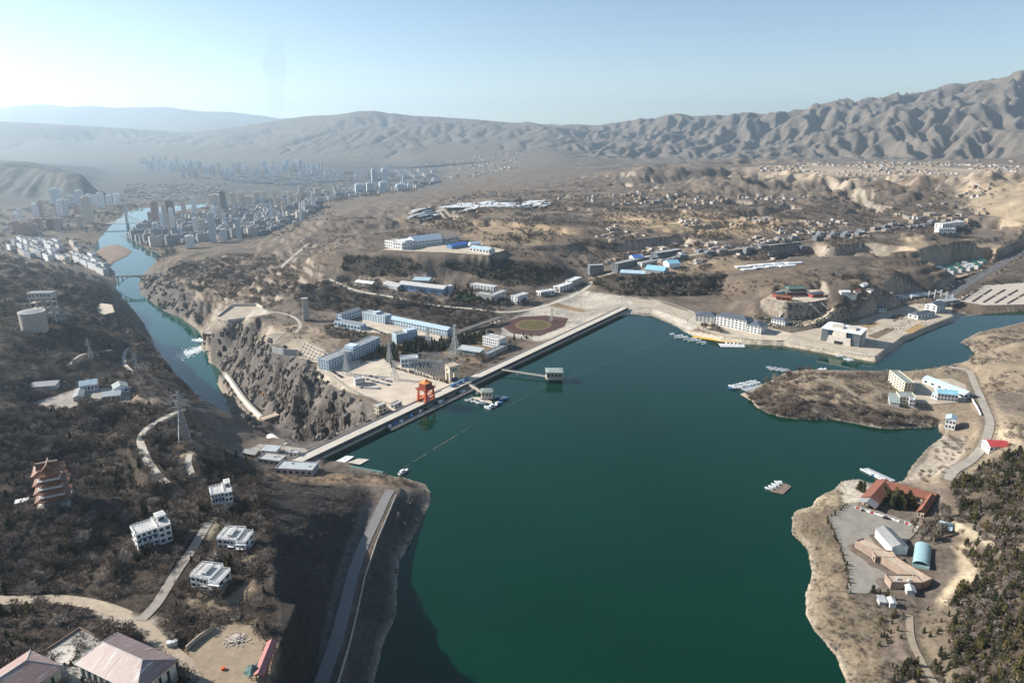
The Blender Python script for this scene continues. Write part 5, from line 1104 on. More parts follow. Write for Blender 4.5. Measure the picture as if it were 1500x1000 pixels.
def link_terrace():
    T = thing('roof_terrace', 'flat paved terrace with rounded pale end joining the two halls', 'terrace', (-213, 255.9, 58), R(-24.8 + 0))
    MB().box(-1, -10, -5, 34, 16, 2).build('podium', M['cream_wall'], T)
    MB().box(-1, -10, 2, 34, 16, 2.3).build('deck', mat('terrace_paving', (.36, .34, .29), .9, .15, .3), T)
    q = MB(); q.prism([(8 + 9 * math.cos(R(a)), -6 + 13 * math.sin(R(a))) for a in range(0, 181, 12)] + [(-1, -9.5), (17, -9.5)], 2.3, 2.6); q.build('rounded_floor', M['stone'], T)
    for (x0, y0, x1, y1) in ((-1, 15.7, 34, 16.1), (-1.3, -10, -.9, 16.1)): MB().box(x0, y0, 2.3, x1, y1, 3.3).build('railing', M['timber'], T)
link_terrace()
def yard_bits():
    q = near_pixel(345, 938, 58); b = MB(); rnd = random.Random(3)
    for i in range(260):
        x, y = rnd.gauss(0, 2.6), rnd.gauss(0, 2.0); s = rnd.uniform(.2, .6); z = max(0, 1.3 - math.hypot(x, y) * .3); b.box(x, y, z - .3, x + s * rnd.uniform(.6, 2), y + s, z + s * .6)
    o = b.build('rubble_heap', mat('rubble', (.42, .37, .31), .95, .45, 1.5), None, (q[0], q[1], 58.05)); o['kind'] = 'stuff'; tag(o, 'heap of broken masonry rubble on the sandy yard', 'rubble')
    q = P(327, 980, 58); b = MB(); b.cyl(0, 0, 0, 1.2, 1.0, .9, 12); o = b.build('orange_tank', M['rust_orange'], None, (q[0], q[1], 58.0)); tag(o, 'rusty orange drum on the sandy yard', 'drum')
    A, rz, W = frame((386, 996), (404, 950), 58.3); T = thing('roof_gallery', 'narrow gallery with dark red tiled roof along the cliff edge of the sandy yard', 'gallery', (A[0], A[1], 58.2), rz)
    for i in range(7):
        for y in (0, 3): part_box('column', 'red_wall', T, i * W / 6, y, 1.2, .3, .3, 4.4)
    roof_on(T, 'gable', W, 3, 3.4, 'rust_pink', oh=.9, rise=1.5)
    q = P(372, 990, 58); T = thing('garden_pavilion', 'little pavilion with dark green swept roof at the sandy yard', 'pavilion', (q[0], q[1], 58.1), .4)
    for a in range(6): part_box('column', 'red_wall', T, 2.2 * math.cos(a * 1.047), 2.2 * math.sin(a * 1.047), 1.5, .28, .28, 3.4)
    r = MB(); rings = []
    for f, z in ((1.0, 3.0), (.62, 3.7), (.3, 4.9), (.04, 6.6)): rings.append([(3.8 * f * (1.12 if i % 2 == 0 else .92) * math.cos(i * .5236), 3.8 * f * (1.12 if i % 2 == 0 else .92) * math.sin(i * .5236), z + (.5 if (i % 2 == 0 and f == 1) else 0)) for i in range(12)])
    r.loft(rings); r.build('roof', M['temple_green'], T)
    q = near_pixel(253, 945, 58); o = MB().box(-2.2, -1.2, 0, 2.2, 1.2, 2.4).box(-2.3, -1.3, 2.4, 2.3, 1.3, 2.6).build('storage_cabin', M['boat_white'], None, (q[0], q[1], gz(q[0], q[1])), .4); tag(o, 'small white storage cabin among bushes by the dirt track', 'cabin')
yard_bits()
# ------------------------------------------------------------------ museum, temple, lakeside
def museum():
    A, rz, W = frame((1202, 498.5), (1258, 508.5), 6.1); D = 34; h = 19; T = thing('museum', 'blocky stone and dark glass museum on the quay', 'museum', (A[0], A[1], 6.1), rz)
    MB().box(0, 0, -1, W, D, h - 1.5).build('glass_hall', M['museum_glass'], T)
    MB().box(-1.2, -1.2, h - 1.5, W + 1.2, D + 1.2, h).build('roof', M['roof_white'], T)
    MB().box(W * .2, D * .25, h, W * .5, D * .6, h + 2.6).build('roof_house', M['stone'], T)
    MB().box(W * .6, D * .3, h, W * .82, D * .7, h + 2.4).build('roof_house', M['stone'], T)
    MB().box(W * .05, D * .7, h, W * .4, D * .95, h + 1.6).build('roof_house', M['roof_white'], T)
    def slab(x0, x1, t0, t1, z0, z1, y0, y1):
        q = MB(); q.add([(x0, y0, z0), (x1, y0, z0), (x1, .5, z0), (x0, .5, z0), (t0, y1, z1), (t1, y1, z1), (t1, .5, z1), (t0, .5, z1)], [(3, 2, 1, 0), (4, 5, 6, 7), (0, 1, 5, 4), (1, 2, 6, 5), (2, 3, 7, 6), (3, 0, 4, 7)]); q.build('stone_front', M['stone'], T)
    slab(W * .16, W * .80, W * .2, W * .77, -1, 10, -3.2, -2.2); slab(W * .28, W * .66, W * .31, W * .63, 10, h - 1.6, -2.2, -1.0)
    part_box('entrance', 'black', T, W * .48, -3.1, 2.2, W * .22, .5, 4.2)
    for i in range(9):
        x = W * (.01 + i * .018)
        part_box('mullion', 'steel', T, x, -.05, h * .45, .2, .2, h * .9)
    for i in range(11): part_box('mullion', 'steel', T, W * .82 + i * W * .018, -.05, h * .45, .2, .2, h * .9)
    q = MB(); q.add([(W - .3, D * .18, -1), (W + 2.6, D * .2, -1), (W + 2.6, D * .8, -1), (W - .3, D * .82, -1), (W - .3, D * .3, h - 1.6), (W + 1, D * .32, h - 1.6), (W + 1, D * .68, h - 1.6), (W - .3, D * .7, h - 1.6)], [(3, 2, 1, 0), (4, 5, 6, 7), (0, 1, 5, 4), (1, 2, 6, 5), (2, 3, 7, 6), (3, 0, 4, 7)]); q.build('stone_side', M['stone'], T)
museum()
def archway():
    A, rz, W = frame((1349, 437.5), (1396, 441), 6.5); T = thing('archway', 'white memorial archway of six tall pillars behind the museum square', 'archway', A, rz)
    for i, h in enumerate((11, 14, 17, 17, 14, 11)):
        x = W * (.04 + .184 * i); part_box('pillar', 'trim_white', T, x, 0, h / 2, 1.5, 1.5, h); part_box('pillar_cap', 'roof_white', T, x, 0, h + .3, 2.1, 2.1, .6)
        if i < 5: part_box('lintel', 'trim_white', T, x + W * .092, 0, min(h, (11, 14, 17, 17, 14, 11)[i + 1]) - 3.4, W * .184 - 1.5, 1.0, 1.6); part_box('lintel', 'trim_white', T, x + W * .092, 0, min(h, (11, 14, 17, 17, 14, 11)[i + 1]) - 1.2, W * .184 - 1.5, .8, .6)
archway()
def temple():
    A, rz, W = frame((1153, 434), (1184, 433), 36.2); T = thing('temple_hall', 'red walled temple hall with double dark green roof above the terraces', 'temple', A, rz); D = 18
    MB().box(-2, -2, -4, W + 2, D + 2, 1.2).build('plinth', M['stone'], T); MB().box(1.5, 1.5, 1.2, W - 1.5, D - 1.5, 7).build('wall', M['red_wall'], T)
    for i in range(8): part_box('column', 'rust_pink', T, .6 + i * (W - 1.2) / 7, .4, 4, .7, .7, 5.8)
    r = roof_on(T, 'hip', W, D, 6.8, 'temple_green', oh=2.4, rise=2.6); MB().box(4, 3.5, 8, W - 4, D - 3.5, 11).build('upper_wall', M['red_wall'], T); roof_on(T, 'hip', W - 8, D - 7, 11, 'temple_green', 4, 3.5, 2.2, 3.2)
    A, rz, W = frame((1136, 442.5), (1158, 445), 32); T = thing('temple_gate', 'temple gate with orange tiled roof below the green-roofed hall', 'gate', (A[0], A[1], gz(A[0], A[1])), rz); z0 = 36.3 - gz(A[0], A[1]) if False else 0
    MB().box(0, 0, -6, W, 8, 5.5).build('wall', M['red_wall'], T); roof_on(T, 'hip', W, 8, 5.5, 'roof_tile', oh=1.6, rise=2.6)
    for i in range(3): part_box('doorway', 'black', T, W * (.22 + .28 * i), -.05, 2, 2.6, .3, 4)
    for l, a, b in (('grey-roofed temple side house left of the green-roofed hall', (1138, 436), (1150, 434)), ('pale side house right of the temple hall', (1190, 436), (1206, 434)), ):
        A, rz, W = frame(a, b, 36.2); T = thing('side_house', l, 'house', A, rz); MB().box(0, 0, -4, W, 10, 5).build('wall', M['red_wall'], T); roof_on(T, 'gable', W, 10, 5, 'roof_slate', oh=1, rise=2.4)
    for i, (px, py) in enumerate(((1232, 432), (1243, 436), (1252, 431), (1262, 435), (1275, 430))):
        q = near_pixel(px, py, 40); T = thing('hill_house', 'white walled courtyard house with tiled roof on the hill beside the temple', 'house', (q[0], q[1], gz(q[0], q[1])), .2 * i, 'white hill houses beside the temple'); MB().box(0, 0, -4, 14, 9, 4.5).build('wall', M['white_wall'], T); roof_on(T, 'gable', 14, 9, 4.5, ('roof_white', 'roof_buff', 'roof_redbrown')[i % 3], oh=.7, rise=2)
temple()
def terraces():
    top = [P(1085, 447, 30), P(1130, 446, 33), P(1190, 444, 34), P(1232, 447, 34)]; bot = [P(1040, 458, 9.5), P(1115, 476, 9), P(1188, 478, 8), P(1240, 468, 8)]
    n = 8
    for k in range(n):
        t = (k + .5) / n; pts = [tuple(b[i] + (a[i] - b[i]) * t for i in range(3)) for a, b in zip(top, bot)]; pts = smooth_line(pts, 6)
        m = MB(); rings = []
        for i, q in enumerate(pts):
            a = pts[max(0, i - 1)]; b = pts[min(len(pts) - 1, i + 1)]; d = Vector((b[0] - a[0], b[1] - a[1])).normalized(); nn = Vector((-d.y, d.x)); z = gz(q[0], q[1]) + .9
            rings.append([(q[0] - nn.x * .6, q[1] - nn.y * .6, z), (q[0] + nn.x * 2.4, q[1] + nn.y * 2.4, z + .2), (q[0] + nn.x * 2.4, q[1] + nn.y * 2.4, z - 4), (q[0] - nn.x * .6, q[1] - nn.y * .6, z - 4)])
            if i % 1 == 0: TERR_ROWS.append((q[0], q[1], z))
        m.loft(rings); tag(m.build('terrace_wall', M['tan_wall']), 'brown terrace wall stepped across the slope below the temple', 'wall', 'terrace walls below the temple')
    for j, (a, b) in enumerate((((1187, 446), (1215, 472)), ((1203, 445), (1232, 469)))):
        A = Vector(P(*a, 34)); Bp = Vector(P(*b, 8)); m = MB(); d = (Bp - A); nn = Vector((-d.y, d.x, 0)).normalized() * 2.2; st = 26
        for i in range(st):
            p = A + d * (i / st); q = A + d * ((i + 1) / st); z = p.z + .9; m.add([p + nn, p - nn, q - nn, q + nn] , [(0, 1, 2, 3)]); m.v[-4:] = [(v[0], v[1], z) for v in m.v[-4:]]; m.add([(q + nn), (q - nn), (q - nn), (q + nn)], [(0, 1, 2, 3)]); m.v[-4:] = [(m.v[-4][0], m.v[-4][1], z), (m.v[-3][0], m.v[-3][1], z), (m.v[-2][0], m.v[-2][1], z + d.z / st), (m.v[-1][0], m.v[-1][1], z + d.z / st)]
        tag(m.build('stairway', M['roof_pale']), ('long pale stairway climbing to the temple, the left of two', 'long pale stairway climbing to the temple beside the retaining wall')[j], 'stairs')
TERR_ROWS = []
terraces()
def spit():
    # long restaurant with red-brown roofs round a court of conifers
    for lab, a, b, z, D, h in (('long restaurant hall with red-brown tiled roof behind dark conifers', (1290, 721), (1366, 741), 8.5, 13, 5), ('right end wing of the restaurant with red-brown gable', (1343, 757), (1352, 760), 9.6, 30, 4.6)):
        A, rz, W = frame(a, b, z); T = thing('restaurant', lab, 'restaurant', A, rz); MB().box(0, 0, -4, W, D, h).build('wall', M['tan_wall'], T)
        roof_on(T, 'gable' if W > D else 'gable_x', W, D, h, 'roof_redbrown', oh=1, rise=3); windows(T, W, D, h, 1, max(2, int(W / 4)))
    a = Vector(P(1256, 742, 8.6)); b = Vector(P(1284, 712, 8)); d = b - a; L = d.length
    T = thing('restaurant', 'left wing of the restaurant with red-brown roof and grey gate porch', 'restaurant', a, math.atan2(d.y, d.x) - math.pi / 2); W = 12
    MB().box(0, 8, -4, W, L, 5).build('wall', M['tan_wall'], T); roof_on(T, 'gable_x', W, L - 8, 5, 'roof_redbrown', 0, 8, .9, 3)
    for x in (.5, W - .5):
        for y in (.5, 6.5): part_box('column', 'red_wall', T, x, y, 1.6, .5, .5, 5.6)
    roof_on(T, 'gable_x', W, 7.4, 4.4, 'roof_grey', 0, -.2, .9, 2.6)
    A, rz, W = frame((1336, 831), (1360, 838), 10.3); T = thing('barrel_shed', 'shed with curved blue-green metal roof below the scrub slope', 'shed', A, rz); D = 26
    MB().box(0, .2, -3, W, D - .2, 3.2).build('wall', M['glass_wall'], T); r = roof_on(T, 'barrel', W, D, 3.2, 'roof_teal', oh=.3, rise=3.4)
    q = MB(); n = 14
    for y in (D * .25, D * .5, D * .75, D):
        for i in range(n): t0, t1 = math.pi * i / n, math.pi * (i + 1) / n; q.tube((W / 2 - (W / 2 + .35) * math.cos(t0), y, 3.25 + 3.4 * math.sin(t0)), (W / 2 - (W / 2 + .35) * math.cos(t1), y, 3.25 + 3.4 * math.sin(t1)), .07, n=3)
    q.build('roof_seam', M['roof_lightblue'], r)
    def ornate_fence(lab, a, b, z):
        A, rz, W = frame(a, b, z); T = thing('garden_fence', lab, 'fence', A, rz); n = max(3, int(W / 3.2))
        for i in range(n + 1): part_box('post', 'trim_white', T, i * W / n, 0, .9, .5, .5, 2.4)
        for i in range(n): part_box('panel', 'trim_white' if i % 3 else 'roof_red', T, (i + .5) * W / n, 0, .75, W / n - .5, .25, 1.3)
    ornate_fence('white and red ornamental fence in front of the restaurant court', (1253, 744), (1316, 764), 9.2); ornate_fence('short red and white ornamental fence beside the bare poplars', (1325, 766), (1344, 773), 9.8)
    b = MB(); c = smooth_line([P(1213, 760, 9), P(1226, 788, 9), P(1238, 822, 9), P(1242, 868, 9)], 6)
mat('roof_teal', (.27, .40, .42), .45, .1, .4)
spit()
# ------------------------------------------------------------------ left: silo works, shaft, gorge buildings
def silo():
    q = P(50, 474, 46); z = min(gz(q[0], q[1]), 46); T = thing('concrete_silo', 'big round concrete silo on the dark hill above the gorge', 'silo', (q[0], q[1], z - 1), 0)
    MB().cyl(0, 0, -6, 26, 15, n=40).build('silo_wall', M['concrete'], T)
    r = MB(); r.cyl(0, 0, 26, 27.4, 15.5, n=40); r.build('rim', M['grey_wall'], T); MB().cyl(0, 0, 27.4, 28.4, 13, 6, 40).build('cap', M['roof_grey'], T)
    for i in range(5): b = MB(); b.cyl(0, 0, 3 + i * 5, 3.35 + i * 5, 15.12, n=40); b.build('hoop', M['grey_wall'], T)
    q2 = P(64, 462, 46); T = thing('batching_plant', 'derelict concrete frame tower behind the round silo', 'tower', (q2[0], q2[1], gz(q2[0], q2[1]) - 1), .1); b = MB()
    for x in (-14, -5, 5, 14):
        for y in (0, 11): part_box('column', 'concrete', T, x, y, 15, 1.3, 1.3, 44)
    for zz in (8, 16, 24, 30): MB().box(-15, -1, zz, 15, 12, zz + .9).build('floor_slab', M['concrete'], T)
    MB().box(-15, -1, 30.9, 15, 12, 38).build('head_house', M['grey_wall'], T); MB().box(-16, -2, 38, 16, 13, 38.8).build('roof', M['roof_grey'], T)
    for i in range(6): part_box('window', 'glass', T, -12 + i * 4.8, -1.05, 35, 2, .2, 2.2)
    q3 = P(76, 464, 46); T = thing('conveyor_frame', 'open steel conveyor trestle beside the round silo', 'trestle', (q3[0], q3[1], gz(q3[0], q3[1]) - 1), .2); b = MB()
    for x in (0, 5, 10, 15):
        for y in (0, 6): b.tube((x, y, -3), (x, y, 24 - x * .6), .35)
        for zz in (6, 12, 18): b.tube((x, 0, zz), (x, 6, zz), .25)
    for y in (0, 6):
        for zz in (6, 12): b.tube((0, y, zz), (15, y, zz), .25)
        b.tube((0, y, 0), (15, y, 12), .2); b.tube((0, y, 24), (15, y, 15), .3)
    b.build('frame', M['lattice'], T)
silo()
def shaft():
    q = P(449, 469, 5); T = thing('shaft_tower', 'tall plain concrete shaft tower on the bare hill behind the gorge', 'tower', (q[0], q[1], 4), .35)
    q_ = MB(); q_.add([(-5, -3.5, -6), (5, -3.5, -6), (5, 3.5, -6), (-5, 3.5, -6), (-4, -2.8, 35), (4, -2.8, 35), (4, 2.8, 35), (-4, 2.8, 35)], [(3, 2, 1, 0), (4, 5, 6, 7), (0, 1, 5, 4), (1, 2, 6, 5), (2, 3, 7, 6), (3, 0, 4, 7)]); q_.build('shaft_wall', M['concrete'], T)
    MB().box(-4.6, -3.4, 35, 4.6, 3.4, 36.2).build('cap', M['grey_wall'], T); part_box('doorway', 'black', T, 0, -3.5, 1, 2.5, .5, 4)
shaft()
def gorge_works():
    pts = ROADS['river_ledge'][0]
    T = thing('river_gallery', 'long covered concrete gallery descending along the river ledge', 'gallery', pts[0], 0)
    o = Vector(pts[0]); rings = []; rings2 = []
    for i, q in enumerate(pts[2:]):
        a = Vector(pts[max(0, i + 1)]); b = Vector(pts[min(len(pts) - 1, i + 3)]); d = Vector((b.x - a.x, b.y - a.y)).normalized(); n = Vector((-d.y, d.x, 0)); p = Vector(q) - o
        rings.append([p - n * 3.4 + Vector((0, 0, -12)), p + n * 3.4 + Vector((0, 0, -12)), p + n * 3.4 + Vector((0, 0, 4.2)), p - n * 3.4 + Vector((0, 0, 4.2))]); rings2.append([p - n * 3.9 + Vector((0, 0, 4.2)), p + n * 3.9 + Vector((0, 0, 4.2)), p + Vector((0, 0, 5.8))])
    m = MB(); m.loft(rings); m.build('wall', M['gallery'], T); m = MB(); m.loft(rings2); m.build('roof', M['stone'], T)
    A = Vector(P(388, 625, -62)); T = thing('portal_house', 'brown concrete portal house at the top of the river gallery', 'building', A, DRZ - .15); MB().box(0, 0, -16, 20, 13, 9).build('wall', M['brown_wall'], T); roof_on(T, 'flat', 20, 13, 9, 'roof_buff', wallm='gallery')
    for i in range(3): part_box('slot', 'black', T, 4 + i * 6, -.05, 2, 1.2, .3, 9)
    a = Vector(P(396, 640, -28)); b = Vector(P(421, 655, -6)); d = b - a; T = thing('vault_tunnel', 'pale half-round tunnel vault climbing to the dam platform', 'tunnel', a, math.atan2(d.y, d.x)); L = math.hypot(d.x, d.y); m = MB(); n = 12
    m.loft([[(x, -4.5 * math.cos(math.pi * i / n), z + 4.2 * math.sin(math.pi * i / n)) for i in range(n + 1)] + [(x, 4.5, z - 8), (x, -4.5, z - 8)] for x, z in ((0, 0), (L * .5, d.z * .5), (L, d.z))]); m.build('vault', M['stone'], T)
    for t in (0.02, .33, .66, .98):
        m = MB(); m.loft([[(L * t + e, -4.8 * math.cos(math.pi * i / n), d.z * t + 4.5 * math.sin(math.pi * i / n)) for i in range(n + 1)] for e in (-.4, .4)]); m.build('rib', M['gallery'], T)
    for lab, a, W, D, h, z, mm in (('tall brown outlet house standing over the white water', (309, 513), 22, 18, 24, -92, 'brown_wall'), ('lower red-brown outlet house behind the tall one', (298, 500), 20, 16, 15, -90, 'rust_pink')):
        A = P(*a, z); T = thing('outlet_house', lab, 'building', A, -.2); MB().box(0, 0, -14, W, D, h).build('wall', M[mm], T); roof_on(T, 'flat', W, D, h, 'roof_pale', wallm='gallery'); windows(T, W, D, h, 2, 4, frac=.3); MB().box(-1, -3.5, -1.5, W + 10, -.02, 1).build('walkway', M['gallery'], T)
        for x in (1, 10, W + 6): part_box('pier', 'gallery', T, x, -1.8, -8, 1.6, 2.6, 13)
    q = P(385, 577, -40); o = MB(); o.loft([[(-6, 0, 1)] * 6, [(-3, 1.1 * math.cos(i * 1.047), .6 + .7 * math.sin(i * 1.047)) for i in range(6)], [(3, 1.1 * math.cos(i * 1.047), .6 + .7 * math.sin(i * 1.047)) for i in range(6)], [(6, 0, 1)] * 6]); qq = near_pixel(385, 577, -40); tag(o.build('orange_boom', M['bright_orange'], None, (qq[0], qq[1], gz(qq[0], qq[1]) + .3), .5), 'slim bright orange float stranded on the rock face', 'float')
    for lab, pts, zt in (('left flank wall of the pale spillway trough', [(319, 462), (338, 446)], (-23.5, -22)), ('back wall of the pale spillway trough', [(338, 445), (375, 444), (400, 455)], (-21.5, -21, -20)), ('front wall of the pale spillway trough', [(333, 468), (360, 465), (392, 460)], (-24.5, -24, -23))):
        wall_thing('spillway_wall', lab, pts, 1.2, zt, -34, 'stone')
    # slope ribs: concrete grid frames on the cut slopes
    for j, (c4, z4) in enumerate(((((371, 497), (390, 480), (418, 483), (404, 499)), (-3, 3, 4, 0)), (((437, 517), (447, 500), (482, 517), (471, 531)), (1, 5, 5.5, 3)))):
        w_ = [Vector(P(*c, z)) for c, z in zip(c4, z4)]; T = thing('slope_grid', ('concrete frame grid on the cut slope beside the white shelf wall', 'concrete frame grid on the cut slope below the pale blue office block')[j], 'slope grid', w_[0], 0)
        def pt(u, v): p = (w_[0] * (1 - u) + w_[3] * u) * (1 - v) + (w_[1] * (1 - u) + w_[2] * u) * v; return Vector((p.x, p.y, gz(p.x, p.y) + .25)) - w_[0]
        for i in range(8):
            m = MB()
            for k in range(6): m.tube(pt(i / 7, k / 6), pt(i / 7, (k + 1) / 6), .45, n=4)
            m.build('rib', M['stone'], T)
        for k in range(5):
            m = MB()
            for i in range(8): m.tube(pt(i / 8, k / 4), pt((i + 1) / 8, k / 4), .35, n=4)
            m.build('rib', M['stone'], T)
gorge_works()
# white water below the outlet
def white_water():
    b = MB(); rnd = random.Random(11); pts = [P(x, y, WR) for x, y in ((302, 508), (285, 513), (270, 519), (256, 526), (300, 497), (288, 498))]
    for i in range(1500):
        k = rnd.choice((0, 0, 1, 1, 2, 4)); t = rnd.random(); a, c = pts[k], pts[k + 1]; w_ = 2 + 9 * t if k < 4 else 5; x = a[0] + (c[0] - a[0]) * t + rnd.gauss(0, w_); y = a[1] + (c[1] - a[1]) * t + rnd.gauss(0, w_); s = rnd.uniform(.7, 3.2) * (1.1 - .4 * t)
        n = 5; b.add([(x + s * math.cos(6.28 * j / n) * rnd.uniform(.6, 1.3), y + s * .8 * math.sin(6.28 * j / n) * rnd.uniform(.6, 1.3), WR + .05) for j in range(n)] + [(x, y, WR + .2 + s * .22)], [(j, (j + 1) % n, n) for j in range(n)])
    o = b.build('white_water', mat('foam', (.75, .80, .78), .6, .1, .3)); o['kind'] = 'stuff'; tag(o, 'churning white water below the outlet houses', 'white water')
white_water()
def island():
    m = MB(); c = [P(x, y, WR) for x, y in ((137, 372), (150, 362), (170, 357), (182, 362), (195, 368), (186, 376), (168, 384), (160, 392), (150, 384))]; cx = sum(q[0] for q in c) / 9; cy = sum(q[1] for q in c) / 9
    rings = [[(cx + (q[0] - cx) * f, cy + (q[1] - cy) * f, z) for q in c] for f, z in ((1.0, WR - 1), (.97, WR + .6), (.8, WR + 2.2), (.4, WR + 2.8))]; m.loft(rings); struct(m.build('river_island', mat('island_soil', (.20, .135, .095), .95, .25, .02)))
island()
def cable_bridge():
    a = Vector(P(156, 327.5, -88)); b = Vector(P(228, 325.5, -88)); d = b - a; L = d.length; T = thing('cable_bridge', 'cable-stayed bridge with twin-legged pylon over the river in the town', 'bridge', a, math.atan2(d.y, d.x))
    MB().box(0, -9, -2, L, 9, 0).build('deck', M['grey_wall'], T); x = L * .42
    for s in (-1, 1): m = MB(); m.add([(x - 2.5, s * 11 - 2, -22), (x + 2.5, s * 11 - 2, -22), (x + 2.5, s * 11 + 2, -22), (x - 2.5, s * 11 + 2, -22), (x - 2, s * 7 - 1.6, 52), (x + 2, s * 7 - 1.6, 52), (x + 2, s * 7 + 1.6, 52), (x - 2, s * 7 + 1.6, 52)], [(3, 2, 1, 0), (4, 5, 6, 7), (0, 1, 5, 4), (1, 2, 6, 5), (2, 3, 7, 6), (3, 0, 4, 7)]); m.build('pylon_leg', M['roof_lightgrey'], T)
    part_box('cross_beam', 'roof_lightgrey', T, x, 0, 40, 3, 15, 3)
    for s in (-1, 1):
        for i in range(7):
            for e in (-1, 1): m = MB(); m.tube((x, s * 7, 50 - i * 3), (x + e * (L * .06 + i * L * .05), s * 8.5, 0), .3, n=3); m.build('cable', M['trim_white'], T)
cable_bridge()
# ------------------------------------------------------------------ power lines and switchyard
def pylon(label, q, h, rz, arm=7.0, base=4.2, group=None):
    T = thing('power_pylon', label, 'pylon', q, rz, group); lv = [0, .14, .28, .42, .54, .65, .75, .84, .92, 1.0]; r = .16 * h / 30
    def w_(t): return base * (1 - t / .62 * .72) if t < .62 else base * .28 * (1 - (t - .62) * .9)
    for (sx, sy) in ((-1, -1), (1, -1), (1, 1), (-1, 1)):
        m = MB()
        for a, b in zip(lv[:-1], lv[1:]): m.tube((sx * w_(a), sy * w_(a), h * a - (1.5 if a == 0 else 0)), (sx * w_(b), sy * w_(b), h * b), r * 1.5, n=4)
        m.build('leg', M['lattice'], T)
    m = MB()
    for a, b in zip(lv[:-1], lv[1:]):
        A, Bw = w_(a), w_(b)
        for s in (-1, 1):
            for (p, q_) in (((-A, s * A), (Bw, s * Bw)), ((A, s * A), (-Bw, s * Bw)), ((s * A, -A), (s * Bw, Bw)), ((s * A, A), (s * Bw, -Bw))): m.tube((*p, h * a), (*q_, h * b), r, n=3)
            m.tube((-Bw, s * Bw, h * b), (Bw, s * Bw, h * b), r, n=3); m.tube((s * Bw, -Bw, h * b), (s * Bw, Bw, h * b), r, n=3)
    m.build('bracing', M['lattice'], T)
    for t, f in ((.70, 1.0), (.82, .85), (.94, .7)):
        for s in (-1, 1):
            m = MB(); L = arm * f
            for (dy, dz) in ((-.6, -.5), (.6, -.5), (0, .9)): m.tube((0, dy, h * t + dz), (s * L, 0, h * t), r, n=3)
            m.tube((s * L, 0, h * t), (s * L, 0, h * t - 1.8), r * .9, n=3); m.build('cross_arm', M['lattice'], T)
    return T
PYL = []
def pyl(label, px, py, z, h, rz, arm=7.0, base=4.2):
    q = P(px, py, z); z2 = gz(q[0], q[1]); pylon(label, (q[0], q[1], z2), h, rz, arm, base); PYL.append(((q[0], q[1], z2), h, rz, arm))
pyl('big lattice pylon standing beside the hillside road', 271, 645, 45, 42, .5, 8, 4.6)
pyl('lattice pylon in front of the cliff-rim office block', 508, 548, 4, 30, .9)
pyl('lattice pylon at the left end of the steel switchyard', 571, 532, 4, 28, .9)
pyl('tall broad lattice pylon in the garden behind the switchyard', 667, 520, 4, 42, .9, 8, 6)
pyl('lattice pylon among conifers behind the switch house', 627, 507, 5, 26, .9)
pyl('lattice pylon standing on the car park concrete', 578, 556, 4, 24, .9)
pyl('small pylon on the dark slope above the river bend', 202, 547, 6, 26, .3, 5, 3)
pyl('slim grey mast pylon on the dark hill below the silo', 132, 518, 26, 26, .2, 4, 2.4)
pyl('small pylon beside the running track on the earth dam', 808, 470, 1, 20, .6, 4.5, 2.6)
for (i, j) in ((0, 5), (6, 0), (7, 6)):
    for s in (-1, 1):
        for t in (.70, .82):
            (p, h, rz, arm), (p2, h2, rz2, arm2) = PYL[i], PYL[j]; a = Vector((p[0] + s * arm * math.cos(rz), p[1] + s * arm * math.sin(rz), p[2] + h * t - 1.8)); b = Vector((p2[0] + s * arm2 * math.cos(rz2), p2[1] + s * arm2 * math.sin(rz2), p2[2] + h2 * t - 1.8)); m = MB(); n = 14; pr = None
            for k in range(n + 1):
                u = k / n; c = a.lerp(b, u); c.z -= 4 * u * (1 - u) * (a - b).length * .035
                if pr is not None: m.tube(pr, c, .06, n=3)
                pr = c
            tag(m.build('power_line', M['lattice']), 'thin sagging power line strung between lattice pylons', 'power line', 'power lines over the gorge')
def switchyard():
    A = Vector(P(596, 546, 4)); Bp = Vector(P(658, 553, 4)); d = Bp - A; L = d.length; rz = math.atan2(d.y, d.x); T = thing('switchyard', 'steel switchyard of portal frames and insulators behind the gantry crane', 'switchyard', (A.x, A.y, 4.0), rz)
    for j in range(4):
        y = 8 + j * 13
        for i in range(6):
            x = i * L / 5; m = MB()
            for (dx, dy) in ((-.6, -.6), (.6, -.6), (.6, .6), (-.6, .6)): m.tube((x + dx, y + dy, -1), (x + dx * .5, y + dy * .5, 12 if j % 2 else 15), .12, n=3)
            for k in range(6): m.tube((x - .55, y - .55, k * 2), (x + .5, y + .5, k * 2 + 2), .08, n=3); m.tube((x + .55, y - .55, k * 2), (x - .5, y + .5, k * 2 + 2), .08, n=3)
            m.build('post', M['lattice'], T)
        m = MB(); zz = 11.6 if j % 2 else 14.6
        for dz in (0, .9):
            for dy in (-.45, .45): m.tube((0, y + dy, zz + dz), (L, y + dy, zz + dz), .11, n=3)
        k = 0.0
        while k < L: m.tube((k, y - .45, zz), (k + 1.2, y - .45, zz + .9), .07, n=3); k += 1.5
        m.build('beam', M['lattice'], T)
    unit = MB()
    unit.box(-.6, -.6, 0, .6, .6, 2.2); unit.cyl(0, 0, 2.2, 4.6, .28, .18, 8); um = unit.mesh('insulator', M['roof_lightgrey'])
    for i in range(14):
        for j in range(7): link('insulator', um, None, T, (2 + i * (L - 4) / 13, 3 + j * 6.4, 0))
    for i in range(3):
        m = MB(); m.box(0, 0, 0, 5, 4, 4.2); m.box(-.9, .6, .8, -.02, 3.4, 3.6); m.box(5.02, .6, .8, 5.9, 3.4, 3.6); m.cyl(1.2, 2, 4.2, 6.6, .35, .25, 8); m.cyl(2.5, 2, 4.2, 6.6, .35, .25, 8); m.cyl(3.8, 2, 4.2, 6.6, .35, .25, 8); m.build('transformer', M['grey_wall'], T, (8 + i * 16, 40, 0))
switchyard()
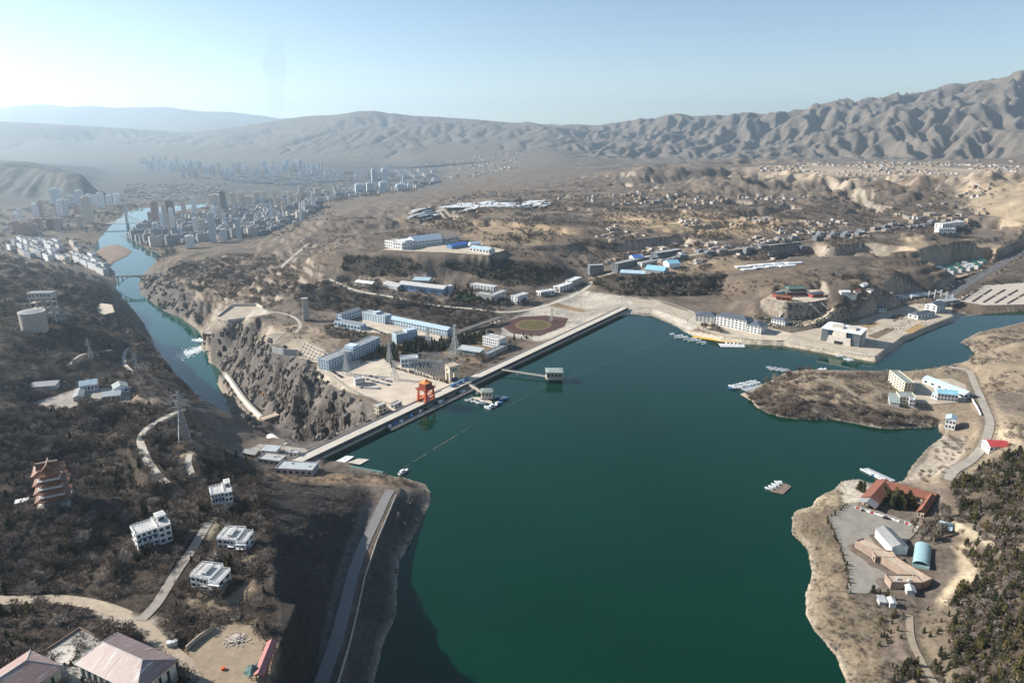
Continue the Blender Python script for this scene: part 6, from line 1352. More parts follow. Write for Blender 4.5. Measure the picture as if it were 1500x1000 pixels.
# ------------------------------------------------------------------ boats, docks, cars, floats
def copy_tree(o, loc, rz, label=None, group=None, sc=1.0):
    r = o.copy(); COL.objects.link(r); r.location = loc; r.rotation_euler = (0, 0, rz); r.scale = (sc, sc, sc)
    if label: r['label'] = label
    if group: r['group'] = group
    for ch in o.children:
        c = ch.copy(); COL.objects.link(c); c.parent = r
        for gc in ch.children:
            d = gc.copy(); COL.objects.link(d); d.parent = c
    return r
def boat_proto(kind):
    T = thing('motor_boat', 'x', 'boat', (0, 0, 0)); L = 8.0; hull = 'boat_blue' if kind == 2 else 'boat_white'
    def sec(x, w_, z0, z1): return [(x, -w_, z1), (x, -w_ * .6, z0), (x, w_ * .6, z0), (x, w_, z1)]
    m = MB(); m.loft([sec(-4, 1.15, -.3, .95), sec(-1, 1.35, -.4, 1.0), (sec(2, 1.1, -.35, 1.15)), sec(3.5, .45, .1, 1.3), sec(4.2, .06, .7, 1.4)]); m.build('hull', M[hull], T)
    if kind == 3:
        for (x, y) in ((-3, -.9), (-3, .9), (1.6, -.9), (1.6, .9)): part_box('post', 'trim_white', T, x, y, 1.6, .1, .1, 1.6)
        MB().box(-3.4, -1.2, 2.35, 2.2, 1.2, 2.5).build('canopy', M['yellow'], T)
    else:
        m = MB(); m.add([(-2.6, -1, 1), (1.4, -.95, 1), (1.4, .95, 1), (-2.6, 1, 1), (-2.4, -.85, 2.2), (.5, -.75, 2.2), (.5, .75, 2.2), (-2.4, .85, 2.2)], [(4, 5, 6, 7), (0, 1, 5, 4), (1, 2, 6, 5), (2, 3, 7, 6), (3, 0, 4, 7)]); CB = m.build('cabin', M['boat_white'], T)
        m = MB(); m.add([(1.44, -.85, 1.15), (1.44, .85, 1.15), (.62, .7, 2.1), (.62, -.7, 2.1)], [(0, 1, 2, 3)]); m.build('windscreen', M['glass'], CB)
        for s in (-1, 1): part_box('window', 'glass', CB, -1, s * .93, 1.65, 2.2, .08, .5)
        part_box('stern_deck', 'timber', T, -3.3, 0, 1.0, 1.1, 1.9, .12)
    return T
BOATS = [boat_proto(k) for k in range(1, 4)]; USED = set()
def boat(px, py, rz, label, group, k=0, sc=1.0):
    q = P(px, py, .1)
    if k not in USED:
        USED.add(k); o = BOATS[k]; o.location = (q[0], q[1], .25); o.rotation_euler = (0, 0, rz); o.scale = (sc,) * 3; o['label'] = label; o['group'] = group
    else: copy_tree(BOATS[k], (q[0], q[1], .25), rz, label, group, sc)
def pontoon(label, pts, z=.7, m='timber', name='pontoon'):
    poly = [P(x, y, z)[:2] for x, y in pts]; cx = sum(q[0] for q in poly) / len(poly); cy = sum(q[1] for q in poly) / len(poly); poly = [(x - cx, y - cy) for x, y in poly]
    if sum(poly[i][0] * poly[(i + 1) % len(poly)][1] - poly[(i + 1) % len(poly)][0] * poly[i][1] for i in range(len(poly))) < 0: poly = poly[::-1]
    T = thing(name, label, 'pontoon', (cx, cy, 0)); MB().prism(poly, z - .12, z).build('deck', M[m], T); MB().prism([(x * .96, y * .96) for x, y in poly], -.5, z - .125).build('float', M['black'], T); return T
pontoon('brown timber raft floating alone on the open lake', [(1128, 719.5), (1149, 706.5), (1159.5, 712), (1147, 723.5)])
for i, (x, y) in enumerate(((1127, 716.5), (1132, 714), (1136.5, 711), (1141, 707.5))): boat(x, y, 2.6, 'white motor boat moored on the lone timber raft', 'boats on the lone raft', 0, .95)
pontoon('cream decked pontoon at the boat house jetty below the dam', [(688, 582), (708, 588), (722, 592), (720, 587), (700, 581)], .8, 'dam_concrete')
for i, (x, y, r, k, s) in enumerate(((687, 587.5, 2.9, 0, 1.2), (694, 589, 2.8, 0, 1), (704, 591.5, 2.9, 0, 1.5), (714, 598, 2.4, 0, 1.3), (722, 596, .6, 0, 1.5), (730, 592, .7, 1, 1.4), (738, 585, .6, 1, 1.5), (728, 583, .5, 1, 1.3))): boat(x, y, r, ('white', 'blue')[k] + ' hulled launch tied up at the boat house pontoon', 'launches at the boat house jetty', k, s)
pontoon('long yellow floating jetty in front of the lakeside hotel', [(1014, 491.5), (1062, 499), (1062, 501), (1014, 493.5)], 1.0, 'yellow'); pontoon('pale floating platform with pedal boats off the hotel quay', [(1052, 503), (1056, 508), (1092, 508.5), (1090, 504)], .5, 'roof_white')
for i in range(15): boat(985 + i * 3.3 + (i % 2) * 3, 490 + i * .75 + (i % 3) * 2.2, 2.7 + .2 * (i % 3), 'white motor boat moored at the yellow hotel jetty', 'boats at the hotel jetty', 0, 1.0)
for i in range(4): boat(1064 + i * 5.5, 502.5 + i * .3, 1.2, 'yellow canopied boat at the end of the hotel jetty', 'yellow canopied boats', 2, 1.1)
for i in range(12): boat(1057 + i * 3, 506.5 + (i % 2) * 1.2, 1.3, 'small white pedal boat tied to the pale platform', 'pedal boats', 0, .55)
for i in range(7): boat(1098 + i * 3.2, 499.5 + i * .1, 1.3, 'white boat in the short row against the quay wall', 'boats at the quay wall', 0, .8)
pontoon('small green floating stage in front of the museum', [(1226, 519), (1240, 521), (1248, 526), (1234, 524)], .7, 'temple_green')
for i, (x, y) in enumerate(((1224, 518.5), (1230, 522.5), (1241, 527), (1246, 528.5))): boat(x, y, 2.7, 'white boat at the green stage by the museum', 'boats by the museum stage', 0, 1.1)
pontoon('grey pontoon off the tip of the peninsula', [(1080, 568), (1108, 562), (1116, 565), (1094, 573)], .7, 'roof_lightgrey'); pontoon('small sandy landing stage at the peninsula tip', [(1084, 577), (1094, 573.5), (1104, 580), (1099, 586)], .8, 'tan_wall')
for i in range(15): boat(1073 + (i % 8) * 5.2, 570 - (i % 8) * 1.1 - (i // 8) * 3.5, 2.9 - .15 * (i % 3), ('white', 'blue')[i % 5 == 0] + ' hulled boat crowded round the peninsula pontoon', 'boats at the peninsula tip', 1 if i % 5 == 0 else 0, 1.2)
for i in range(11): boat(1126 + i * 2.8, 538.5 + (i % 3) * 1.5 + i * .35, 2.9, 'small white boat in the float line behind the peninsula', 'boats behind the peninsula', 0, .8)
for i in range(4): boat(1200 + i * 3, 542 - (i % 2), 1.5, 'small white boat beached behind the peninsula', 'boats beached behind the peninsula', 0, .8)
pontoon('long floating dock behind the restaurant', [(1264, 686), (1272, 685), (1312, 703), (1305, 706)], .7, 'roof_lightgrey')
for i in range(9): boat(1266 + i * 4.2, 689.5 + i * 2.1, 2.4, 'white boat along the floating dock behind the restaurant', 'boats at the restaurant dock', 1 if i == 4 else 0, .9)
for lab, pts, m in (('pale decked work barge beside the dam abutment', [(509, 677), (525, 671), (541, 672.5), (527, 680)], 'dam_concrete'), ('white railed barge nearest the dam wall', [(492, 675), (507, 667), (519, 668), (506, 677)], 'roof_white'), ('dark green boom pontoon along the abutment rocks', [(512, 684), (516, 681.5), (562, 690), (560, 693)], 'temple_green')): pontoon(lab, pts, .9, m, 'work_barge')
boat(591, 692, .9, 'green and white ferry boat moored under the abutment rocks', 'ferry', 0, 1.35)
flo = MB(); flo.loft([[(x, .35 * r * math.cos(i * 1.047), .25 + .35 * r * math.sin(i * 1.047)) for i in range(6)] for x, r in ((-1.1, .3), (-.8, 1), (.8, 1), (1.1, .3))]); flom = flo.mesh('float', M['buoy']); FS = (.7, .7, .7)
for a, b, n in (((586, 689), (600, 680), 5), ((605, 676), (626, 664), 8), ((634, 659), (670, 637), 22), ((676, 633), (700, 617), 8), ((742, 596), (800, 564), 16), ((826, 556), (984, 493), 60)):
    A, Bq = P(*a, 0), P(*b, 0)
    for i in range(n):
        t = (i + .5) / n; tag(link('boom_float', flom, None, None, (A[0] + (Bq[0] - A[0]) * t + random.gauss(0, .3), A[1] + (Bq[1] - A[1]) * t, .05), math.atan2(Bq[1] - A[1], Bq[0] - A[0]), FS), 'small buff float in the boom line across the lake', 'float', 'floats of the boom line')
CARM = []
for n, c in (('car_white', (.72, .72, .70)), ('car_black', (.03, .03, .035)), ('car_silver', (.42, .43, .44)), ('car_red', (.35, .03, .03))):
    mat(n, c, .35, .05, .5, spec=.5); m = MB(); m.add([(-2.2, -.9, .35), (2.2, -.9, .35), (2.2, .9, .35), (-2.2, .9, .35), (-2.2, -.9, .9), (2.15, -.88, .8), (2.15, .88, .8), (-2.2, .9, .9)], [(3, 2, 1, 0), (4, 5, 6, 7), (0, 1, 5, 4), (1, 2, 6, 5), (2, 3, 7, 6), (3, 0, 4, 7)])
    m.cur = 1; m.add([(-1.7, -.82, .88), (1.1, -.82, .85), (1.1, .82, .85), (-1.7, .82, .88), (-1.3, -.7, 1.45), (.4, -.7, 1.45), (.4, .7, 1.45), (-1.3, .7, 1.45)], [(0, 1, 5, 4), (1, 2, 6, 5), (2, 3, 7, 6), (3, 0, 4, 7)]); m.cur = 0; m.add([(-1.3, -.7, 1.46), (.4, -.7, 1.46), (.4, .7, 1.46), (-1.3, .7, 1.46)], [(0, 1, 2, 3)]); m.cur = 2
    for x in (-1.4, 1.4):
        for y in (-.92, .92): m.loft([[(x + .34 * math.cos(i * .785), y + e, .34 + .34 * math.sin(i * .785)) for i in range(8)] for e in (-.1, .1)])
    CARM.append((n[4:], m.mesh('car', M[n], M['glass'], M['black'])))
def car(px, py, z, rz, where, k=None):
    c, me = random.choice(CARM[:3]) if k is None else CARM[k]; q = P(px, py, z); tag(link('parked_car', me, None, None, (q[0], q[1], z + .1), rz), c + ' car parked ' + where, 'car', 'cars parked ' + where)
for (a, b, n) in (((543, 551), (572, 559), 13), ((538, 556), (569, 564), 14), ((529, 568), (555, 569), 10)):
    for i in range(n): t = i / (n - 1); car(a[0] + (b[0] - a[0]) * t, a[1] + (b[1] - a[1]) * t, 4, 1.0 + random.gauss(0, .05), 'on the power station concrete')
for i in range(6): car(486 + i * 3.0, 543.5 + i * 1.9, 4, .3, 'below the cliff-rim office block')
for i in range(14): car(532 + i * 2.3, 476.5 + i * .9, 8, 1.2, 'in the workshop yard')
for x, y in ((1265, 748), (1301, 760), (1297, 759)): car(x, y, 9, -.3, 'on the gravel square by the fence', 1)
for i in range(10): car(1310 + (i % 5) * 9, 470 - (i // 5) * 8 - (i % 5) * 3, 6, .4, 'in the museum square')
for i in range(12): t = i / 12 + random.uniform(0, .05); ps = ROADS['highway'][0]; q = ps[int(t * (len(ps) - 1))]; tag(link('moving_car', CARM[i % 4][1], None, None, (q[0] + (-5 if i % 2 else 4), q[1], q[2] + .12), 1.0), CARM[i % 4][0] + ' car driving on the highway', 'car', 'cars on the highway')
for i, (x, y) in enumerate(((668, 571), (674, 567.5), (681, 564))): q = dam_local(208 + i * 11, 9.5, 6.02); tag(MB().box(-4.5, -1.4, 0, 4.5, 1.4, 2.8).box(-4.6, -1.5, 2.8, 4.6, 1.5, 2.95).build('site_container', M['blue_wall'], None, q, DRZ), 'blue site container on the dam crest near the cream tower', 'container', 'blue containers on the dam crest')
# lake-side square rails, hedges, lawn, running track, landscaping
def rail_line(name, label, pts, z, cat, gap=2.6):
    w_ = [P(x, y, z) for x, y in pts]; T = thing(name, label, cat, (w_[0][0], w_[0][1], z)); o = Vector(w_[0]); m = MB()
    for a, b in zip(w_[:-1], w_[1:]):
        a = Vector(a) - o; b = Vector(b) - o; n = max(1, int((b - a).length / gap)); m.tube(a + Vector((0, 0, 1.2)), b + Vector((0, 0, 1.2)), .14, n=4); m.tube(a + Vector((0, 0, .6)), b + Vector((0, 0, .6)), .1, n=4)
        for i in range(n): p = a.lerp(b, i / n); part_box('post', 'trim_white', T, p.x, p.y, .7, .35, .35, 1.5)
    m.build('rail', M['trim_white'], T)
rail_line('balustrade_fence', 'white post and rail fence along the back of the lakeside square', [(948, 437), (985, 446), (1018, 459)], 6.1, 'fence', 5); rail_line('balustrade_fence', 'white post and rail fence along the museum quay', [(1150, 500), (1215, 512), (1281, 522.5)], 6.1, 'fence', 5)
def ellipse(cx, cy, rx, ry, z, n=40): return [P(cx + rx * math.cos(6.2832 * i / n), cy + ry * math.sin(6.2832 * i / n), z) for i in range(n)]
struct(sheet('running_track', ellipse(781, 475, 40, 11.5, 1), 1.1, mat('track_red', (.075, .036, .03), .9, .1, .2))); struct(sheet('track_line', ellipse(781, 476, 27, 8.0, 1), 1.14, mat('track_pale', (.17, .11, .06), .9, .2, .2))); struct(sheet('infield', ellipse(781, 476, 22, 6.4, 1), 1.18, mat('dry_lawn', (.10, .08, .025), .95, .2, .1)))
struct(sheet('school_lawn', [P(*q, 13) for q in ((664, 436), (680, 430), (700, 434), (684, 440))], 13.4, M['lawn']))
for i, (c, pts) in enumerate(((0, ((1255, 480), (1275, 472), (1290, 474), (1268, 483))), (1, ((1270, 492), (1300, 480), (1312, 482), (1284, 496))), (0, ((1325, 485), (1345, 474), (1356, 477), (1335, 489))), (1, ((1300, 466), (1318, 460), (1330, 462), (1314, 469))), (0, ((1228, 478), (1250, 470), (1262, 472), (1240, 481))))): struct(sheet('garden_bed', [P(*q, 6) for q in pts], 6.12, mat('bed_ochre', (.33, .22, .10), .95, .25, .3) if c == 0 else mat('bed_brown', (.17, .12, .08), .95, .3, .3)))
for i, (a, b) in enumerate((((1408, 440), (1433, 424)), ((1424, 442), (1452, 424)), ((1440, 443), (1472, 424)), ((1457, 444), (1490, 425)), ((1475, 445), (1505, 428)))):
    A, Bq = Vector(P(*a, 9)), Vector(P(*b, 9)); d = Bq - A; m = MB(); n = 16; rnd = random.Random(i)
    for k in range(n):
        if k == 8: continue
        p = d.length * k / n; m.box(p, -.9 + rnd.uniform(-.2, .2), 0, p + d.length / n * .92, .9, 1.3 + rnd.uniform(-.2, .3))
    tag(m.build('hedge', M['twig_dark'] if 'twig_dark' in M else mat('twig_dark', (.105, .082, .062), .9, .3, .3), None, (A.x, A.y, 9.0), math.atan2(d.y, d.x)), 'low brown hedge dividing the big car park', 'hedge', 'car park hedges')
for k, q in enumerate(TERR_ROWS):
    pass
def hedge_rows():
    rnd = random.Random(5); b = MB()
    for (x, y, z) in TERR_ROWS:
        for _ in range(6):
            s = rnd.uniform(.5, 1.0); px, py = x + rnd.gauss(0, 4), y + rnd.gauss(0, 1.2); pz = gz(px, py) + .8
            b.add([(px - s, py - s, pz), (px + s, py - s, pz), (px + s, py + s, pz), (px - s, py + s, pz), (px, py, pz + rnd.uniform(1.2, 2.6))], [(0, 1, 4), (1, 2, 4), (2, 3, 4), (3, 0, 4)])
    o = b.build('terrace_hedges', mat('hedge_dark', (.045, .045, .025), .9, .3, .3)); o['kind'] = 'stuff'; tag(o, 'dark clipped hedging along the temple terraces', 'hedge')
hedge_rows()
for i in range(17):
    x, y = 1374 + (i % 6) * 12 + (i // 6) * 5, 402 - (i % 6) * 2.6 + (i // 6) * 3.4 - 4; A = P(x, y, 17); T = thing('site_house', 'unfinished house wrapped in green netting on the building site', 'house', (A[0], A[1], 17), .55, 'netted houses on the building site'); MB().box(0, 0, -1, 17, 11, 7).build('wall', M['grey_wall'], T); roof_on(T, 'gable', 17, 11, 7, 'green_net' if i % 3 else 'roof_white', oh=.6)
# ------------------------------------------------------------------ town below the gorge
def tower_mesh(name, wall, notch):
    m = MB(); p = [(-.5, -.5), (-.5 + notch, -.5), (-.5 + notch, -.38), (-.08, -.38), (-.08, -.5), (.08, -.5), (.08, -.38), (.5 - notch, -.38), (.5 - notch, -.5), (.5, -.5), (.5, .5), (-.5, .5)]
    m.prism(p, -.05, 1.0); m.box(-.25, -.2, 1.0, .25, .3, 1.06); m.cur = 1
    for k in range(1, 15): m.box(-.505, -.37, k / 15 - .012, .505, .505, k / 15 + .012)
    return m.mesh(name, M[wall], M['tower_glass'])
mat('tower_glass', (.42, .45, .48), .3, .1, .02); mat('tower_white', (.76, .76, .74), .7, .1, .01); mat('tower_tan', (.62, .53, .43), .7, .1, .01); mat('tower_grey', (.56, .60, .62), .7, .12, .01); mat('tower_brown', (.22, .18, .16), .7, .1, .01); mat('tower_pink', (.46, .31, .26), .7, .1, .01); mat('block_grey', (.27, .28, .29), .8, .2, .01); mat('block_roof', (.20, .205, .21), .8, .2, .01)
TWM = {k: tower_mesh('tower', 'tower_' + k, n) for k, n in (('white', .16), ('tan', .14), ('grey', .18), ('brown', .12), ('pink', .2))}
def tower(px0, px1, py0, py1, k, label, group=None, z=-97, rz=.35):
    q = P((px0 + px1) / 2, py1, z); t = q[1] / (1000 * CP + (500 - py1) * SP); W = (px1 - px0) * t; h = (py1 - py0) * t * .98
    tag(link('high_rise', TWM[k], None, None, (q[0], q[1] + W * .3, z), rz, (W * .82, W * .6, h)), label, 'high-rise', group)
def Z2(x): return 180 + x / 5
def Y2(y): return 220 + y / 5
for (a, b, c, d, k, l) in ((185, 215, 455, 540, 'pink', 'low pink tower with red cap beside the cable bridge'), (205, 268, 378, 522, 'pink', 'tall pink-brown tower standing beside the cable bridge'), (315, 382, 372, 507, 'brown', 'grey-brown slab tower behind the pink river towers'), (215, 265, 540, 632, 'grey', 'grey tower among blocks on the near river bank'), (515, 560, 498, 627, 'white', 'pale twin tower with vertical bays, left half'), (562, 610, 508, 627, 'tan', 'pale twin tower with vertical bays, right half'), (632, 688, 462, 682, 'grey', 'tallest light grey tower in front of the town blocks'), (715, 762, 580, 672, 'white', 'short white tower beside the tallest grey tower'), (828, 872, 503, 662, 'grey', 'slim grey tower at the edge of the gorge fields'), (718, 765, 306, 482, 'brown', 'dark brown slender tower in the middle of the town'), (628, 706, 328, 402, 'tan', 'broad beige slab beside the dark brown tower'), (452, 522, 628, 716, 'white', 'white curved block at the river bend'), (395, 436, 568, 642, 'grey', 'grey mid-height tower left of the pale twins'), (1243, 1288, 522, 622, 'tan', 'tan tower below the red earth hill'), (1373, 1408, 362, 432, 'pink', 'pink tower on the slope of the red earth hill')): tower(Z2(a), Z2(b), Y2(c), Y2(d), k, l)
for (a, b, c, d) in ((783, 832, 315, 392), (838, 897, 308, 384), (878, 952, 338, 387), (958, 1012, 308, 384), (1018, 1054, 306, 378), (1176, 1197, 310, 352), (1198, 1244, 305, 366), (1288, 1326, 268, 358), (1330, 1386, 308, 358), (1398, 1452, 278, 358), (1460, 1500, 296, 350)): tower(Z2(a), Z2(b), Y2(c), Y2(d), 'tan', 'cream high-rise in the sunlit row behind the town', 'sunlit row of cream towers')
rnd = random.Random(9)
for i in range(26):
    x = rnd.uniform(235, 465); y = rnd.uniform(312, 346) - (x - 300) * .06; tower(x, x + rnd.uniform(5, 8), y - rnd.uniform(18, 34), y, rnd.choice(('tan', 'white', 'grey')), 'slim pale tower among the grey town blocks', 'slim towers among the town blocks')
for i in range(12): x = rnd.uniform(15, 125); y = rnd.uniform(318, 345); tower(x, x + rnd.uniform(6, 10), y - rnd.uniform(16, 28), y, rnd.choice(('tan', 'white', 'pink')), 'slim pale tower on the far river plain', 'slim towers on the far plain', -95)
for i in range(46):
    x = 125 + i * 8.2 + rnd.uniform(-6, 6) if i < 30 else 385 + (i - 30) * 12 + rnd.uniform(-5, 5); base = rnd.uniform(118, 158); tower(Z2(x), Z2(x + rnd.uniform(16, 30)), Y2(base - rnd.uniform(40, 80)), Y2(base), rnd.choice(('white', 'white', 'grey', 'tan')), 'hazy pale high-rise in the far new town', 'far new town towers')
for i in range(44): x = 440 + i * 24 + rnd.uniform(-8, 8); base = rnd.uniform(155, 208); tower(Z2(x), Z2(x + rnd.uniform(22, 38)), Y2(base - rnd.uniform(36, 88)), Y2(base), rnd.choice(('white', 'grey', 'grey', 'tan')), 'pale high-rise across the flood plain', 'flood plain towers')
for (a, b, c, d, k, l) in ((418, 497, 318, 472, 'grey', 'pale grey tower farthest up the far river bank'), (468, 552, 408, 542, 'grey', 'stepped grey tower on the far river bank'), (625, 692, 333, 502, 'grey', 'grey slab behind the tan riverside tower'), (678, 757, 383, 592, 'tan', 'tan riverside tower above the promenade'), (372, 492, 556, 652, 'brown', 'broad dark brown block on the far river bank')): tower(a / 5.556, b / 5.556, 220 + c / 5.556, 220 + d / 5.556, k, l, None, -96)
for (a, b, c, d) in ((553, 590, 368, 462), (592, 626, 372, 460), (703, 746, 358, 442), (752, 790, 366, 446), (792, 850, 350, 472), (862, 912, 368, 452), (922, 976, 358, 444)): tower(a / 5.556, b / 5.556, 220 + c / 5.556, 220 + d / 5.556, 'white', 'white tower in the group on the far river bank', 'white towers on the far bank', -96)
for (a, b, c, d) in ((98, 170, 578, 692), (168, 242, 588, 702), (243, 308, 602, 702), (263, 342, 556, 650)): tower(a / 5.556, b / 5.556, 220 + c / 5.556, 220 + d / 5.556, 'pink', 'red-brown brick tower in the row behind the white blocks', 'red-brown towers', -94)
for (a, b, c, d) in ((127, 157, 318, 374), (172, 202, 316, 374), (262, 277, 340, 380), (55, 100, 383, 432), (105, 142, 378, 428), (160, 202, 373, 428), (230, 282, 383, 423), (282, 306, 383, 423)): tower(500 + a / 2.94, 500 + b / 2.94, 140 + c / 2.94, 140 + d / 2.94, 'grey', 'pale tower in the cluster below the greenhouses', 'towers below the greenhouses', -92)
def block_mesh(wall):
    m = MB(); m.box(-.5, -.5, -.3, .5, .5, 1); m.cur = 1; m.box(-.49, -.46, 1, .49, .46, 1.03); m.box(-.2, -.2, 1.03, .0, .2, 1.18)
    for k in range(6): m.box(-.505, -.51, (k + .35) / 6, .505, .51, (k + .62) / 6)
    return m.mesh('block', M[wall], M['block_roof'])
BLK = {k: block_mesh(k) for k in ('block_grey', 'tower_white', 'tower_tan')}
def blocks(name, label, cat, group, pts, z, n, sz, mats, rz, seed, maxn=300):
    poly = [P(x, y, z)[:2] for x, y in pts]; xs_ = [q[0] for q in poly]; ys_ = [q[1] for q in poly]; r_ = random.Random(seed); placed = []; tries = 0
    while len(placed) < n and tries < n * 60:
        tries += 1; x = r_.uniform(min(xs_), max(xs_)); y = r_.uniform(min(ys_), max(ys_)); c, s = math.cos(rz), math.sin(rz); u = round((x * c + y * s) / (sz[0] * 1.25)) * sz[0] * 1.25; v = round((-x * s + y * c) / (sz[1] * 2.1)) * sz[1] * 2.1; x, y = u * c - v * s, u * s + v * c
        if (round(x), round(y)) in placed or _hash(np.array([x / 9]), np.array([y / 9]), 5)[0] < .2 or not in_poly(np.array([x]), np.array([y]), poly)[0] or in_poly(np.array([x]), np.array([y]), RIVER)[0]: continue
        placed.append((round(x), round(y))); h = r_.uniform(*sz[2]); f = r_.uniform(.8, 1.1)
        tag(link(name, BLK[r_.choice(mats)], None, None, (x + r_.uniform(-3, 3), y + r_.uniform(-3, 3), gz(x, y)), rz + r_.gauss(0, .03), (sz[0] * f, sz[1], h)), label, cat, group)
blocks('apartment_block', 'grey apartment block in the dense riverside town', 'apartment block', 'grey town blocks', [(188, 350), (200, 334), (250, 322), (300, 318), (470, 302), (470, 318), (440, 330), (400, 346), (330, 352), (250, 356), (215, 362)], -97, 270, (40, 15, (11, 34)), ('block_grey', 'block_grey', 'block_grey', 'tower_tan'), .75, 1)
blocks('apartment_block', 'white slab block in the estate below the dark ridge', 'apartment block', 'white estate blocks', [(-20, 372), (10, 360), (60, 352), (110, 358), (168, 392), (150, 398), (70, 384)], -92, 60, (56, 14, (15, 22)), ('tower_white', 'tower_white', 'block_grey', 'tower_tan'), -.75, 2)
blocks('town_block', 'low pale block in the outer town toward the flood plain', 'building', 'outer town blocks', [(300, 304), (430, 290), (520, 278), (640, 268), (650, 282), (540, 292), (470, 304)], -94, 130, (46, 18, (9, 20)), ('tower_white', 'tower_tan', 'block_grey'), .3, 3)
blocks('town_block', 'low pale block on the far side of the flood plain', 'building', 'flood plain blocks', [(270, 262), (400, 258), (640, 250), (640, 264), (420, 272)], -95, 150, (70, 26, (10, 24)), ('tower_white', 'tower_tan'), .2, 4)
# ------------------------------------------------------------------ villages
def house_mesh(wall, roof, two):
    m = MB(); h = 3.2 if not two else 6; m.box(-6, -3, -2, 6, 3, h); m.box(-6, 3.05, -2, -2.5, 9, 2.8); m.box(-2.4, 8.7, -2, 6, 9, 2.1); m.cur = 1
    m.loft([[(x, -3.5, h), (x, 3.4, h), (x, 0, h + 1.3)] for x in (-6.4, 6.4)]); m.add([(-6.2, 3.1, 2.85), (-2.3, 3.1, 2.85), (-2.3, 9.2, 3.3), (-6.2, 9.2, 3.3)], [(0, 1, 2, 3)]); m.cur = 2
    for x in (-4.2, -1.4, 1.4, 4.2): m.box(x - .6, -3.06, 1, x + .6, -2.9, 2.4)
    return m.mesh('house', M[wall], M[roof], M['black'])
mat('mud_wall', (.30, .23, .165), .9, .25, .05); mat('mud_roof', (.21, .16, .12), .9, .3, .05); mat('old_tile', (.17, .125, .10), .9, .3, .05)
HM = [house_mesh(*q) for q in (('mud_wall', 'mud_roof', 0), ('tan_wall', 'old_tile', 0), ('brick_wall', 'mud_roof', 0), ('mud_wall', 'roof_grey', 0), ('grey_wall', 'old_tile', 0), ('tan_wall', 'roof_pale', 1))]
HOUSES = []
def village(label, pts, z, n, wl, thr, seed):
    poly = [P(x, y, z)[:2] for x, y in pts]; xs_ = [q[0] for q in poly]; ys_ = [q[1] for q in poly]; g = np.random.default_rng(seed); x = g.uniform(min(xs_), max(xs_), n * 12); y = g.uniform(min(ys_), max(ys_), n * 12); m = in_poly(x, y, poly); x, y = x[m], y[m]; m = fbm(x, y, wl, 3, 300 + seed) > thr; x, y = x[m][:n], y[m][:n]; cu, su = math.cos(.4), math.sin(.4); uu = x * cu + y * su; vv = -x * su + y * cu; vv = np.round(vv / 27) * 27 + g.normal(0, 1.5, x.size); uu = np.round(uu / 16) * 16 + g.normal(0, 1.5, x.size); x, y = uu * cu - vv * su, uu * su + vv * cu
    for a, b in zip(x, y): HOUSES.append((a, b, gz(a, b), label))
village('low mud-brick courtyard house in the village behind the market hall', [(868, 345), (905, 338), (980, 352), (1060, 362), (1110, 360), (1060, 388), (1005, 378), (930, 378), (890, 372)], 48, 150, 120, -.1, 1)
village('small courtyard house in the fields village', [(990, 320), (1150, 316), (1150, 326), (1000, 330)], 62, 50, 150, .0, 2)
village('small courtyard house in the long terrace village', [(1080, 338), (1240, 315), (1440, 296), (1440, 322), (1300, 342), (1120, 372)], 60, 230, 200, .12, 3)
village('white house in the shelf town under the mountains', [(1110, 246), (1200, 239), (1490, 240), (1490, 256), (1300, 258), (1120, 258)], 76, 320, 300, .1, 4)
village('house in the far valley suburbs', [(430, 258), (600, 246), (760, 240), (760, 262), (640, 280), (440, 284)], -90, 500, 500, -.05, 5)
village('house in the old quarter across the river', [(175, 288), (190, 270), (330, 268), (330, 284), (250, 296)], -97, 320, 200, -.2, 6)
village('house on the plain beyond the white estate', [(-60, 350), (0, 300), (90, 294), (140, 320), (90, 350)], -94, 160, 300, 0, 7)
village('farmhouse at the greenhouse fields', [(800, 285), (1000, 276), (1200, 290), (1100, 304), (820, 304)], 64, 90, 300, .1, 8)
HOUSES.sort(key=lambda q: math.hypot(q[0], q[1]))
for i, (x, y, z, l) in enumerate(HOUSES[:300]):
    tag(link('village_house', HM[i % 6], None, None, (x, y, z + .3), random.choice((.4, .4, 1.97)) + random.gauss(0, .08), (random.uniform(.7, 1.05),) * 3), l, 'house', l.replace('house', 'houses', 1))
def far_houses():
    V, F = [], []; r_ = random.Random(2); mi = []
    for (x, y, z, l) in HOUSES[300:]:
        s = r_.uniform(.7, 1.25) * (1.5 if y > 3500 else 1.0); a = r_.choice((.4, 1.97)) + r_.gauss(0, .1); c, sn = math.cos(a), math.sin(a); k = len(V); h = r_.uniform(3.5, 7)
        for (u, v, w_) in ((-7, -4, -3), (7, -4, -3), (7, 4, -3), (-7, 4, -3), (-7, -4, h), (7, -4, h), (7, 4, h), (-7, 4, h), (-7, 0, h + 2), (7, 0, h + 2)): V.append((x + s * (u * c - v * sn), y + s * (u * sn + v * c), z + w_))
        F += [(k, k + 1, k + 5, k + 4), (k + 2, k + 3, k + 7, k + 6), (k + 1, k + 2, k + 6, k + 9, k + 5), (k + 3, k, k + 4, k + 8, k + 7), (k + 4, k + 5, k + 9, k + 8), (k + 6, k + 7, k + 8, k + 9)]; q = r_.choice((0, 0, 1)); mi += [q] * 4 + [2 + r_.choice((0, 0, 1))] * 2
    me = bpy.data.meshes.new('far_houses'); me.from_pydata(V, [], F)
    for n in ('mud_wall', 'grey_wall', 'mud_roof', 'roof_grey'): me.materials.append(M[n])
    me.polygons.foreach_set('material_index', mi); me.update(); o = link('far_houses', me); o['kind'] = 'stuff'; tag(o, 'mass of distant low houses across the plain and valley', 'houses')
far_houses()
ps = ROADS['village_road'][0]; r_ = random.Random(6); SH = [block_mesh(k) for k in ('dark_wall', 'brick_wall')]
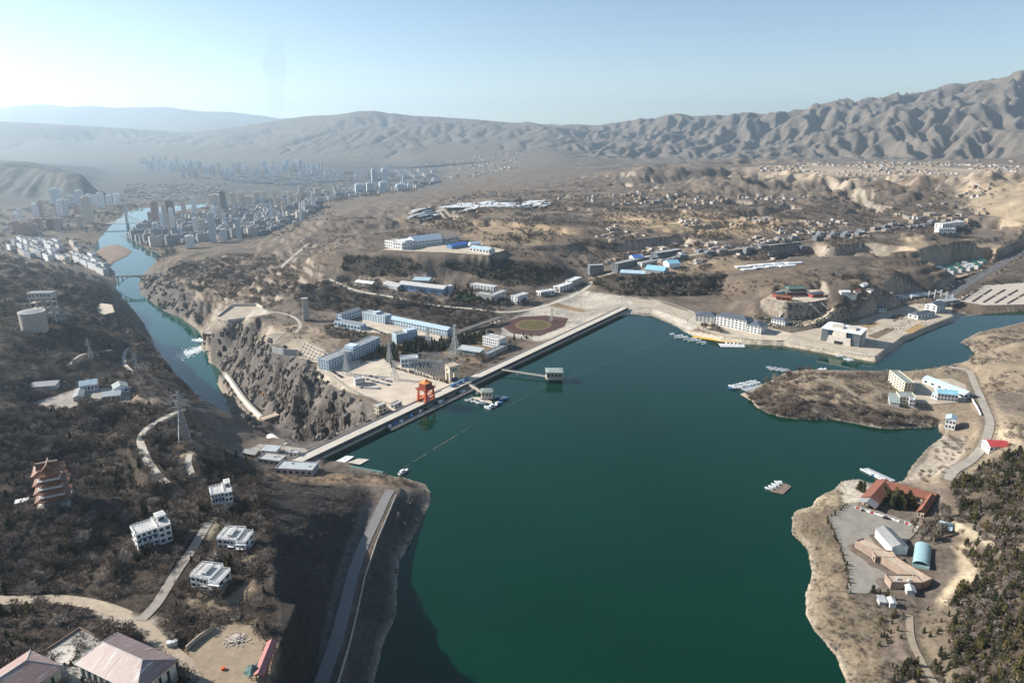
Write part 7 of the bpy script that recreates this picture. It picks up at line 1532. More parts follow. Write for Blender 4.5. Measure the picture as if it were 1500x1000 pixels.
for i in range(len(ps) - 1):
    for s in (-1, 1):
        a, b = Vector(ps[i]), Vector(ps[i + 1]); d = (b - a); L = d.length
        if i < 10: continue
        for k in range(max(1, int(L / 26))):
            if r_.random() < .25: continue
            p = a + d * ((k + .5) / max(1, int(L / 26))); n = Vector((-d.y, d.x, 0)).normalized() * s * 14; tag(link('street_house', SH[0 if r_.random() < .55 else 1], None, None, (p.x + n.x, p.y + n.y, gz(p.x + n.x, p.y + n.y)), math.atan2(d.y, d.x), (22, 11, r_.uniform(6, 10))), 'flat-roofed shop house along the village road', 'house', 'shop houses on the village road')
tun = MB(); n = 8; tun.loft([[(x, -.5 * math.cos(math.pi * i / n), .5 * math.sin(math.pi * i / n)) for i in range(n + 1)] for x in (-.5, .5)]); tunm = tun.mesh('greenhouse', mat('greenhouse_film', (.85, .85, .82), .7, .1, .05))
for j in range(4):
    for i in range(40):
        x = 604 + i * 5.0 + j * 3; y = 303 - j * 2.9 - (i / 40) * .8
        if x > 800: continue
        q = P(x, y, 63.5); tag(link('greenhouse', tunm, None, None, (q[0], q[1], gz(q[0], q[1]) + .2), 1.15, (58, 11, 5)), 'long white plastic greenhouse tunnel in the field of greenhouses', 'greenhouse', 'field of white greenhouses')
for i in range(9): q = P(1090 + i * 9, 387 + (i % 2) * 3 - i * .1, 47); tag(link('greenhouse', tunm, None, None, (q[0], q[1], gz(q[0], q[1]) + .2), .3, (34, 9, 5)), 'greyish greenhouse tunnel on the terrace above the temple', 'greenhouse', 'greenhouses above the temple')

def plume(label, a, b, Y, r0, r1, dens, col, lean):
    m = bpy.data.materials.new('smoke'); m.use_nodes = True; t = m.node_tree; t.nodes.clear(); o = t.nodes.new('ShaderNodeOutputMaterial'); v = t.nodes.new('ShaderNodeVolumePrincipled'); v.inputs['Color'].default_value = (*col, 1); v.inputs['Density'].default_value = dens; t.links.new(v.outputs[0], o.inputs['Volume'])
    A, Bq = Vector(PD(*a, Y)), Vector(PD(*b, Y)); m_ = MB(); r_ = random.Random(int(Y))
    for f in (1, .8, .6, .42, .25):
        rings = []
        for i in range(13):
            u = i / 12; c = A.lerp(Bq, u) + Vector((lean * math.sin(u * 5 + .5), 0, 0)); rad = (r0 + (r1 - r0) * u) * f * (.25 + .75 * math.sin(math.pi * min(1, u * 1.0 + .04)) ** .5) * (1 + .15 * math.sin(u * 17 + f * 3)); rings.append([(c.x + rad * math.cos(k * .6283), c.y + rad * math.sin(k * .6283), c.z) for k in range(10)])
        m_.loft(rings)
    o = m_.build('smoke_plume', m); o['kind'] = 'stuff'; tag(o, label, 'smoke')
plume('faint dark smoke plume rising over the far valley', (398, 190), (408, 48), 7000, 50, 150, 8e-4, (.10, .10, .12), 25)
plume('small pale smoke plume at the foot of the far hills', (741, 226), (744, 196), 7200, 25, 80, 1.2e-3, (.9, .92, .95), 20)
# ------------------------------------------------------------------ trees and scrub
def leaf_mat(name, col, var=.35, rough=.9):
    return mat(name, col, rough, var, .15, spec=.1)
leaf_mat('twig_brown', (.185, .145, .112)); leaf_mat('twig_grey', (.26, .225, .195)); leaf_mat('twig_dark', (.12, .093, .07)); leaf_mat('twig_pink', (.20, .15, .12)); leaf_mat('bark', (.12, .09, .07)); leaf_mat('conifer', (.056, .053, .026)); leaf_mat('conifer_olive', (.105, .088, .036)); leaf_mat('conifer_deep', (.032, .035, .020)); leaf_mat('dry_grass', (.30, .235, .135)); leaf_mat('rust_leaf', (.25, .13, .06))
def sliver(b, p, d, L, w_, rnd):
    d = d.normalized(); s = d.cross(Vector((rnd.gauss(0, 1), rnd.gauss(0, 1), rnd.gauss(0, 1)))).normalized() * w_
    k = len(b.v); b.v += [tuple(p - s), tuple(p + s), tuple(p + d * L)]; b.f.append((k, k + 1, k + 2)); b.mi.append(b.cur)
def bush_mesh(seed, n, R_=.55, H=1.0, w_=.035, spread=1.0, up=.5, trunk=0.0, flat=1.0):
    """bare twiggy crown: twigs fanning from limbs through an uneven volume"""
    rnd = random.Random(seed); b = MB(); lobes = [(Vector((rnd.uniform(-.3, .3) * R_ / .5, rnd.uniform(-.3, .3) * R_ / .5, trunk + (H - trunk) * rnd.uniform(.35, .7))), rnd.uniform(.5, .95) * R_) for _ in range(5)]
    for i in range(n):
        c, r = rnd.choice(lobes); d = Vector((rnd.gauss(0, 1), rnd.gauss(0, 1), rnd.gauss(0, .8) * flat)).normalized(); rr_ = r * rnd.uniform(.35, 1) ** .6
        p = c + Vector((d.x * rr_, d.y * rr_, d.z * rr_ * .75)); p.z = min(max(p.z, .02), H * .97)
        sliver(b, p, (d + Vector((0, 0, up)) + Vector((rnd.gauss(0, .5), rnd.gauss(0, .5), rnd.gauss(0, .4)))), rnd.uniform(.10, .24), w_ * rnd.uniform(.6, 1.5), rnd)
    for c, r in lobes: b.tube((0, 0, -.1), c, .022, .008, 3)
    if trunk: b.tube((0, 0, -.1), (0, 0, trunk + .15), .035, .02, 5)
    return b
def conifer_mesh(seed, n, w0=.22, fat=1.0):
    rnd = random.Random(seed); b = MB(); b.loft([[(w0 * .5 * f * math.cos(i * 1.2566), w0 * .5 * f * math.sin(i * 1.2566), z) for i in range(5)] for f, z in ((.8, .06), (1, .22), (.7, .55), (.06, .93))])
    for i in range(n):
        t = rnd.random() ** 1.25; z = .05 + .93 * t; r = w0 * ((1 - t) ** .75 * .95 + .05) * (1 + .25 * math.sin(t * 23 + seed)) * rnd.uniform(.55, 1.1); a = rnd.uniform(0, 6.283)
        p = Vector((r * .72 * math.cos(a), r * .72 * math.sin(a), z)); sliver(b, p, Vector((math.cos(a), math.sin(a), rnd.uniform(-.3, .9))), rnd.uniform(.06, .12) * fat, rnd.uniform(.022, .045) * fat, rnd)
    return b
PROTO = {}
def proto(kind, meshes): PROTO[kind] = meshes
proto('bush', [bush_mesh(1, 170, .6, .9, .04).mesh('bush', M['twig_brown']), bush_mesh(2, 170, .6, .9, .04).mesh('bush', M['twig_grey']), bush_mesh(3, 170, .62, .85, .042).mesh('bush', M['twig_dark']), bush_mesh(4, 160, .65, .8, .04).mesh('bush', M['twig_pink'])])
proto('bare_tree', [bush_mesh(11, 260, .42, 1.0, .024, trunk=.22, up=1.0).mesh('bare_tree', M['twig_brown']), bush_mesh(12, 260, .4, 1.0, .024, trunk=.22, up=1.0).mesh('bare_tree', M['twig_grey']), bush_mesh(13, 260, .45, 1.0, .026, trunk=.18, up=.9).mesh('bare_tree', M['twig_dark'])])
proto('conifer', [conifer_mesh(21, 240).mesh('conifer', M['conifer']), conifer_mesh(22, 240, .27).mesh('conifer', M['conifer_olive']), conifer_mesh(23, 240, .24).mesh('conifer', M['conifer_deep']), conifer_mesh(24, 240, .32, 1.2).mesh('conifer', M['conifer'])])
proto('poplar', [bush_mesh(31, 260, .13, 1.0, .014, up=2.5, trunk=.12, flat=2.2).mesh('poplar', M['twig_grey']), bush_mesh(32, 240, .15, 1.0, .014, up=2.5, trunk=.12, flat=2.2).mesh('poplar', M['twig_brown'])])
proto('tuft', [bush_mesh(41, 60, .6, .7, .06, up=1.2).mesh('tuft', M['dry_grass']), bush_mesh(42, 60, .6, .7, .06, up=1.2).mesh('tuft', M['twig_grey'])])
def rock_mesh(seed):
    rnd = random.Random(seed); b = MB(); n = 7; rings = []
    for z, r in ((-.5, .42), (-.1, .58), (.3, .5), (.62, .26)):
        rings.append([((r * rnd.uniform(.65, 1.25)) * math.cos(6.2832 * (i + rnd.uniform(-.25, .25)) / n), r * rnd.uniform(.55, 1.1) * math.sin(6.2832 * (i + rnd.uniform(-.25, .25)) / n), z + rnd.uniform(-.12, .12)) for i in range(n)])
    return b.loft(rings)
mat('crag', (.17, .145, .122), .95, .4, .12, spec=.1, bump=.6); mat('crag_dark', (.105, .09, .078), .95, .4, .12, spec=.1, bump=.6)
proto('rock', [rock_mesh(51).mesh('rock', M['crag']), rock_mesh(52).mesh('rock', M['crag']), rock_mesh(53).mesh('rock', M['crag_dark']), rock_mesh(54).mesh('rock', M['crag'])])
PTS = {k: [] for k in PROTO}      # kind: list of arrays x, y, h, tag index
ALLOW = {}
def blocked(x, y):
    m = in_poly(x, y, LAKE) | in_poly(x, y, RIVER)
    for k, (poly, z, mg) in PADS.items(): m |= in_poly(x, y, poly)
    for poly, z, mg in FOOT[:-1]: m |= in_poly(x, y, offset_poly(poly, 1.5))
    for k, (pts, w_) in ROADS.items():
        xs_ = [q[0] for q in pts]; ys_ = [q[1] for q in pts]; s = (x > min(xs_) - 20) & (x < max(xs_) + 20) & (y > min(ys_) - 20) & (y < max(ys_) + 20)
        if s.any(): d, _ = seg_dist(x[s], y[s], pts); mm = m[s]; mm |= d < w_ / 2 + 1.2; m[s] = mm
    for (cx, cy, r) in CLEAR: m |= np.hypot(x - cx, y - cy) < r
    u = (x - D0.x) * math.cos(DRZ) + (y - D0.y) * math.sin(DRZ); v = -(x - D0.x) * math.sin(DRZ) + (y - D0.y) * math.cos(DRZ)
    return m | ((u > -20) & (u < DL + 5) & (v > -12) & (v < 18))
CLEAR = [(-190, 250, 0)]
REGN = []
def scatter(kind, where, z, dens, h0, h1, pts, thr=None, wl=40, smax=1.3, seed=0):
    """dens per 100 m2 inside a world polygon"""
    dz = 60 if min(q[1] for q in pts) > 395 else 14; cs = [P(x, y, min(max(z + e, -104), 250)) for x, y in pts for e in (-dz, dz)]; xs_ = [q[0] for q in cs]; ys_ = [q[1] for q in cs]
    n = min(int((max(xs_) - min(xs_)) * (max(ys_) - min(ys_)) / 100 * dens), 400000)
    x = RNG.uniform(min(xs_), max(xs_), n); y = RNG.uniform(min(ys_), max(ys_), n); zz = ground(x, y); u, v = project(x, y, zz); m = in_poly(u, v, pts) & (np.abs(zz - z) < dz + 30); x = x[m]; y = y[m]
    if thr is not None:
        nz = fbm(x, y, wl, 3, 200 + seed); m = nz + RNG.normal(0, .12, x.size) > thr; x = x[m]; y = y[m]
    m = ~blocked(x, y); x = x[m]; y = y[m]; zz = ground(x, y)
    sl = np.hypot(ground(x + 2, y) - zz, ground(x, y + 2) - zz) / 2; m = (sl < smax) & ((zz > .4) | (y > 700) | (zz < -5)); x = x[m]; y = y[m]; zz = zz[m]
    h = (RNG.uniform(0, 1, x.size) ** 1.6 * (h1 - h0) + h0) * np.clip(1 + .55 * fbm(x, y, 28, 2, 400), .6, 1.6)
    if where not in REGN: REGN.append(where)
    PTS[kind].append(np.stack([x, y, zz, h, np.full(x.size, REGN.index(where))], 1))
def row(kind, where, z, n, h0, h1, pts, jit=.5):
    w_ = [P(x, y, z) for x, y in pts]; seg = [math.dist(a[:2], b[:2]) for a, b in zip(w_[:-1], w_[1:])]; T_ = sum(seg); o = []
    if where not in REGN: REGN.append(where)
    for i in range(n):
        s = T_ * (i + .5) / n; k = 0
        while s > seg[k] and k < len(seg) - 1: s -= seg[k]; k += 1
        a, b = w_[k], w_[k + 1]; t = s / seg[k]; x = a[0] + (b[0] - a[0]) * t + random.gauss(0, jit); y = a[1] + (b[1] - a[1]) * t + random.gauss(0, jit)
        o.append((x, y, gz(x, y), random.uniform(h0, h1), REGN.index(where)))
    PTS[kind].append(np.array(o))
LH = [(-200, 600), (60, 600), (200, 592), (250, 602), (300, 650), (380, 690), (394, 740), (398, 800), (404, 880), (398, 1000), (380, 1090), (-220, 1090)]
scatter('bush', 'on the dark wooded hill of the villas', 45, 8.0, 1.6, 5.0, LH, -.3, 35)
scatter('bare_tree', 'on the dark wooded hill of the villas', 45, 2.4, 4.5, 9, LH, -.05, 60, seed=3)
scatter('conifer', 'on the dark wooded hill of the villas', 45, 2.0, 3, 7.5, LH, .05, 45, seed=7)
scatter('tuft', 'on the dark wooded hill of the villas', 45, 3, .8, 1.6, LH)
scatter('bush', 'on the shaded slope above the cliff road', 30, 5, .8, 2.2, [(388, 700), (545, 715), (520, 790), (480, 900), (440, 1060), (396, 1060), (404, 880), (395, 790)], -.3, 25)
scatter('bush', 'on the rock below the cliff road', 8, 1.0, .8, 1.8, [(575, 735), (630, 710), (640, 740), (600, 800), (590, 900), (560, 1060), (490, 1060), (510, 950), (535, 850)], 0, 20, 3)
scatter('bush', 'on the dam abutment ledge', 10, 5, 1.2, 3.2, [(470, 690), (520, 690), (600, 699), (628, 712), (600, 716), (540, 708), (440, 704), (380, 700), (360, 690)], -.2, 20)
scatter('conifer', 'on the dam abutment ledge', 14, 2.5, 4, 7, [(330, 668), (360, 668), (372, 690), (340, 700), (320, 690)], -.1, 20)
scatter('bush', 'on the dark slopes of the silo hill', 15, 4.5, 1.8, 4.8, [(-220, 400), (60, 412), (140, 420), (175, 430), (240, 520), (300, 600), (325, 640), (250, 602), (150, 604), (0, 605), (-220, 605)], -.4, 60)
scatter('conifer', 'on the dark slopes of the silo hill', 18, 1.2, 3, 6.5, [(-220, 400), (60, 412), (140, 420), (240, 520), (300, 600), (250, 602), (150, 604), (0, 605), (-220, 605)], .25, 60, seed=4)
scatter('bush', 'on the dark ridge in front of the white town', -10, 2.2, 3, 6, [(-220, 362), (0, 373), (80, 396), (160, 412), (140, 420), (60, 412), (-220, 405)], -.3, 80)
scatter('bush', 'on the rock face over the gorge', -30, .8, 1.2, 3, [(300, 490), (370, 470), (440, 520), (480, 555), (565, 605), (520, 645), (430, 660), (380, 620), (320, 550)], 0, 40, 1.6)
scatter('bush', 'on the bare hills beyond the gorge', -25, 3.0, 2, 5, [(205, 430), (215, 400), (260, 372), (400, 372), (440, 400), (430, 440), (390, 452), (330, 442), (290, 462), (240, 455)], -.2, 70)
scatter('bare_tree', 'on the bare hills beyond the gorge', -30, 1.2, 5, 9, [(230, 420), (260, 380), (380, 380), (430, 400), (420, 440), (300, 440)], .05, 60, seed=2)
scatter('bush', 'around the shaft tower', 4, 2, 1.5, 3.5, [(385, 470), (440, 452), (500, 470), (490, 510), (440, 500)], 0, 30)
scatter('bare_tree', 'on the brushy slope behind the power station', 9, 3.2, 4, 8.5, [(425, 425), (480, 412), (560, 428), (640, 440), (735, 452), (728, 464), (672, 482), (600, 466), (565, 458), (490, 458), (440, 452)], -.25, 50)
scatter('conifer', 'on the brushy slope behind the power station', 10, 1.0, 4, 8, [(425, 425), (480, 415), (580, 430), (660, 445), (660, 455), (560, 450), (470, 450)], .15, 50, seed=5)
scatter('bare_tree', 'along the valley road strip', 14, 1.5, 5, 9, [(540, 412), (660, 418), (800, 430), (845, 425), (800, 446), (700, 452), (600, 440), (520, 424)], .0, 40)
scatter('conifer', 'around the school lawn', 12, 3.5, 6, 10, [(660, 422), (690, 420), (696, 432), (730, 444), (742, 446), (690, 446), (664, 438)], -.1, 30)
for zz, pp in ((45, [(505, 374), (560, 378), (602, 378), (622, 396), (600, 404), (530, 405), (498, 396)]), (38, [(640, 388), (680, 378), (740, 382), (815, 389), (828, 400), (800, 417), (740, 419), (690, 402)])):
    scatter('conifer', 'on the steep wooded bluff below the factories', zz, 3.0, 4, 8, pp, -.45, 50, 3); scatter('bush', 'on the steep wooded bluff below the factories', zz, 2.0, 2, 4.5, pp, None, 50, 3)
scatter('bare_tree', 'on the black hedge bluff behind the lakeside square', 22, 4.0, 4, 8, [(860, 412), (885, 405), (1000, 404), (1064, 402), (1056, 432), (960, 434), (900, 431)], -.5, 50, 4)
scatter('conifer', 'on the black hedge bluff behind the lakeside square', 22, 1.2, 4, 7, [(860, 412), (885, 405), (1000, 404), (1064, 402), (1056, 432), (960, 434), (900, 431)], -.2, 50, 4)
scatter('bush', 'on the slope west of the city terrace', 15, .7, 2.5, 5, [(400, 372), (450, 345), (520, 345), (560, 370), (480, 402), (440, 400)], -.1, 60)
PC = [(548, 524), (560, 508), (604, 505), (640, 497), (690, 490), (722, 488), (724, 498), (660, 512), (620, 522), (585, 530)]
scatter('conifer', 'among the power station offices', 4, 4.5, 6, 10, PC, -.35, 25)
scatter('conifer', 'in the garden of the white office', 4, 2.2, 4, 7, [(735, 505), (770, 488), (790, 492), (760, 508), (735, 520)], -.1, 20)
scatter('bush', 'in the brown garden behind the dam', 3, 2.2, 1.2, 3, [(640, 520), (720, 525), (745, 515), (700, 540), (672, 548), (650, 535)], -.1, 15)
scatter('bare_tree', 'in the brown garden behind the dam', 3, .8, 5, 9, [(640, 505), (700, 515), (745, 515), (700, 542), (660, 540)], -.2, 15)
scatter('bare_tree', 'beside the workshop yard', 8, 2.2, 5, 8, [(470, 470), (500, 480), (540, 492), (560, 505), (530, 510), (480, 495)], -.1, 25); scatter('conifer', 'beside the workshop yard', 7, 1.8, 5, 8, [(488, 487), (530, 494), (534, 506), (496, 500)], -.2, 25)
row('conifer', 'in the clipped row along the switchyard fence', 4, 34, 3.2, 4.6, [(578, 540), (612, 549), (657, 561.5)])
row('conifer', 'in the row behind the parked cars', 4, 14, 4.5, 7, [(527, 533), (545, 524), (566, 527), (578, 540)], 1.2)
# right bank
PEN = [(1092, 577), (1108, 596), (1130, 608), (1180, 614), (1260, 622), (1300, 627), (1372, 623), (1368, 612), (1300, 604), (1250, 592), (1190, 588), (1150, 580), (1120, 572)]
scatter('bush', 'on the overgrown shore of the peninsula', 5, 10, 2.6, 6.0, PEN, -.55, 40, 3)
scatter('bush', 'on the sandy top of the peninsula', 11, 7.5, 1.6, 4.4, [(1110, 568), (1150, 548), (1300, 545), (1310, 590), (1250, 590), (1150, 580)], -.25, 35)
scatter('bush', 'on the far edge of the peninsula', 7, 2.5, 1.4, 3.5, [(1300, 546), (1390, 537), (1428, 520), (1430, 535), (1400, 548), (1340, 556)], -.1, 35)
row('bare_tree', 'on the tip of the peninsula', 3, 7, 7, 10, [(1122, 566), (1140, 556), (1158, 548), (1180, 546), (1192, 545)], 3)
scatter('bush', 'on the sandy right bank', 20, 3.0, 1.6, 4.2, [(1405, 500), (1440, 488), (1600, 470), (1600, 700), (1455, 660), (1455, 610), (1432, 570), (1420, 530)], -.05, 60)
scatter('bush', 'on the near right shore', 9, 4, 1.5, 3.5, [(1340, 700), (1385, 640), (1440, 640), (1420, 672), (1392, 690), (1370, 712)], -.05, 30)
RH = [(1395, 712), (1430, 690), (1480, 668), (1620, 660), (1650, 1090), (1400, 1090), (1395, 940), (1380, 900), (1400, 870), (1440, 850), (1405, 800), (1440, 790), (1395, 740)]
scatter('conifer', 'on the wooded right hill', 40, 8.5, 4.0, 9.0, RH, -.35, 45, 2.2, seed=9); scatter('bush', 'on the wooded right hill', 40, 12.0, 2.2, 5.6, RH, -.7, 40, 2.2, seed=10)
scatter('conifer', 'on the slope below the gravel square', 14, 6, 3, 6.5, [(1290, 900), (1370, 890), (1400, 960), (1400, 1060), (1330, 1060), (1300, 980), (1285, 940)], .02, 25, seed=6)
scatter('bush', 'on the slope below the gravel square', 10, 6, 1.2, 3.2, [(1185, 900), (1245, 880), (1300, 880), (1390, 890), (1400, 1060), (1260, 1060), (1225, 960)], -.1, 25)
scatter('tuft', 'on the grassy shore of the spit', 7, 16, .8, 1.9, [(1160, 760), (1240, 708), (1236, 738), (1212, 757), (1240, 820), (1244, 868), (1300, 900), (1290, 1060), (1255, 1060), (1182, 900), (1190, 840), (1162, 780)], -.4, 15, 2)
scatter('bush', 'on the grassy shore of the spit', 6, .8, 2, 4, [(1182, 860), (1240, 870), (1290, 900), (1240, 950), (1190, 915)], -.2, 25, 2)
row('conifer', 'in the row along the gravel square edge', 9, 46, 2.2, 3.4, [(1241, 738), (1212, 760), (1226, 790), (1240, 825), (1245, 868)], .6)
scatter('conifer', 'in the restaurant court', 9, 9, 8, 12, [(1290, 728), (1318, 728), (1342, 742), (1338, 752), (1305, 745)], None); row('conifer', 'beside the landing beach', 5, 4, 8, 11, [(1258, 713), (1266, 718)], 1)
scatter('conifer', 'below the barracks', 10, 9, 5, 8, [(1276, 866), (1298, 866), (1302, 880), (1284, 884)], None)
row('poplar', 'beside the barrel-roofed shed', 11, 26, 9, 14, [(1340, 772), (1352, 790), (1372, 792), (1362, 775), (1392, 766)], 4); scatter('bush', 'beside the barrel-roofed shed', 14, 5, 2, 4.5, [(1350, 760), (1400, 752), (1440, 790), (1410, 810), (1385, 800), (1360, 790)], -.4, 30)
scatter('bush', 'on the temple hill', 44, 1.3, 2, 4.5, [(1040, 425), (1110, 405), (1200, 395), (1300, 385), (1340, 402), (1350, 425), (1310, 426), (1220, 420), (1130, 424), (1060, 440)], -.1, 60)
scatter('conifer', 'on the temple hill', 50, 1.0, 4, 7, [(1215, 395), (1270, 402), (1300, 410), (1260, 418), (1210, 408)], -.1, 50)
row('conifer', 'in the museum garden', 6, 46, 1.6, 3.2, [(1262, 478), (1300, 462), (1330, 470), (1300, 485), (1345, 478), (1370, 468)], 5); row('bush', 'in the museum garden', 6, 40, 1.2, 2.4, [(1230, 484), (1265, 478), (1290, 490), (1320, 475), (1350, 462), (1385, 458)], 5)
row('bare_tree', 'in front of the lakeside hotel', 6, 9, 9, 12, [(1026, 480), (1040, 483), (1056, 486)], 3)
scatter('bush', 'in the museum garden', 6, .9, 1, 2.2, [(1180, 486), (1260, 478), (1340, 455), (1380, 455), (1330, 480), (1280, 512)], 0, 20) if False else None
for k in range(2): row('bare_tree', 'in the tree rows along the highway', 16, 60, 6, 9, [((1366, 1392)[k], (437, 442)[k]), ((1408, 1436)[k], (410, 418)[k]), ((1450, 1474)[k], (387, 396)[k]), ((1492, 1512)[k], (364, 376)[k]), (1570, (322, 342)[k])], 1.5)
scatter('bush', 'beside the highway', 22, 1, 2, 4, [(1440, 412), (1500, 385), (1600, 350), (1600, 412), (1500, 412)], -.1, 60)
# crags
CR = [(300, 490), (340, 470), (385, 492), (438, 518), (478, 556), (520, 582), (566, 606), (525, 632), (470, 646), (425, 642), (392, 612), (345, 560), (318, 530)]
scatter('rock', 'on the gorge cliffs', -35, 2.2, 2.5, 8, CR, -.25, 35, 9); scatter('rock', 'on the gorge cliffs', -70, 1.6, 3, 8, [(205, 405), (235, 400), (285, 440), (300, 480), (262, 466), (222, 444)], -.3, 35, 9); scatter('rock', 'on the gorge cliffs', -95, 3.0, 2, 5, [(296, 500), (330, 540), (352, 585), (376, 615), (392, 632), (378, 636), (345, 600), (318, 560), (298, 520)], -.4, 30, 9)
scatter('rock', 'on the lake shore', 4, 3.0, .8, 2.6, [(575, 735), (632, 712), (640, 742), (610, 790), (596, 850), (590, 910), (560, 960), (552, 1040), (530, 1040), (545, 950), (560, 860), (575, 790)], -.2, 20, 9); scatter('rock', 'on the lake shore', 3, 1.4, .6, 2.0, [(1160, 750), (1180, 745), (1200, 800), (1205, 840), (1195, 900), (1240, 990), (1262, 1060), (1240, 1060), (1180, 900), (1188, 840), (1160, 785)], .0, 15, 9); scatter('rock', 'on the lake shore', 3, 1.5, .8, 2.4, [(1330, 705), (1340, 680), (1385, 635), (1400, 640), (1360, 680), (1345, 708)], -.1, 15, 9)
# far country
scatter('bare_tree', 'among the terrace fields and villages', 58, 1.1, 4, 8, [(640, 300), (1420, 300), (1420, 335), (1320, 350), (1120, 398), (870, 398), (740, 372), (640, 345)], .12, 120)
scatter('bush', 'in the gullies of the terrace', 58, .9, 2.5, 5.5, [(430, 345), (470, 318), (640, 300), (1420, 300), (1420, 335), (1120, 398), (870, 398), (740, 372), (560, 345)], .1, 150, seed=31)
scatter('bare_tree', 'among the far fields', 62, .12, 6, 10, [(640, 282), (1500, 272), (1450, 312), (640, 312)], .0, 300)
scatter('bare_tree', 'on the river embankment of the town', -100, .9, 7, 11, [(140, 372), (150, 348), (165, 328), (172, 326), (156, 350), (148, 372), (160, 392), (150, 392)], None); scatter('bare_tree', 'on the river embankment of the town', -99, .5, 7, 11, [(192, 352), (215, 366), (245, 360), (260, 370), (235, 385), (218, 380)], -.2); scatter('bush', 'on the river island', -102.5, 1.2, 2, 5, [(140, 372), (152, 363), (170, 358), (185, 364), (186, 374), (168, 382), (158, 388)], None)
scatter('bare_tree', 'in the town below the gorge', -96, .16, 7, 12, [(-100, 330), (150, 300), (430, 292), (640, 268), (640, 300), (430, 345), (240, 358), (100, 395), (-50, 368)], .0, 200)
for k in PTS: PTS[k] = np.concatenate(PTS[k]) if PTS[k] else np.zeros((0, 5))
# river island points stand on the island, not the river bed
TREES_IND = {'bush': 300, 'bare_tree': 200, 'conifer': 300, 'poplar': 26, 'tuft': 0, 'rock': 0}
TNAME = {'bush': ('bush', 'bare twiggy brown bush', 'bush'), 'bare_tree': ('bare_tree', 'leafless grey-brown tree', 'tree'), 'conifer': ('conifer_tree', 'dark green conifer', 'tree'), 'poplar': ('poplar_tree', 'tall slim leafless poplar', 'tree'), 'tuft': ('grass', '', 'grass'), 'rock': ('rock', '', 'rock')}
trunk_me = MB().cyl(0, 0, -.12, .3, .03, .018, 6).mesh('trunk', M['bark'])
PCOL = {}
def gn_tree(kind):
    col = bpy.data.collections.new('plants_' + kind)
    for i, me in enumerate(PROTO[kind]): o = bpy.data.objects.new('%s_source_%02d' % (kind, i), me); col.objects.link(o)
    g = bpy.data.node_groups.new('plant_' + kind, 'GeometryNodeTree'); g.interface.new_socket('Geometry', in_out='INPUT', socket_type='NodeSocketGeometry'); g.interface.new_socket('Geometry', in_out='OUTPUT', socket_type='NodeSocketGeometry')
    N = g.nodes; L = g.links; i = N.new('NodeGroupInput'); o = N.new('NodeGroupOutput'); ip = N.new('GeometryNodeInstanceOnPoints'); ci = N.new('GeometryNodeCollectionInfo'); ci.inputs['Collection'].default_value = col; ci.inputs['Separate Children'].default_value = True; ci.inputs['Reset Children'].default_value = True
    def na(n, t): a = N.new('GeometryNodeInputNamedAttribute'); a.data_type = t; a.inputs['Name'].default_value = n; return a.outputs['Attribute']
    ip.inputs['Pick Instance'].default_value = True; L.new(i.outputs[0], ip.inputs['Points']); L.new(ci.outputs[0], ip.inputs['Instance']); L.new(na('pick', 'INT'), ip.inputs['Instance Index']); L.new(na('turn', 'FLOAT_VECTOR'), ip.inputs['Rotation']); L.new(na('size', 'FLOAT_VECTOR'), ip.inputs['Scale']); L.new(ip.outputs[0], o.inputs[0])
    return g
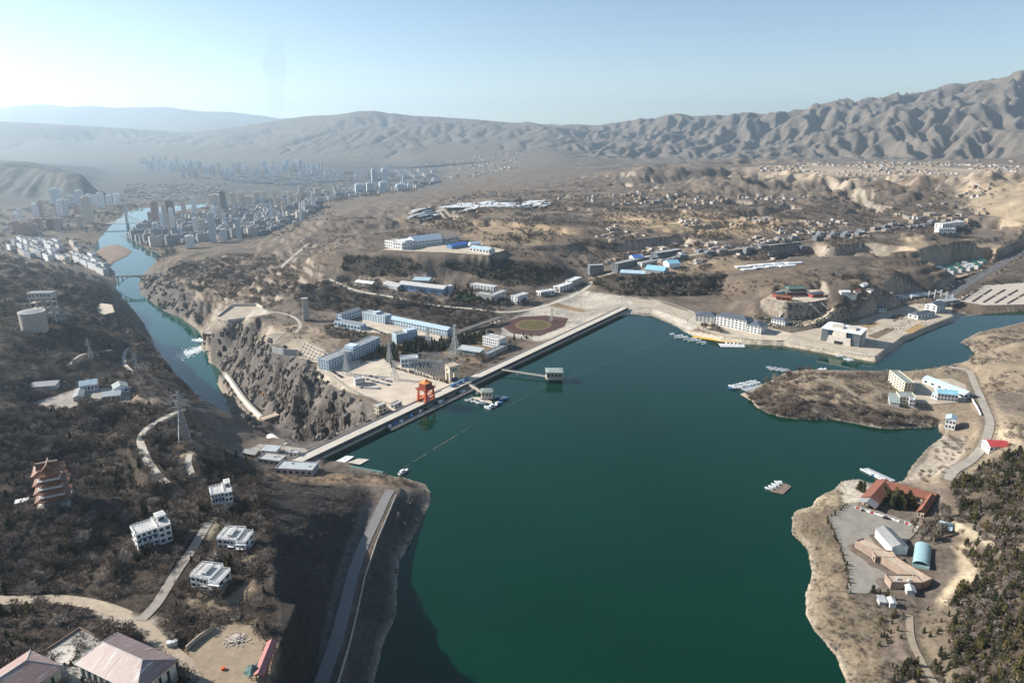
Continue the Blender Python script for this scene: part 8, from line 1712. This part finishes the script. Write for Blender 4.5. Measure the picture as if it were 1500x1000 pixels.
for kind, a in PTS.items():
    if not len(a): continue
    app = a[:, 3] / np.hypot(a[:, 0], a[:, 1]); inview = np.abs(np.arctan2(a[:, 0], a[:, 1])) < R(36); order = np.argsort(-app * inview); ni = min(TREES_IND[kind], len(a))
    nm, lab, cat = TNAME[kind]
    for j in order[:ni]:
        x, y, z, h, wi = a[j]; wd = h * random.uniform(.85, 1.15); me = random.choice(PROTO[kind]); rz = random.uniform(0, 6.28)
        l = lab + ' ' + REGN[int(wi)]; gname = {'bush': 'bushes '}.get(nm, nm.replace('_', ' ') + 's ') + REGN[int(wi)]
        if kind != 'bush' and app[j] > .0135:
            T = thing(nm, l, cat, (x, y, z - .1), rz, gname); c = link('crown', me, None, T); c.scale = (wd, wd, h); t = link('trunk', trunk_me, None, T); t.scale = (h, h, h)
        else: tag(link(nm, me, None, None, (x, y, z - .1), rz, (wd, wd, h)), l, cat, gname)
    rest = order[ni:]; b = a[rest]
    if not len(b): continue
    me = bpy.data.meshes.new(nm + '_points'); me.vertices.add(len(b)); co = b[:, :3].copy(); co[:, 2] -= .1; me.vertices.foreach_set('co', co.astype(np.float32).ravel())
    n = len(b); w_ = b[:, 3] * RNG.uniform(.85, 1.2, n)
    for nme, t, arr in (('pick', 'INT', RNG.integers(0, len(PROTO[kind]), n)), ('turn', 'FLOAT_VECTOR', np.stack([RNG.normal(0, .06, n), RNG.normal(0, .06, n), RNG.uniform(0, 6.28, n)], 1)), ('size', 'FLOAT_VECTOR', np.stack([w_, w_, b[:, 3]], 1) if kind != 'rock' else np.stack([w_ * RNG.uniform(.7, 1.4, n), w_, b[:, 3] * RNG.uniform(.8, 1.5, n)], 1))):
        at = me.attributes.new(nme, t, 'POINT')
        at.data.foreach_set('value' if t == 'INT' else 'vector', arr.astype(np.int32 if t == 'INT' else np.float32).ravel())
    o = link({'bush': 'scrub', 'bare_tree': 'bare_woodland', 'conifer': 'conifer_woodland', 'poplar': 'poplar_grove', 'tuft': 'dry_grass', 'rock': 'crags'}[kind], me); o['kind'] = 'stuff'
    tag(o, {'bush': 'dense brown winter scrub covering the hillsides', 'bare_tree': 'leafless woodland spread over slopes and fields', 'conifer': 'dark green conifer woodland on the hillsides', 'poplar': 'grove of bare poplars', 'tuft': 'dry straw-coloured grass tufts on the banks', 'rock': 'angular grey-brown crags on the gorge cliffs and lake shore'}[kind], cat if kind in ('tuft', 'rock') else 'woodland')
    md = o.modifiers.new('plants', 'NODES'); md.node_group = gn_tree(kind)
print('PLANTS', {k: len(v) for k, v in PTS.items()})
